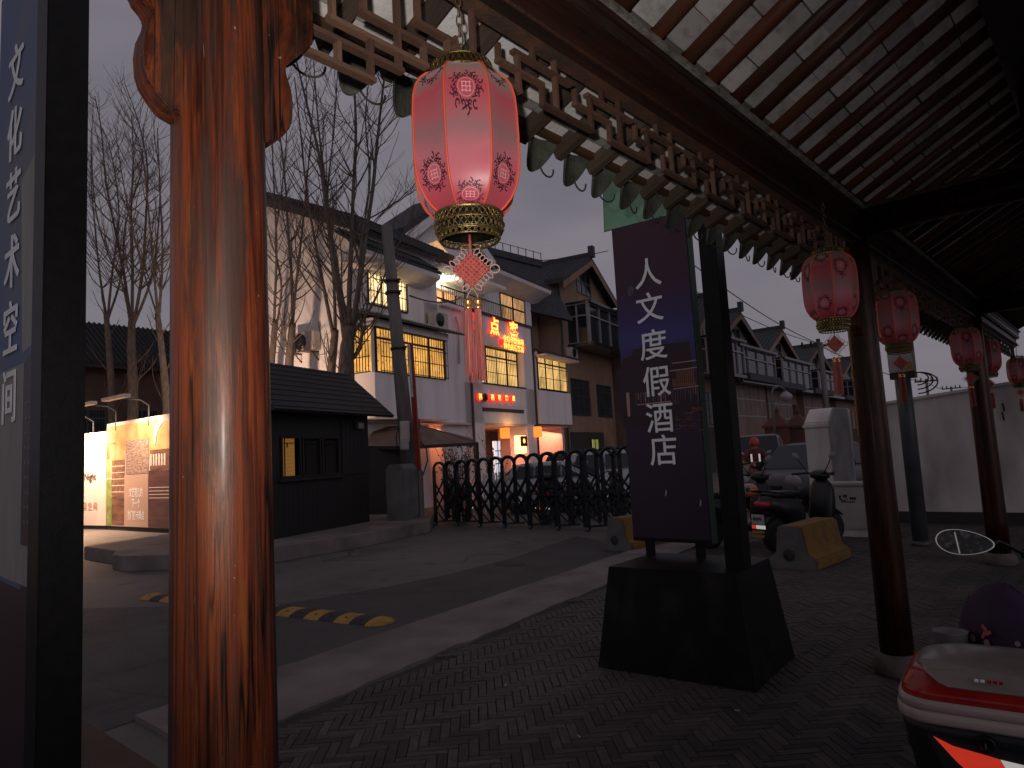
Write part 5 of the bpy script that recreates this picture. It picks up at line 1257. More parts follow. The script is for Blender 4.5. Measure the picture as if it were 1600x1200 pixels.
# dark red shrine-like gate posts and small street things in the distance
for i, (px, lab) in enumerate(((1218, 'left one of two dull red roofed gate pillars across the street'), (1250, 'right one of two dull red roofed gate pillars across the street'))):
    p = AD(px, 690, 30); t = thing('gate_pillar', lab, 'gate pillar', (p.x, p.y, 0), rrz, 'red gate pillars')
    zt = AD(px, 650, 30).z
    lb(MB().box((-.45, -.45, 0), (.45, .45, zt - .5)), 'shaft', 'brickred', t); lb(MB().lathe([(.75, zt - .5), (.75, zt - .4), (.2, zt), (.08, zt + .1), (.12, zt + .25), (.0, zt + .45)], (0, 0, 0), 4, smooth=False, ph=PI / 4), 'cap', 'brickred', t)
sl_ = AD(1212, 690, 24); t = thing('street_lamp', 'thin street lamp with curved arm and globe in front of the far houses', 'street lamp', (sl_.x, sl_.y, 0), 0)
zt = AD(1205, 622, 24).z
lb(MB().tube([(0, 0, 0), (0, 0, zt + .1), (.05, .1, zt + .35), (.2, .3, zt + .42), (.35, .42, zt + .25)], .045, 8), 'post', 'greypole', t); lb(MB().lathe([(.02, .2), (.2, .05), (.22, -.05), (.12, -.16), (.01, -.2)], (.35, .42, zt + .05), 14), 'globe', 'white_frame', t)

# ================================================================== FAR LEFT: BILLBOARDS, DARK HOUSE
hl = AD(134, 640, 40); hr = AD(275, 640, 44)
ah = Vector((hr.x - hl.x, hr.y - hl.y, 0)).normalized(); hrz = math.atan2(ah.y, ah.x); wl = 16
oh = Vector((hl.x, hl.y, 0)) - ah * 5
MAT['roof_night'] = M('night_dimmed_roof_tile', (.012, .012, .014), .9)  # dimness of night put into the roof and wall colours
MAT['night_wall'] = M('night_dimmed_brown_wall', (.10, .055, .038), .9, 0, (.07, .04, .03), 1.2)
dh = thing('dark_house', 'unlit brown house with grey roof in the dark behind the billboards', 'house', tuple(oh), hrz)
zt = AD(190, 492, 42).z
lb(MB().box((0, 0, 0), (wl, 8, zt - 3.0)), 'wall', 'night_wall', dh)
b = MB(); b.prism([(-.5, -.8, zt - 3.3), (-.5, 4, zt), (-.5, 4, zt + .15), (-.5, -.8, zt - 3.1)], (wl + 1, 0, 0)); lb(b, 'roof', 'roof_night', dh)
b = MB()
for k in range(56): b.obox((-.4 + k * .3, -.8, zt - 3.05), (-.4 + k * .3, 4, zt + .2), .09, .08)
tag(lb(b, 'tile_rows', 'roof_night', dh), kind='stuff')
lb(MB().box((-.5, -.86, zt - 3.42), (wl + .5, -.78, zt - 3.25)), 'gutter', 'iron', dh)
for k in range(5): lwin(dh, 1.2 + k * 3, 3.0 + k * 3, 3.6, 5.6, 0, 'dark_glass', 1, .75, .16, 4, 'greypole')
lwin(dh, 6.8, 8.6, .9, 2.4, 0, 'win_green', 2, .7, .3, 3)
b = MB()
zz0 = AD(250, 520, 43)
lb(MB().box((wl * .78, -3, 0), (wl + 2, 0, zt - 1.2)), 'projecting_wing', 'night_wall', dh)
# floodlit billboards
MAT['bb_white'] = M('cream_print', (.72, .62, .55), .6, 0, (.66, .54, .48), 1.5)
MAT['bb_pink'] = M('pinkish_tan_print', (.50, .33, .25), .6)
MAT['bb_dark'] = M('dark_brown_print', (.10, .045, .03), .6, 0, (.22, .10, .05), 2.5, (.5, 1, 4), 6, .4, .6)
MAT['bb_books'] = M('bookshelf_print', (.06, .03, .025), .6, 0, (.42, .20, .09), 9, (6, 1, .6), 3, .45, .6)
MAT['bb_brick'] = M('brick_print', (.42, .30, .24), .6, 0, (.20, .13, .10), 8, (1, 1, 3), 3, .42, .6)
MAT['bb_green'] = M('leaf_print', (.30, .36, .10), .6, 0, (.12, .16, .04), 4, (3, 1, 1))
MAT['bb_glow'] = M('golden_print', (.75, .42, .18), .6, 0, (.45, .22, .08), 2)
MAT['bb_maroon'] = M('maroon_print', (.07, .025, .028), .6, 0, (.13, .05, .045), 3, (.5, 1, 3))
def billboard(a, b_, ztop, name_label):
    d = (b_ - a); L = d.length; d.normalize(); rz = math.atan2(d.y, d.x)
    t = thing('billboard', name_label, 'billboard', (a.x, a.y, 0), rz, 'floodlit billboards in the yard')
    lb(MB().box((0, 0, .13), (L, .16, ztop)), 'panel', 'bb_white', t); lb(MB().box((0, .03, 0), (L, .2, .128)), 'plinth', 'dark_flat', t)
    return t, L
a1, b1 = G(96, 826), G(165, 828); a2, b2 = G(166, 828), G(275, 834)
BB1, L1_ = billboard(a1, b1, 3.08, 'floodlit cream billboard panel with dark lettering, beside the black post')
BB2, L2_ = billboard(a2, b2, 3.30, 'floodlit brown bookshelf billboard panel with pink text box, beside the big column')
def bpatch(t, u0, u1, z0, z1, mt, k=1): return lb(MB().box((u0, -.004 * k, z0), (u1, -.004 * k + .0035, z1)), 'print_patch', mt, t)
dpx = L2_ / (275 - 166)
def U(px): return (px - 166) * dpx
ZS = 3.75 / 150.0
def Zp(py): return (827 - py) * .0196
bpatch(BB2, 0, U(182), Zp(745), Zp(690), 'bb_glow'); bpatch(BB2, 0, U(176), Zp(820), Zp(747), 'bb_green'); bpatch(BB2, U(172), U(198), Zp(740), Zp(693), 'bb_glow', 2)
bpatch(BB2, U(176), U(198), Zp(775), Zp(718), 'bb_books', 3); bpatch(BB2, U(176), U(198), Zp(818), Zp(776), 'bb_dark', 3); bpatch(BB2, U(166), U(275), Zp(716), Zp(664), 'bb_glow', 1)
bpatch(BB2, U(200), U(236), Zp(741), Zp(690), 'bb_brick', 4); bpatch(BB2, U(236), U(275), Zp(820), Zp(738), 'bb_maroon', 3); bpatch(BB2, U(238), U(275), Zp(738), Zp(708), 'bb_dark', 3)
bpatch(BB2, U(198), U(236), Zp(820), Zp(742), 'bb_pink', 5)
for k in range(6): lb(MB().box((U(239 + k * 4), -.018, Zp(731)), (U(241 + k * 4), -.014, Zp(714))), 'print_line', 'bb_white', BB2)
b = MB()
for k in range(5): lb(MB().box((U(176), -.018, Zp(727 + k * 10)), (U(198), -.0145, Zp(728.2 + k * 10))), 'print_line', 'bb_white', BB2)
for k in range(4): lb(MB().box((U(237), -.018, Zp(762 + k * 5)), (U(275), -.014, Zp(763 + k * 5))), 'print_line', 'bb_white', BB2)
b = MB(); 
for r0, r1, mt in ((.62, .78, 0),):
    cx, cz = U(262), Zp(700)
    pts = [(cx + r1 * math.cos(w * PI / 14), -.019, cz + r1 * math.sin(w * PI / 14)) for w in range(3, 15)] + [(cx + r0 * math.cos(w * PI / 14), -.019, cz + r0 * math.sin(w * PI / 14)) for w in range(14, 2, -1)]
    b.prism(pts, (0, .003, 0))
lb(b, 'arch_print', 'bb_white', BB2)
for s_, y in (('文艺范儿的', 770), ('下一个', 786), ('热门打卡景点', 804)):
    o = text_obj(s_, .29, 'white_char', BB2, WM[BB2] @ basis(Vector((U(217), -.024, Zp(y))), (1, 0, 0), (0, 0, 1)) @ Matrix.Diagonal((.62, 1, 1, 1)), .001, .004, 'printed_text')
text_obj('Night', .34, 'blackprint', BB1, WM[BB1] @ basis(Vector((L1_ * .66, -.012, Zp(742))), (1, 0, 0), (0, 0, 1)), .001, .004, 'printed_text')
text_obj('E', .44, 'blackprint', BB1, WM[BB1] @ basis(Vector((L1_ * .42, -.012, Zp(724))), (1, 0, 0), (0, 0, 1)), .001, .01, 'printed_text')
text_obj('理 空 间', .27, 'bb_pink', BB1, WM[BB1] @ basis(Vector((L1_ * .66, -.012, Zp(790))), (1, 0, 0), (0, 0, 1)), .001, .004, 'printed_text')
for i, (t, u, L, en) in enumerate(((BB1, L1_ * .72, L1_, 330), (BB2, U(182), L2_, 60), (BB2, U(236), L2_, 150))):
    W_ = WM[t]; zt_ = 3.65 if i == 0 else 3.85
    lm_ = thing('billboard_lamp', ('arm lamp over the cream billboard', 'arm lamp over the bookshelf picture on the brown billboard', 'arm lamp over the brick picture at the right of the brown billboard')[i], 'lamp', tuple(W_ @ Vector((u, 0, zt_ - .5))), t.rotation_euler[2], 'arm lamps over the billboards')
    lb(MB().tube([(0, 0, -.3), (0, 0, .3), (0, -.25, .45), (0, -.9, .5)], .025, 6), 'arm', 'greypole', lm_); lb(MB().box((-.75, -1.0, .44), (.75, -.82, .53)), 'lamp_bar', 'ac', lm_)
    light('floodlight', 'SPOT', W_ @ Vector((u, -1.0, zt_ - .12)), en * 4.2, (1, .68, .46), W_ @ Vector((u, .1, 1.9)), spot_size=math.radians(125), spot_blend=.8, shadow_soft_size=.12)
light('yard_floodlight', 'SPOT', WM[BB1] @ Vector((L1_ * .5, -2.6, 4.4)), 15000, (1, .58, .34), WM[BB1] @ Vector((L1_ * .9, -5.0, 0)), spot_size=math.radians(118), spot_blend=1, shadow_soft_size=.2)

# ================================================================== TREES
def grow(name, label, leaders, depth, group, seed, trunk=None, twig_n=9, tw_len=1.5, spread=.9):
    """leaders: list of (points in the picture, r0, r1) stood up at a depth from the camera, with depth jitter"""
    g = random.Random(seed)
    p0 = AD(leaders[0][0][0][0], leaders[0][0][0][1], depth)
    t = thing(name, label, 'tree', (p0.x, p0.y, 0), 0, group)
    view = (Vector((p0.x, p0.y, 0))).normalized(); side = Vector((view.y, -view.x, 0))
    tr = MB(); br = MB(); tw = MB()
    for li, (pts, r0, r1) in enumerate(leaders):
        P_ = []; dj = g.uniform(-1, 1) * spread if li else 0
        for i, (x, y) in enumerate(pts):
            f = i / (len(pts) - 1); p = AD(x, y, depth + dj * f); P_.append(p)
        # smooth subdivision
        Q = []
        for i in range(len(P_) - 1):
            for k in range(4):
                t_ = k / 4; a = P_[max(i - 1, 0)]; b_ = P_[i]; c = P_[i + 1]; d = P_[min(i + 2, len(P_) - 1)]
                Q.append(.5 * ((2 * b_) + (-a + c) * t_ + (2 * a - 5 * b_ + 4 * c - d) * t_ ** 2 + (-a + 3 * b_ - 3 * c + d) * t_ ** 3))
        Q.append(P_[-1])
        if li == 0: Q = [Vector((Q[0].x, Q[0].y, 0))] + Q
        r0 *= (.9 if li == 0 else .66); r1 *= .7
        n_ = len(Q); rad = [r0 + (r1 - r0) * (i / (n_ - 1)) ** .8 for i in range(n_)]
        for i in range(n_): rad[i] *= 1 + g.uniform(-.07, .07)
        (tr if li == 0 or r0 > .07 else br).tube(Q, rad, 9 if r0 > .08 else 6)
        if li == 0 and not trunk: continue
        # side twigs
        m_ = int(twig_n * (n_ / 16) * (1.2 if li else .4))
        for k in range(m_):
            i = g.randint(max(1, int(n_ * .18)), n_ - 2); p = Q[i]; d = (Q[i + 1] - Q[i - 1]).normalized()
            a = g.uniform(0, 2 * PI); out_ = (side * math.cos(a) + view * math.sin(a)).normalized()
            L = tw_len * g.uniform(.5, 1.25) * (1 - .45 * i / n_); st = (d * g.uniform(.35, 1.0) + out_ * g.uniform(.5, 1.0)).normalized()
            pts2 = [p]; cur = st.copy(); N = 7
            for j in range(N):
                cur = (cur + Vector((g.uniform(-.12, .12), g.uniform(-.12, .12), .13 + g.uniform(-.07, .07)))).normalized(); pts2.append(pts2[-1] + cur * L / N)
            rr = min(rad[i] * .42, .022)
            br.tube(pts2, [rr * (1 - .75 * j / N) + .0025 for j in range(N + 1)], 4, cap=False)
            for kk in range(g.randint(2, 5)):
                j = g.randint(1, N - 1); a = g.uniform(0, 2 * PI); o2_ = (side * math.cos(a) + view * math.sin(a) + Vector((0, 0, g.uniform(-.1, .6)))).normalized()
                c2 = (cur * .6 + o2_ * .8).normalized(); l2 = L * g.uniform(.25, .6); q_ = [pts2[j]]
                for jj in range(4):
                    c2 = (c2 + Vector((g.uniform(-.15, .15), g.uniform(-.15, .15), .10))).normalized(); q_.append(q_[-1] + c2 * l2 / 4)
                tw.tube(q_, [.0058, .005, .0042, .0035, .0026], 3, cap=False)
    if tr.v: tr.build('trunk', 'bark', t, fix=False)
    if br.v: tag(br.build('branches', 'bark', t, fix=False), kind='stuff')
    if tw.v: tag(tw.build('twigs', 'twig', t, fix=False), kind='stuff')
    return t
TG = 'bare pollarded trees by the guesthouse'
grow('bare_tree', 'largest bare pollarded tree, thick forked trunk over the right end of the hut roof', [
    ([(541, 612), (541, 570), (543, 540), (547, 510)], .30, .24),
    ([(540, 535), (531, 470), (520, 400), (509, 320), (498, 240), (480, 165), (462, 90)], .14, .035),
    ([(545, 515), (546, 450), (549, 380), (552, 300), (556, 210), (553, 130), (548, 78)], .13, .03),
    ([(549, 515), (562, 440), (573, 360), (583, 290), (590, 215), (597, 150), (602, 112)], .13, .03),
    ([(545, 520), (530, 440), (517, 360), (506, 270), (497, 190), (490, 95)], .11, .025),
    ([(553, 520), (575, 488), (592, 455), (605, 420), (628, 370), (655, 330)], .07, .02),
    ([(560, 440), (566, 370), (578, 280), (571, 190), (578, 110)], .07, .02),
    ([(551, 560), (562, 545), (566, 520), (571, 508)], .09, .06),
    ([(590, 215), (612, 190), (640, 168)], .03, .012), ([(573, 360), (600, 330), (645, 300)], .03, .01), ([(556, 210), (530, 170), (522, 110)], .03, .01)], 19.5, TG, 11, True, 15, 2.1)
grow('bare_tree', 'slimmer bare tree just left of the largest trunk above the hut roof', [
    ([(518, 612), (518, 575), (521, 545), (524, 515)], .17, .15),
    ([(522, 530), (510, 470), (500, 420), (489, 360), (478, 290), (470, 210), (460, 120)], .11, .025),
    ([(524, 520), (522, 450), (516, 380), (512, 300), (522, 200), (528, 100)], .09, .02),
    ([(500, 470), (470, 425), (452, 380), (436, 310), (424, 250)], .05, .015)], 20.5, TG, 12, True, 14, 2.0)
grow('bare_tree', 'bare tree with a knobbly stump beside the big column, left of the other trunks', [
    ([(453, 612), (452, 570), (455, 535), (457, 505)], .19, .15),
    ([(457, 515), (456, 440), (450, 360), (446, 290), (436, 200), (425, 115)], .10, .025),
    ([(456, 520), (462, 450), (470, 380), (478, 300), (486, 210), (492, 120)], .09, .02),
    ([(449, 545), (444, 525), (443, 507)], .08, .05), ([(460, 540), (463, 555)], .05, .04)], 21, TG, 13, True, 14, 2.0)
grow('bare_tree', 'leftmost bare tree of the hut group, half hidden by the big column', [
    ([(420, 640), (422, 590), (426, 550), (430, 500)], .16, .12),
    ([(427, 530), (430, 460), (432, 380), (428, 290), (424, 200), (418, 110)], .09, .02),
    ([(430, 520), (440, 450), (430, 380), (440, 300), (448, 200), (440, 120)], .07, .02)], 22, TG, 14, True, 14, 2.0)
TL = 'bare trees over the far left billboards'
grow('bare_tree', 'fan shaped bare tree rising between the black post and the big column', [
    ([(208, 660), (208, 600), (206, 545), (206, 500)], .22, .17),
    ([(206, 520), (194, 430), (178, 350), (165, 280), (158, 200), (148, 150)], .10, .02),
    ([(206, 510), (207, 420), (205, 330), (208, 250), (206, 180)], .10, .02),
    ([(207, 515), (222, 430), (228, 340), (230, 260), (216, 190), (194, 128)], .10, .015),
    ([(205, 510), (190, 440), (170, 400), (150, 330), (143, 240)], .07, .02),
    ([(208, 510), (235, 440), (246, 370), (250, 280), (240, 210)], .08, .02)], 24, TL, 21, True, 24, 2.2)
grow('bare_tree', 'thin bare tree with many upright shoots beside the black post on the left', [
    ([(176, 660), (174, 600), (170, 540), (166, 490)], .17, .13),
    ([(168, 505), (156, 430), (148, 350), (142, 270), (146, 160)], .08, .015),
    ([(168, 500), (176, 420), (186, 340), (176, 250), (160, 200)], .08, .02),
    ([(168, 500), (190, 430), (196, 350), (220, 270), (224, 200)], .07, .02)], 26, TL, 22, True, 24, 2.2)
grow('bare_tree', 'bare tree close against the left edge of the big column', [
    ([(262, 660), (258, 600), (252, 540), (246, 490)], .17, .13),
    ([(248, 505), (240, 420), (232, 330), (222, 240), (200, 180)], .08, .015),
    ([(248, 500), (254, 400), (250, 300), (246, 200)], .08, .02),
    ([(248, 500), (226, 430), (205, 350), (190, 270), (180, 200)], .06, .015)], 23, TL, 23, True, 22, 2.0)

# ================================================================== CARS
def make_car(label, paint, loc, rz, L=4.4, W=1.75, H=1.5, van=False, group='cars parked beyond the gate'):
    t = thing('parked_car', label, 'car', loc, rz, group)
    hood = .92 if not van else 1.05; hl_ = L * (.24 if not van else .16)
    ST = [(-L / 2, .55, .80, .80), (-L / 2 + .08, .35, .92, .92), (-L / 2 + .5, .28, hood + .06, .98), (-L * .1, .25, hood + .08, 1.0), (L / 2 - hl_ - .2, .25, hood + .04, 1.0), (L / 2 - .5, .28, hood - .06, .97), (L / 2 - .12, .33, hood - .18, .90), (L / 2, .45, hood - .36, .80)]
    def loft(rows, mat, name, par):
        b = MB(); n = len(rows[0]); vs = [p for r_ in rows for p in r_]
        b.add(vs, [(i * n + k, i * n + (k + 1) % n, (i + 1) * n + (k + 1) % n, (i + 1) * n + k) for i in range(len(rows) - 1) for k in range(n)] + [tuple(range(n)), tuple(range((len(rows) - 1) * n, len(rows) * n))], True)
        return lb(b, name, mat, par)
    def sec(x, zb, zt, w):
        w = w * W / 2; h = zt - zb
        return [(x, -w * .92, zb), (x, -w, zb + h * .25), (x, -w * .99, zb + h * .65), (x, -w * .90, zb + h * .93), (x, -w * .6, zt), (x, w * .6, zt), (x, w * .90, zb + h * .93), (x, w * .99, zb + h * .65), (x, w, zb + h * .25), (x, w * .92, zb)]
    body = loft([sec(*s) for s in ST], paint, 'body', t)
    c0_, c1_ = (-L / 2 + (.15 if van else .35)), L / 2 - hl_ - .15
    CB = [(c0_, hood + .02, .88), (c0_ + .25, H - .06, .74), (c0_ + .7, H, .72), (c1_ - (.75 if not van else .6) - .5, H, .72), (c1_ - (.75 if not van else .55), H - .05, .74), (c1_, hood, .90)]
    def csec(x, z, w):
        w = w * W / 2; zb = hood - .05
        return [(x, -W / 2 * .90, zb), (x, -w - (W / 2 * .88 - w) * .35, zb + (z - zb) * .5), (x, -w, z - .05), (x, -w * .8, z), (x, w * .8, z), (x, w, z - .05), (x, w + (W / 2 * .88 - w) * .35, zb + (z - zb) * .5), (x, W / 2 * .90, zb)]
    loft([csec(*s) for s in CB], paint, 'cabin', t)
    # windows
    xs = [c0_ + .30, c0_ + (c1_ - c0_) * .34, c0_ + (c1_ - c0_) * .36, c0_ + (c1_ - c0_) * .64, c0_ + (c1_ - c0_) * .66, c1_ - .62]
    for s in (-1, 1):
        for k in range(3):
            xa, xb_ = xs[2 * k], xs[2 * k + 1]; yb, yt = W / 2 * .905, W / 2 * .765
            top_b = xb_ if k < 2 else xb_ - .32; 
            b = MB(); b.add([(xa, s * yb, hood + .06), (xb_ + (.30 if k == 2 else 0), s * yb, hood + .06), (top_b, s * yt, H - .10), (xa + (.12 if k == 0 else 0), s * yt, H - .10)], [(0, 1, 2, 3)], False); lb(b, 'side_window', 'carglass', t)
    x0_ = c1_ - (.75 if not van else .55)
    b = MB(); b.add([(c1_ + .03, -W * .40, hood + .04), (c1_ + .03, W * .40, hood + .04), (x0_ + .05, W * .335, H - .05), (x0_ + .05, -W * .335, H - .05)], [(0, 1, 2, 3)], False); lb(b, 'windscreen', 'carglass', t)
    b = MB(); b.add([(c0_ - .015, -W * .38, hood + .14), (c0_ - .015, W * .38, hood + .14), (c0_ + .235, W * .33, H - .10), (c0_ + .235, -W * .33, H - .10)], [(0, 1, 2, 3)], False); lb(b, 'rear_window', 'carglass', t)
    for x in (-L * .31, L * .31):
        for s in (-1, 1):
            w_ = lb(MB().tube([(x, s * (W / 2 - .18), .32), (x, s * (W / 2 + .01), .32)], .32, 20), 'wheel', 'tyre', t)
            lb(MB().tube([(x, s * (W / 2 + .005), .32), (x, s * (W / 2 + .025), .32)], .19, 12), 'rim', 'chrome', w_)
    for s in (-1, 1):
        lb(MB().lathe([(.02, .03), (.13, .02), (.16, -.06)], (0, 0, 0), 14, sy=1.3), 'headlight', 'white_frame', t).matrix_basis = Matrix.Translation((L / 2 - .10, s * W * .36, hood - .22)) @ Matrix.Rotation(PI / 2, 4, 'Y')
        lb(MB().box((-L / 2 - .01, s * W * .40 - .12, .78), (-L / 2 + .08, s * W * .40 + .10, .98)), 'tail_light', 'redlens', t)
        lb(MB().box((c1_ - .35, s * (W / 2 + .02) - .09, hood + .05), (c1_ - .2, s * (W / 2 + .02) + .09, hood + .2)), 'wing_mirror', paint, t, bevel=.02)
    lb(MB().box((L / 2 - .02, -W * .25, .42), (L / 2 + .02, W * .25, .62)), 'grille', 'blackplastic', t)
    lb(MB().box((L / 2 + .005, -.22, .40), (L / 2 + .03, .22, .52)), 'number_plate', 'cabinet', t); lb(MB().box((-L / 2 - .03, -.22, .55), (-L / 2 - .005, .22, .68)), 'number_plate', 'cabinet', t)
    return t
def gpt(px, py): p = G(px, py); return (p.x, p.y, 0)
def dpt(px, d): p = AD(px, 720, d); return (p.x, p.y, 0)
make_car('pale silver beige van standing left of the white wall, seen from its side', 'carsilver', dpt(1185, 21), F.rz + PI + .12, 4.5, 1.75, 1.85, True)
make_car('dark grey car with sloping windscreen just left of the white wall pillar', 'cardark', dpt(1262, 17.2), math.radians(-98), 4.3, 1.75, 1.55)
make_car('white van behind the right end of the folding gate', 'carwhite', dpt(985, 20.5), F.rz - PI / 2 + .5, 4.4, 1.7, 1.62, True)
make_car('grey car behind the gate between the white van and the lit entrance', 'cardark', dpt(930, 24.5), F.rz - PI / 2 + .3, 4.4, 1.75, 1.6)
make_car('white hatchback seen low through the middle of the folding gate', 'carwhite', dpt(885, 19.5), F.rz - PI / 2 + .2, 4.0, 1.65, 1.4)

# ================================================================== PICKET FENCE, CANOPY
pf = thing('picket_fence', 'white picket fence along the guesthouse front, seen through the folding gate', 'fence', tuple(F.o - F.n * 4.4 - F.a * 8), F.rz)
pk = cube_mesh('picket', 'white_paint', .0)
for k in range(86):
    inst('picket', pk, pf, WM[pf] @ TRS((k * .17, 0, .62), (.07, .025, 1.1 + .07 * math.sin(k * 1.3) * 0)))
for z in (.35, .95): lb(MB().box((-.1, .015, z - .03), (14.6, .045, z + .03)), 'rail', 'white_paint', pf)
MAT['bluelight'] = M('blue_fairy_bulb', (.1, .1, .5), .5, emit=(.2, .25, 1), estr=4.0)
fy_ = thing('fairy_lights', 'string of tiny blue lights along the picket fence behind the folding gate', 'string lights', tuple(WM[pf] @ Vector((8.5, -.06, 1.2))), F.rz)
lb(MB().tube([(k * .25, -.02, -.04 - .05 * (k % 2)) for k in range(22)], .004, 4), 'wire', 'rubber', fy_)
for k in range(0, 22, 2): lb(MB().lathe([(.001, -.022), (.020, 0), (.001, .022)], (k * .25, -.03, -.05), 6), 'bulb', 'bluelight' if k % 3 else 'boxlit', fy_)
cn = thing('canopy', 'brown canvas canopy roof between the hut and the guesthouse entrance', 'canopy', tuple(AD(640, 720, 21).xy) + (0,), 0)
D1 = 21.5
Pn = [AD(574, 697, 19.5), AD(632, 697, 19.5), AD(745, 691, 23), AD(735, 684, 25), AD(585, 667, 22.5), AD(655, 664, 22.0)]
b = MB(); b.add([Pn[0], Pn[1], Pn[5], Pn[4]], [(0, 1, 2, 3)], False); b.add([Pn[1], Pn[2], Pn[5]], [(0, 1, 2)], False); b.add([Pn[2], Pn[3], Pn[5]], [(0, 1, 2)], False); b.build('canvas_roof', 'canvas', cn)
b = MB()
for a, c in ((0, 1), (1, 2), (1, 5), (2, 5)): b.obox(Pn[a] - Vector((0, 0, .05)), Pn[c] - Vector((0, 0, .05)), .07, .10)
for i in (0, 1, 2): b.obox(Pn[i], (Pn[i].x, Pn[i].y, 0), .08, .08)
b.build('frame', 'iron', cn)
dw = thing('dark_wall', 'dark boarded wall between the black hut and the leaning pole', 'wall', tuple(AD(600, 760, 19.3).xy) + (0,), 0)
a, c = AD(560, 760, 19.0), AD(634, 760, 19.8)
MB().prism([(a.x, a.y, 0), (c.x, c.y, 0), (c.x, c.y, AD(610, 698, 19.5).z), (a.x, a.y, AD(590, 698, 19.2).z)], (-.15, .1, 0)).build('boards', 'dark_flat', dw)
# potted shrubs beyond the gate
g = random.Random(5)
for i, (px, d, lab) in enumerate(((706, 23, 'spindly dark shrub in front of the lit entrance, left'), (722, 24, 'dark twiggy shrub beside the guesthouse drainpipe'), (770, 24.5, 'thin leafless shrub in front of the entrance door'))):
    p = dpt(px, d); t = thing('shrub', lab, 'shrub', p, 0, 'shrubs before the guesthouse'); b = MB(); l_ = MB()
    for k in range(26):
        a = g.uniform(0, 2 * PI); r = g.uniform(.1, .8); h = g.uniform(1.0, 2.5)
        e = Vector((p[0] + r * math.cos(a), p[1] + r * math.sin(a), h)); s = Vector((p[0] + .1 * math.cos(a), p[1] + .1 * math.sin(a), .3)); m_ = (s + e) / 2 + Vector((g.uniform(-.15, .15), g.uniform(-.15, .15), .1))
        b.tube([s, m_, e], [.018, .012, .005], 4, cap=False)
        for q_ in range(5 if i < 2 else 1):
            c = m_.lerp(e, g.random()) + Vector((g.uniform(-.12, .12), g.uniform(-.12, .12), g.uniform(-.1, .1))); ax = Vector((g.uniform(-1, 1), g.uniform(-1, 1), g.uniform(-1, 1))).normalized() * .05; bx_ = ax.orthogonal().normalized() * .03
            l_.add([c - ax, c + bx_, c + ax, c - bx_], [(0, 1, 2, 3)], False)
    b.build('stems', 'bark', t, fix=False); tag(l_.build('leaves', 'leaf', t, fix=False), kind='stuff'); MB().lathe([(.16, 0), (.22, .35), (.24, .36)], (p[0], p[1], 0), 12).build('pot', 'brickred', t)

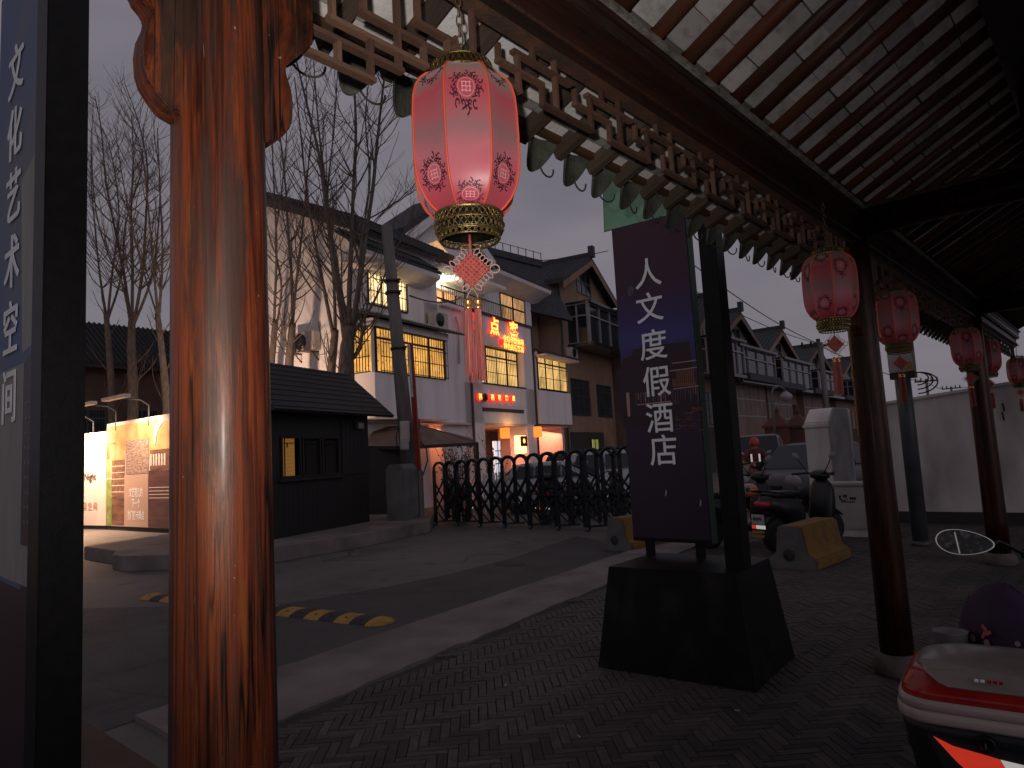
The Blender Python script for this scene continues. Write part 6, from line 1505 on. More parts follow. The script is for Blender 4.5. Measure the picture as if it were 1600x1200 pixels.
# ================================================================== SCOOTERS
def smooth_profile(b, prof, w, taper=.75, n=5):
    """side profile (x,z) swept across y with rounded flanks"""
    cx = sum(p[0] for p in prof) / len(prof); cz = sum(p[1] for p in prof) / len(prof); rows = []
    for j in range(-n, n + 1):
        u = j / n; y = w / 2 * u; s = (1 - abs(u) ** 3.2 * (1 - taper))
        rows.append([(cx + (x - cx) * s, y, cz + (z - cz) * s) for x, z in prof])
    m_ = len(prof); vs = [p for r_ in rows for p in r_]
    b.add(vs, [(i * m_ + k, i * m_ + (k + 1) % m_, (i + 1) * m_ + (k + 1) % m_, (i + 1) * m_ + k) for i in range(2 * n) for k in range(m_)] + [tuple(range(m_)), tuple(range(2 * n * m_, (2 * n + 1) * m_))], True)
def make_scooter(label, paint, case=None, plate=True, mirrors=True):
    """local x forward, z up"""
    t = thing('electric_scooter', label, 'scooter', (0, 0, 0), 0)
    for x in (-.62, .62):
        w = lb(MB().lathe([(.155, -.045), (.205, -.055), (.232, -.03), (.238, 0), (.232, .03), (.205, .055), (.155, .045)], (0, 0, 0), 28), 'wheel', 'tyre', t); w.matrix_basis = Matrix.Translation((x, 0, .24)) @ Matrix.Rotation(PI / 2, 4, 'X')
        r_ = lb(MB().lathe([(.155, -.03), (.15, 0), (.155, .03)], (0, 0, 0), 28).lathe([(.05, -.05), (.06, 0), (.05, .05)], (0, 0, 0), 14), 'rim', 'greypole', w)
        b = MB()
        for k in range(5): a = 2 * PI * k / 5; b.obox((0, 0, 0), (.15 * math.cos(a), .15 * math.sin(a), 0), .03, .02)
        lb(b, 'spokes', 'greypole', w)
    b = MB(); smooth_profile(b, [(-.86, .66), (-.80, .80), (-.55, .80), (-.20, .76), (-.06, .62), (-.06, .34), (-.16, .28), (-.36, .34), (-.46, .50), (-.62, .56)], .34, .72); lb(b, 'rear_body', paint, t)
    b = MB(); smooth_profile(b, [(-.12, .22), (-.12, .34), (.34, .34), (.40, .24), (.30, .20)], .32, .85); lb(b, 'footboard', 'blackplastic', t)
    b = MB(); smooth_profile(b, [(.30, .30), (.36, .62), (.40, .92), (.47, 1.00), (.53, .94), (.54, .70), (.52, .42), (.44, .28)], .38, .62); lb(b, 'front_shield', paint, t)
    b = MB(); smooth_profile(b, [(-.74, .80), (-.72, .86), (-.50, .87), (-.15, .84), (-.10, .79), (-.2, .76), (-.6, .77)], .30, .8); lb(b, 'seat', 'blackplastic', t)
    b = MB(); smooth_profile(b, [(.42, .42), (.50, .52), (.70, .52), (.86, .40), (.80, .42), (.66, .47), (.52, .44)], .14, .8); lb(b, 'front_mudguard', paint, t)
    b = MB(); smooth_profile(b, [(-.90, .34), (-.84, .52), (-.70, .54), (-.60, .50), (-.72, .48), (-.82, .40)], .15, .8); lb(b, 'rear_mudguard', 'blackplastic', t)
    lb(MB().tube([(.50, .07, .24 + .02), (.44, .07, .75)], .022, 8).tube([(.62, .07, .24), (.50, .07, .5)], .022, 8).tube([(.62, -.07, .24), (.50, -.07, .5)], .022, 8), 'fork', 'greypole', t)
    b = MB(); smooth_profile(b, [(.34, 1.00), (.36, 1.09), (.46, 1.12), (.54, 1.06), (.56, .98), (.46, .96)], .24, .7); hs = lb(b, 'handlebar_cowl', paint, t)
    lb(MB().tube([(.30, -.34, 1.06), (.38, -.16, 1.07), (.40, 0, 1.06), (.38, .16, 1.07), (.30, .34, 1.06)], .014, 8), 'handlebar', 'metal_black', t)
    for s in (-1, 1):
        lb(MB().tube([(.335, s * .24, 1.065), (.28, s * .37, 1.058)], .020, 10), 'grip', 'rubber', t)
        lb(MB().tube([(.38, s * .22, 1.07), (.45, s * .27, 1.08)], .008, 6), 'brake_lever', 'metal_black', t)
        if mirrors:
            ms_ = lb(MB().tube([(.37, s * .15, 1.08), (.36, s * .24, 1.20), (.35, s * .30, 1.30)], .007, 6), 'mirror_stalk', 'metal_black', t)
            sh = lb(MB().lathe([(.001, .025), (.045, .022), (.068, .008), (.072, -.002), (.068, -.006), (0.001, -.007)], (0, 0, 0), 20, sx=.65), 'mirror', 'white_frame', ms_); sh.matrix_basis = Matrix.Translation((.35, s * .33, 1.33)) @ Matrix.Rotation(s * .5, 4, 'X') @ Matrix.Rotation(PI / 2, 4, 'Y')
    hl2 = lb(MB().lathe([(.001, .03), (.05, .024), (.075, .0), (.07, -.02)], (0, 0, 0), 18, sx=.7), 'headlight', 'white_frame', t); hl2.matrix_basis = Matrix.Translation((.555, 0, 1.02)) @ Matrix.Rotation(PI / 2 - .2, 4, 'Y')
    b = MB(); smooth_profile(b, [(-.875, .66), (-.85, .73), (-.80, .74), (-.80, .66)], .26, .9, 3); lb(b, 'tail_light', 'redlens', t)
    b = MB(); b.tube([(-.55, -.15, .83), (-.80, -.14, .87), (-.92, -.09, .89), (-.94, 0, .89), (-.92, .09, .89), (-.80, .14, .87), (-.55, .15, .83)], .012, 8); lb(b, 'grab_rail', 'metal_black', t)
    b = MB(); b.tube([(-.3, .10, .24), (-.35, .16, .02)], .012, 6); lb(b, 'side_stand', 'metal_black', t)
    if plate:
        pl_ = lb(MB().box((-.945, -.11, .42), (-.938, .11, .56)), 'number_plate', 'cabinet', t)
        lb(MB().box((-.950, .03, .36), (-.942, .11, .41)), 'reflector_strip', 'reflred', pl_); lb(MB().box((-.950, -.13, .36), (-.942, .03, .41)), 'reflector_strip', 'reflwhite', pl_)
    return t
sc1 = make_scooter('black scooter seen from behind, right of the black sign post', 'blackplastic')
rp_ = G(1214, 866)
hx = math.radians(70)
sc1.location = (rp_.x + math.cos(hx) * .62, rp_.y + math.sin(hx) * .62, .03); sc1.rotation_euler = (0, 0, hx); WM[sc1] = Matrix.Translation(sc1.location) @ Matrix.Rotation(hx, 4, 'Z')
for z in (.24, .30): lb(MB().box((-.947, -.10, z), (-.942, .12, z + .035)), 'yellow_sticker', 'yellow_bump', sc1)
text_obj('电动车', .055, 'blackprint', sc1, WM[sc1] @ basis(Vector((-.952, 0, .495)), (0, -1, 0), (0, 0, 1)), .001, .001, 'plate_text')
SG = 'scooters parked beyond the gate'
rpos = Vector(dpt(1181, 18.0)); RIDE = math.atan2(-rpos.y, -rpos.x)
for (px, d, rz, lab) in ((1181, 18.0, RIDE, 'dark red scooter ridden towards the camera, beyond the sign post'), (715, 18.0, 2.6, 'dark scooter behind the left end of the folding gate'), (850, 16.5, 2.2, 'dark scooter behind the middle of the folding gate'),
                         (885, 16.5, 1.2, 'dark scooter under the grey car, behind the right half of the gate'), (1150, 11.0, math.radians(66), 'dark scooter mostly hidden behind the black sign post'), (930, 17.0, 1.0, 'dark scooter behind the right end of the gate by the yellow block')):
    c = clone(sc1, (dpt(px, d)[0], dpt(px, d)[1], .02), rz, lab, None, SG)
    if 'red' in lab:
        for ch in c.children:
            if ch.name.split('.')[0] in ('rear_body', 'front_shield', 'handlebar_cowl', 'front_mudguard'):
                ch.data = ch.data.copy(); ch.data.materials[0] = MAT['darkred']
# rider on the red scooter, facing the camera
MAT['skin'] = M('skin', (.42, .20, .13), .6)
MAT['jacket'] = M('dark_red_jacket', (.12, .014, .016), .7, 0, (.08, .01, .012), 6)
MAT['trousers'] = M('dark_trousers', (.02, .02, .025), .8)
MAT['hood'] = M('orange_red_hood', (.40, .06, .03), .6)
rd = thing('person', 'person in a dark red jacket and orange red hood riding a scooter towards the camera', 'person', (rpos.x, rpos.y, .02), RIDE)
V = {'pel': (-.22, 0, .92), 'che': (-.20, 0, 1.22), 'nec': (-.17, 0, 1.42), 'hea': (-.14, 0, 1.50), 'top': (-.15, 0, 1.66)}
EDG = [('pel', 'che'), ('che', 'nec'), ('nec', 'hea'), ('hea', 'top')]; RAD = {'pel': .15, 'che': .17, 'nec': .062, 'hea': .085, 'top': .075}
for sg, k in ((1, 'l'), (-1, 'r')):
    V.update({'sh' + k: (-.18, sg * .19, 1.34), 'el' + k: (.02, sg * .30, 1.14), 'wr' + k: (.26, sg * .30, 1.10), 'ha' + k: (.32, sg * .30, 1.09), 'hi' + k: (-.16, sg * .10, .90), 'kn' + k: (.22, sg * .17, .80), 'an' + k: (.20, sg * .15, .42), 'to' + k: (.34, sg * .16, .38)})
    RAD.update({'sh' + k: .085, 'el' + k: .058, 'wr' + k: .038, 'ha' + k: .042, 'hi' + k: .105, 'kn' + k: .072, 'an' + k: .045, 'to' + k: .04})
    EDG += [('che', 'sh' + k), ('sh' + k, 'el' + k), ('el' + k, 'wr' + k), ('wr' + k, 'ha' + k), ('pel', 'hi' + k), ('hi' + k, 'kn' + k), ('kn' + k, 'an' + k), ('an' + k, 'to' + k)]
kk = list(V); me = bpy.data.meshes.new('body'); me.from_pydata([V[k] for k in kk], [(kk.index(a), kk.index(b_)) for a, b_ in EDG], [])
ob = bpy.data.objects.new('body', me); COL.objects.link(ob); ob.modifiers.new('skin', 'SKIN'); ob.modifiers.new('sub', 'SUBSURF').levels = 2
for i, k in enumerate(kk): me.skin_vertices[0].data[i].radius = (RAD[k], RAD[k]); me.skin_vertices[0].data[i].use_root = (k == 'pel')
dg = bpy.context.evaluated_depsgraph_get(); dg.update(); bm2 = bpy.data.meshes.new_from_object(ob.evaluated_get(dg), depsgraph=dg); bpy.data.objects.remove(ob)
bm2.materials.clear()
for k in ('jacket', 'skin', 'trousers'): bm2.materials.append(MAT[k])
for p in bm2.polygons: p.material_index = 1 if (p.center.z > 1.44 or p.center.x > .285 and p.center.z > 1) else (2 if p.center.z < .92 and True else 0); p.use_smooth = True
bd = inst('body', bm2, rd, WM[rd].copy())
lb(MB().lathe([(.118, -.10), (.125, 0), (.11, .08), (.07, .125), (.001, .14)], (-.175, 0, 1.60), 20), 'hood', 'hood', rd)
for y in (-.10, .10): lb(MB().box((-.045, y - .022, 1.10), (-.035, y + .022, 1.30)), 'reflective_stripe', 'reflwhite', rd)
lb(MB().box((-.045, .015, 1.575), (-.035, .04, 1.585)), 'eye', 'blackplastic', rd); lb(MB().box((-.045, -.04, 1.575), (-.035, -.015, 1.585)), 'eye', 'blackplastic', rd); lb(MB().prism([(-.05, -.012, 1.545), (-.05, .012, 1.545), (-.05, 0, 1.575)], (.03, 0, 0)), 'nose', 'skin', rd)
hp = AD(1169, 768, 10.6)
hm = thing('helmet', 'orange helmet with a white and green sticker resting on the hidden scooter', 'helmet', tuple(hp))
lb(MB().lathe([(.135, -.07), (.15, -.02), (.148, .04), (.12, .09), (.07, .115), (.001, .122)], (0, 0, 0), 24, sy=.85), 'shell', 'orangeplastic', hm)
o = lb(MB().lathe([(.001, .012), (.055, .010), (.075, 0)], (0, 0, 0), 6), 'sticker', 'white_frame', hm); dv = Vector((-hp.x, -hp.y, .4)).normalized()
o.matrix_basis = Matrix.Translation(dv * .115 + Vector((0, 0, .03))) @ dv.to_track_quat('Z', 'Y').to_matrix().to_4x4()
o2_ = lb(MB().lathe([(.001, .016), (.032, .014), (.040, .008)], (0, 0, 0), 16), 'sticker_print', MAT['green_edge'], hm); o2_.matrix_basis = o.matrix_basis.copy()

# foreground scooter with top case (bottom right corner)
fc = AD(1556, 1126, 1.86)
sc2 = clone(sc1, (0, 0, 0), 0, 'nearest scooter at the lower right corner, carrying a taupe top case with red reflector')
for ch in list(sc2.children):
    if ch.name.split('.')[0] in ('yellow_sticker', 'plate_text', 'number_plate', 'tail_light', 'grab_rail', 'mirror_stalk'):
        for g2 in list(ch.children): bpy.data.objects.remove(g2)
        bpy.data.objects.remove(ch)
hz = math.radians(96); hzs = math.radians(76)
rear = Vector((fc.x, fc.y, 0)) + Vector((math.cos(hzs), math.sin(hzs), 0)) * 1.0
sc2.location = (rear.x, rear.y, .02); sc2.rotation_euler = (0, 0, hzs); WM[sc2] = Matrix.Translation(sc2.location) @ Matrix.Rotation(hzs, 4, 'Z')
tcs = thing('top_case', 'taupe scooter top case with wraparound red reflector and black lower shell, bottom right corner', 'top case', (fc.x, fc.y, fc.z), hz - PI / 2)
def rr_loop(hx_, hy_, z, r, n=6, oy=0):
    pts = []
    for (sx, sy, a0) in ((1, -1, -PI / 2), (1, 1, 0), (-1, 1, PI / 2), (-1, -1, PI)):
        for k in range(n + 1):
            a = a0 + PI / 2 * k / n; pts.append((sx * (hx_ - r) + r * math.cos(a), oy + sy * (hy_ - r) + r * math.sin(a), z))
    return pts
def shell(loops, cap0=True, cap1=True):
    b = MB(); n = len(loops[0]); vs = [p for l in loops for p in l]
    fs = [(i * n + k, i * n + (k + 1) % n, (i + 1) * n + (k + 1) % n, (i + 1) * n + k) for i in range(len(loops) - 1) for k in range(n)]
    if cap0: fs.append(tuple(reversed(range(n))))
    if cap1: fs.append(tuple(range((len(loops) - 1) * n, len(loops) * n)))
    return b.add(vs, fs, True)
OY = .19
HX = .245
lb(shell([rr_loop(HX * .78, .15, -.235, .06, oy=OY), rr_loop(HX * .86, .17, -.20, .07, oy=OY), rr_loop(HX * .96, .190, -.06, .09, oy=OY), rr_loop(HX * .97, .192, -.028, .09, oy=OY)]), 'lower_shell', 'blackplastic', tcs)
lb(shell([rr_loop(HX * .985, .195, -.034, .09, oy=OY), rr_loop(HX, .200, -.026, .095, oy=OY), rr_loop(HX, .200, -.004, .095, oy=OY), rr_loop(HX * .992, .197, -.001, .095, oy=OY)]), 'rim_band', 'taupe_light', tcs)
lb(shell([rr_loop(HX * .985, .194, .001, .095, oy=OY), rr_loop(HX * .985, .194, .024, .095, oy=OY), rr_loop(HX * .965, .190, .028, .095, oy=OY)]), 'lid_band', 'taupe_light', tcs)
lb(shell([rr_loop(HX * .955, .187, .026, .095, oy=OY), rr_loop(HX * .93, .180, .050, .095, oy=OY + .003), rr_loop(HX * .86, .163, .082, .10, oy=OY + .008), rr_loop(HX * .80, .150, .094, .10, oy=OY + .012)]), 'reflector', 'redlens', tcs)
lid = lb(shell([rr_loop(HX * .80, .149, .092, .10, oy=OY + .013), rr_loop(HX * .74, .135, .107, .10, oy=OY + .018), rr_loop(HX * .55, .10, .119, .08, oy=OY + .02), rr_loop(HX * .25, .05, .124, .04, oy=OY + .02)]), 'lid', 'taupe', tcs)
b = MB(); b.add([(-HX * .62, -.003, .101), (-HX * .50, .006, .066), (-HX * .40, .003, .060), (HX * .40, .003, .060), (HX * .50, .006, .066), (HX * .62, -.003, .101), (HX * .66, .06, .120), (-HX * .66, .06, .120)], [(0, 1, 2, 3, 4, 5, 6, 7)], True)
b2 = MB(); base = [(-HX * .66, .040, .100), (-HX * .52, .022, .074), (-HX * .42, .0165, .066), (HX * .42, .0165, .066), (HX * .52, .022, .074), (HX * .66, .040, .100)]
b2.add(base + [(HX * .70, .08, .1155), (-HX * .70, .08, .1155)], [(0, 1, 2, 3, 4, 5, 6, 7)], True)
b2.prism([(x, y - .004, z + .003) for x, y, z in base] + [(HX * .70, .09, .119), (-HX * .70, .09, .119)], (0, .01, -.006)); lb(b2, 'lid_panel', 'taupe', tcs, bevel=.0)
b = MB()
for k, x in enumerate((-.040, -.026)): b.prism([(x, .022, .088), (x + .010, .022, .088), (x + .010, .026, .095), (x, .026, .095)], (0, -.003, .002))
lb(b, 'badge', 'white_char', tcs)
b = MB()
for k in range(3): b.prism([(-.010 + k * .013, .022, .088), (-.001 + k * .013, .022, .088), (-.001 + k * .013, .026, .095), (-.010 + k * .013, .026, .095)], (0, -.003, .002))
lb(b, 'badge', 'redlens', tcs)
lk = lb(MB().lathe([(.024, -.006), (.024, .002), (.017, .006), (.015, .003), (.001, .003)], (0, 0, 0), 24), 'lock', 'metal_black', tcs); lk.matrix_basis = Matrix.Translation((-.028, -.0195, -.062)) @ Matrix.Rotation(PI / 2, 4, 'X')
lb(MB().box((-.030, -.0275, -.069), (-.026, -.0235, -.055)), 'keyhole', 'chrome', tcs)
# tape on the black tail below the case
yy = -.016
b = MB(); b.prism([(-.150, yy, -.062), (-.105, yy, -.080), (-.03, yy, -.090), (.000, yy, -.095), (.028, yy, -.16), (-.055, yy, -.16), (-.10, yy, -.12)], (0, .002, 0)); rt = lb(b, 'reflective_tape', 'reflred', tcs)
b = MB(); b.prism([(.001, yy, -.095), (.17, yy, -.108), (.18, yy, -.17), (.030, yy, -.16)], (0, .002, 0)); rw = lb(b, 'reflective_tape', 'reflwhite', tcs)
b = MB()
for k in range(5): b.obox((.055 + k * .012, yy - .001, -.120 - .008 * (k % 2)), (.063 + k * .012, yy - .001, -.145 + .008 * (k % 3)), .003, .002)
lb(b, 'tape_print', 'bluechar', rw)
b = MB(); b.prism([(-.17, yy + .003, -.055), (.20, yy + .003, -.09), (.20, yy + .003, -.24), (-.10, yy + .003, -.24)], (0, .05, 0)); lb(b, 'tail_panel', 'blackplastic', tcs, bevel=.004)

# second scooter further in, with quilt and mirror
mp_ = AD(1507, 847, 2.45)
sc3 = clone(sc1, (0, 0, 0), 0, 'scooter parked beyond the top case, draped with a dark purple quilt')
for ch in list(sc3.children):
    if ch.name.split('.')[0] in ('yellow_sticker', 'plate_text', 'mirror_stalk', 'headlight', 'grip', 'brake_lever', 'handlebar', 'handlebar_cowl'):
        for g2 in list(ch.children): bpy.data.objects.remove(g2)
        bpy.data.objects.remove(ch)
hz3 = math.radians(196)
ctr = Vector((mp_.x + .54, mp_.y + .37, .03)); sc3.location = ctr; sc3.rotation_euler = (0, 0, hz3); WM[sc3] = Matrix.Translation(ctr) @ Matrix.Rotation(hz3, 4, 'Z')
vd = (Vector((0, 0, CAMH)) - mp_).normalized(); rt_ = Vector((0, 0, 1)).cross(vd).normalized(); up_ = vd.cross(rt_)
Mm = Matrix((rt_, up_, vd)).transposed()
mstalk = MB().tube([WM[sc3] @ Vector((.37, -.15, 1.08)), mp_.lerp(WM[sc3] @ Vector((.37, -.15, 1.08)), .5) + Vector((0, 0, .03)), mp_ + rt_ * .06 - up_ * .02], .007, 6).build('mirror_stalk', 'metal_black', sc3)
alm = []
for k in range(40):
    a = 2 * PI * k / 40; x = .088 * math.cos(a); y = .042 * math.sin(a) * (1 - .22 * math.cos(a)) * (1 if math.sin(a) > 0 else 1.05) + .006 * math.cos(a) * -1
    alm.append((x, y))
def almond(s, z): return [mp_ + Mm @ Vector((x * s, y * s, z)) for x, y in alm]
b = MB(); L1a, L2a, L3a = almond(1.0, .0), almond(1.0, -.012), almond(.6, -.035); n_ = 40
b.add(L1a + L2a + L3a, [(i * n_ + k, i * n_ + (k + 1) % n_, (i + 1) * n_ + (k + 1) % n_, (i + 1) * n_ + k) for i in range(2) for k in range(n_)] + [tuple(range(80, 120))], True); b.build('mirror_shell', 'blackplastic', mstalk)
b = MB(); La, Lb = almond(1.0, .001), almond(.955, .002); b.add(La + Lb, [(k, (k + 1) % n_, n_ + (k + 1) % n_, n_ + k) for k in range(n_)], False); b.build('mirror_rim', 'clearedge', mstalk)
b = MB(); b.add(almond(.955, .0015), [tuple(range(n_))], False)
MAT['mirror_dusty'] = M('dusty_mirror_glass', (.055, .055, .052), .35, .3, (.20, .20, .19), 60, (1, 1, 1), 6, .50, .72)
b.build('mirror_glass', 'mirror_dusty', mstalk)
b = MB(); b.obox(mp_ + Mm @ Vector((-.026, .034, .003)), mp_ + Mm @ Vector((-.018, -.040, .003)), .004, .001); b.build('scratch', 'clearedge', mstalk)
# quilt
qg = random.Random(3); b = MB(); NU, NVq = 16, 16; A0 = AD(1492, 1012, 2.75); vs = []
cQ = WM[sc3] @ Vector((.46, 0, 0))
fx = Vector((math.cos(hz3), math.sin(hz3), 0)); fy = Vector((-fx.y, fx.x, 0))
for j in range(NVq + 1):
    v_ = j / NVq
    for i in range(NU + 1):
        u = -1 + 2 * i / NU
        ang_ = u * 1.9; rad_ = .22 + .13 * v_; z = 1.04 - .60 * v_ ** 1.1 - .05 * u * u
        if v_ < .2: rad_ = .05 + .17 * (v_ / .2) ** .6 + .026
        rad_ += .026 * math.sin(ang_ * 4 + v_ * 5) * v_ + .045 * v_ * noise.noise(Vector((u * 3, v_ * 4, 0)))
        p = cQ + fx * (math.cos(ang_) * rad_ * .75 - .02) + fy * (math.sin(ang_) * rad_ * 1.25); vs.append((p.x, p.y, z))
b.add(vs, [(j * (NU + 1) + i, j * (NU + 1) + i + 1, (j + 1) * (NU + 1) + i + 1, (j + 1) * (NU + 1) + i) for j in range(NVq) for i in range(NU)], True)
MAT['flower'] = M('flower_print', (.65, .12, .07), .6)
ql = thing('quilt', 'dark purple windproof quilt with white dots and a red flower on the second scooter', 'quilt', (cQ.x, cQ.y, .5))
qo = b.build('cloth', 'quilt', ql)
qo.modifiers.new('thickness', 'SOLIDIFY').thickness = .012
def qpt(u, v):
    i = min(NU - 1, int(u * NU)); j = min(NVq - 1, int(v * NVq)); a = Vector(vs[j * (NU + 1) + i]); b_ = Vector(vs[j * (NU + 1) + i + 1]); c = Vector(vs[(j + 1) * (NU + 1) + i]); nrm_ = (b_ - a).cross(c - a).normalized()
    if nrm_.dot(a - Vector((cQ.x, cQ.y, a.z))) < 0: nrm_ = -nrm_
    return a + nrm_ * .012, nrm_
for k in range(26):
    p, nn_ = qpt(qg.uniform(.03, .97), qg.uniform(.2, .95)); r_ = qg.uniform(.008, .014)
    m4 = nn_.to_track_quat('Z', 'Y').to_matrix()
    MB().add([p + m4 @ Vector((r_ * math.cos(w * PI / 5), r_ * math.sin(w * PI / 5), 0)) for w in range(10)], [tuple(range(10))], False).build('white_dot', 'print_line', qo)
for (u, v) in ((.30, .78), (.70, .30), (.15, .3), (.5, .6)):
    p, nn_ = qpt(u, v); m4 = nn_.to_track_quat('Z', 'Y').to_matrix(); b = MB()
    for w in range(14):
        a = qg.uniform(0, 2 * PI); r_ = qg.uniform(.003, .026); c = p + m4 @ Vector((r_ * math.cos(a), r_ * math.sin(a), .001 + w * .0001)); s_ = qg.uniform(.004, .008)
        b.add([c + m4 @ Vector((s_ * math.cos(x * PI / 3), s_ * math.sin(x * PI / 3), 0)) for x in range(6)], [tuple(range(6))], False)
    b.build('red_flower', 'flower', qo)
gb = AD(1486, 1000, 2.5); MB_ = MB(); 
MB().lathe([(.045, -.10), (.055, .03), (.060, .035), (.052, .03), (.042, -.09), (.001, -.09)], gb, 20).tube([gb - Vector((0, 0, .09)), gb + rt_ * .16 - Vector((0, 0, .10))], .008, 6).build('small_tub', 'white_frame', sc3)  # tub of unclear use, joined to the scooter by a thin arm

# ================================================================== RIGHT SIDE: BLOCKS, WALL, CABINET, POLE
def block(loc, rz, L, s, label):
    t = thing('concrete_block', label, 'concrete block', loc, rz, 'yellow painted concrete blocks')
    pr_ = [(-.30, 0), (-.30, .12), (-.20, .19), (-.15, .52), (.15, .52), (.20, .19), (.30, .12), (.30, 0)]
    b = MB(); b.prism([(x * s, 0, z * s) for x, z in pr_], (0, L, 0)); lb(b, 'block', 'yellow', t, bevel=.02)
    b = MB(); b.prism([(x * s * .97, -.0045, z * s * .985 + .002) for x, z in pr_], (0, .003, 0)); lb(b, 'bare_end', 'concrete_dark', t)
    o = lb(MB().lathe([(.075 * s, 0), (.07 * s, .012), (.001, .012)], (0, 0, 0), 18), 'hole', 'brickbed', t); o.matrix_basis = Matrix.Translation((-.03, -.005, .17 * s)) @ Matrix.Rotation(PI / 2, 4, 'X')
    return t
block((-3.30, 8.72, .034), math.radians(-3), 1.15, 1.0, 'yellow concrete block with a round hole standing before the cream cabinet')
block((-6.35, 9.45, .004), math.radians(-5), 1.1, 1.0, 'worn yellow concrete block half hidden behind the left edge of the purple banner')
ws = thing('white_wall', 'long stained white wall closing the paved area on the right', 'wall', (-3.9, 14.2, 0))
b = MB(); b.prism([(-3.9, 14.25, 0), (3.2, 14.25, 0), (3.2, 14.25, 2.75), (-3.9, 14.25, 2.14)], (0, .24, 0)); b.build('wall', 'oldwhite', ws)
b = MB(); b.prism([(-3.9, 14.20, 2.141), (3.2, 14.20, 2.751), (3.2, 14.20, 2.80), (-3.9, 14.20, 2.19)], (0, .34, 0)); b.build('coping', 'oldwhite', ws)
b = MB(); b.box((-3.9, 14.235, 0), (3.2, 14.249, .22)); b.build('dark_base_strip', 'dark_flat', ws)  # dark strip along the foot of the wall
for x, z in ((-3.1, 2.0), (-1.6, 2.05), (-1.62, 1.9), (-1.9, 1.75)): MB().tube([(x, 14.24, z), (x + .01, 14.24, z - .14)], .012, 5).build('rust_stub', 'iron', ws)
pl = thing('wall_pillar', 'white plastered pillar with sloping top at the left end of the white wall', 'pillar', (-4.5, 13.2, 0))
Lx0, Lx1 = AY(1265, 760, 13.2).x, AY(1309, 760, 13.2).x; zt = AY(1280, 660, 13.2).z; zt2 = AY(1290, 638, 13.6).z
b = MB(); b.prism([(Lx0, 13.2, 0), (Lx0, 13.2, zt), (Lx0 + .02, 13.5, zt2), (Lx0 + .02, 14.5, zt2), (Lx0, 14.5, 0)], (Lx1 - Lx0 - .05, 0, 0)); b.build('shaft', 'oldwhite', pl, bevel=.02)
b = MB(); b.prism([(Lx1 - .05, 13.205, 0), (Lx1 - .05, 13.205, zt - .01), (Lx1 - .05, 13.5, zt2 - .01), (Lx1 - .05, 14.3, zt2 - .01), (Lx1 - .05, 14.3, 0)], (.03, 0, 0)); b.build('side_face', 'darkgreywall', pl)  # darker grey plate set over the pillar's right side
b = MB().box((Lx0 - .02, 13.17, zt - .09), (Lx1 - .045, 13.23, zt - .03)); b.build('moulding', 'oldwhite', pl, bevel=.01)
cb = thing('utility_cabinet', 'cream steel utility cabinet with a black emblem, standing against the white pillar', 'cabinet', (-3.9, 11.95, 0))
x0, x1 = AY(1292, 800, 11.95).x, AY(1292, 800, 11.95).x + .72
MB().box((x0, 11.95, .12), (x1, 12.4, .84)).build('body', 'cabinet', cb, bevel=.008); MB().box((x0 + .04, 11.94, .16), (x1 - .04, 11.9495, .80)).build('door', 'cabinet', cb, bevel=.004)
MB().box((x0 - .03, 11.92, .84), (x1 + .03, 12.43, .885)).build('lid', 'cabinet', cb, bevel=.006); MB().box((x0 - .01, 11.93, 0), (x1 + .01, 12.4, .12)).build('plinth', 'oldwhite', cb)
dr = MB(); cx_, cz_ = x0 + .29, .655
def arc(b, cx, cz, r0, a0, a1, w0, w1, y=11.935, n=16):
    vs = []
    for i in range(n + 1):
        a = a0 + (a1 - a0) * i / n; w = w0 + (w1 - w0) * i / n; vs += [(cx + (r0 - w) * math.cos(a), y, cz + (r0 - w) * math.sin(a) * .8), (cx + (r0 + w) * math.cos(a), y, cz + (r0 + w) * math.sin(a) * .8)]
    b.add(vs, [(2 * i, 2 * i + 1, 2 * i + 3, 2 * i + 2) for i in range(n)], False)
arc(dr, cx_, cz_, .062, math.radians(140), math.radians(335), .016, .005); arc(dr, cx_ + .02, cz_ + .02, .022, 0, 2 * PI, .012, .012)
for k in range(3): dr.box((cx_ + .085 + k * .034, 11.934, cz_ - .035), (cx_ + .112 + k * .034, 11.937, cz_ + .005))
for k in range(8): dr.box((cx_ - .05 + k * .027, 11.934, cz_ - .082), (cx_ - .032 + k * .027, 11.937, cz_ - .062))
dr.build('emblem', 'blackplastic', cb); MB().box((x0 + .09, 11.93, .44), (x0 + .11, 11.9395, .52)).build('handle', 'iron', cb)
gpb = G(1440, 856)
gp = thing('steel_pole', 'grey steel pole behind the brown column, carrying a pale sign box with cables', 'pole', (gpb.x, gpb.y, 0))
zt_p = AY(1400, 470, gpb.y).z
MB().tube([(gpb.x, gpb.y, .02), (gpb.x, gpb.y, 3.6)], .105, 20).build('shaft', 'greypole', gp); MB().tube([(gpb.x, gpb.y, .02), (gpb.x, gpb.y, .10)], .125, 20).build('base_ring', 'greypole', gp)
a, c = AY(1384, 505, gpb.y - .16), AY(1432, 580, gpb.y - .16)
sb_ = MB().box((a.x, gpb.y - .30, c.z), (c.x, gpb.y - .13, a.z)).build('sign_box', 'cabinet', gp, bevel=.01)
MB().box((c.x - .18, gpb.y - .304, c.z + .03), (c.x - .02, gpb.y - .3005, c.z + .14)).build('yellow_sticker', 'yellow_bump', sb_)
MB().box((a.x, gpb.y - .28, c.z - .09), (c.x, gpb.y - .13, c.z - .002)).build('bracket', 'iron', gp)
MB().box((gpb.x - .05, gpb.y - .125, c.z - .30), (gpb.x + .03, gpb.y - .104, c.z - .22)).build('tag', 'white_frame', gp)
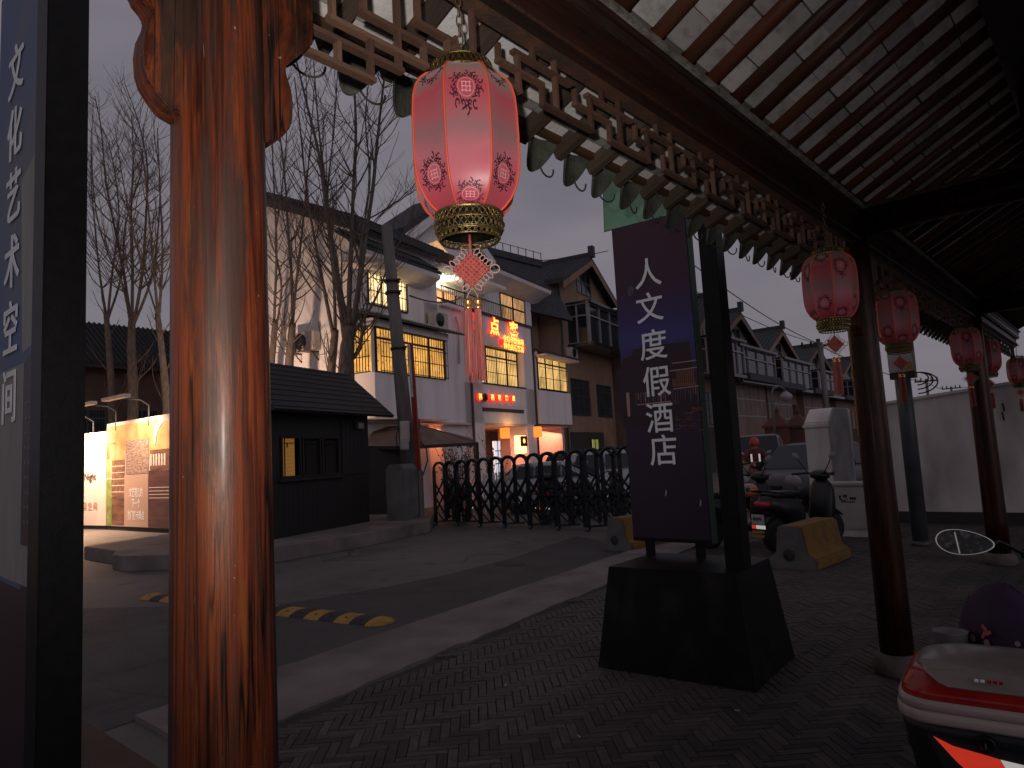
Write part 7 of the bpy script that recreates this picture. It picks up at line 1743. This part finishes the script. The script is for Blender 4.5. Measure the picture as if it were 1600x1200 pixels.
for k in range(3):
    r_ = .16 + .06 * k
    MB().tube([(c.x + r_ * math.sin(w * PI / 12) * .9, gpb.y - .2, c.z - .02 - .15 * (1 - math.cos(w * PI / 12)) * (.6 + .2 * k)) for w in range(13)], .010, 6).build('cable_loop', 'rubber', gp)
# overhead lines and far poles
for i, (bx_, tx, ty, d, lab) in enumerate(((1293, 1281, 535, 42, 'concrete line pole with insulators beside the hanging lantern knot'), (1452, 1447, 592, 60, 'far thin line pole seen over the white wall, left'), (1492, 1486, 604, 75, 'far thin line pole seen over the white wall, right'))):
    p = AD(tx, ty, d); t = thing('line_pole', lab, 'utility pole', (p.x, p.y, 0), 0, 'line poles down the street')
    k_r = .16 if i == 0 else .11
    MB().tube([(p.x, p.y, 0), (p.x, p.y, p.z)], k_r, 10).build('shaft', 'pole_concrete', t)
    c_ = Vector((p.y, -p.x, 0)).normalized()
    MB().obox(p - c_ * (1.1 if i == 0 else .9) - Vector((0, 0, .2)), p + c_ * (1.1 if i == 0 else .9) - Vector((0, 0, .2)), .10, .12).build('crossarm', 'iron', t)
    for s in (-1, -.5, .5, 1): MB().lathe([(.05, 0), (.09, .08), (.06, .16), (.08, .2), (.03, .28)], p + c_ * s * (1.0 if i == 0 else .8) - Vector((0, 0, .14)), 8).build('insulator', 'white_frame' if i else 'iron', t)
def wire(pts, r, lab):
    Q = []
    for (a, b_) in zip(pts[:-1], pts[1:]):
        for k in range(12):
            t_ = k / 12; p = a.lerp(b_, t_); p.z -= (a - b_).length * .018 * 4 * t_ * (1 - t_); Q.append(p)
    Q.append(pts[-1]); tag(MB().tube(Q, r, 5).build('overhead_wire', 'rubber'), lab, 'wire', 'overhead wires')
far_p = AD(1281, 540, 42)
wire([AD(640, 462, 17.6), AD(720, 465, 27.5)], .022, 'short service wire from the leaning pole to the guesthouse')
wire([AD(1060, 395, 26), far_p + Vector((0, 0, .1))], .022, 'upper overhead wire running from the sign post to the far line pole')
wire([AD(1060, 440, 27), far_p + Vector((.4, 0, -.05))], .018, 'lower overhead wire running from the sign post to the far line pole')
wire([far_p, AD(1447, 596, 60), AD(1486, 606, 75), AD(1600, 596, 75)], .03, 'far overhead wire above the white wall')
wire([AD(828, 408, 33), AD(950, 392, 36)], .02, 'thin wire over the brown house ridge')
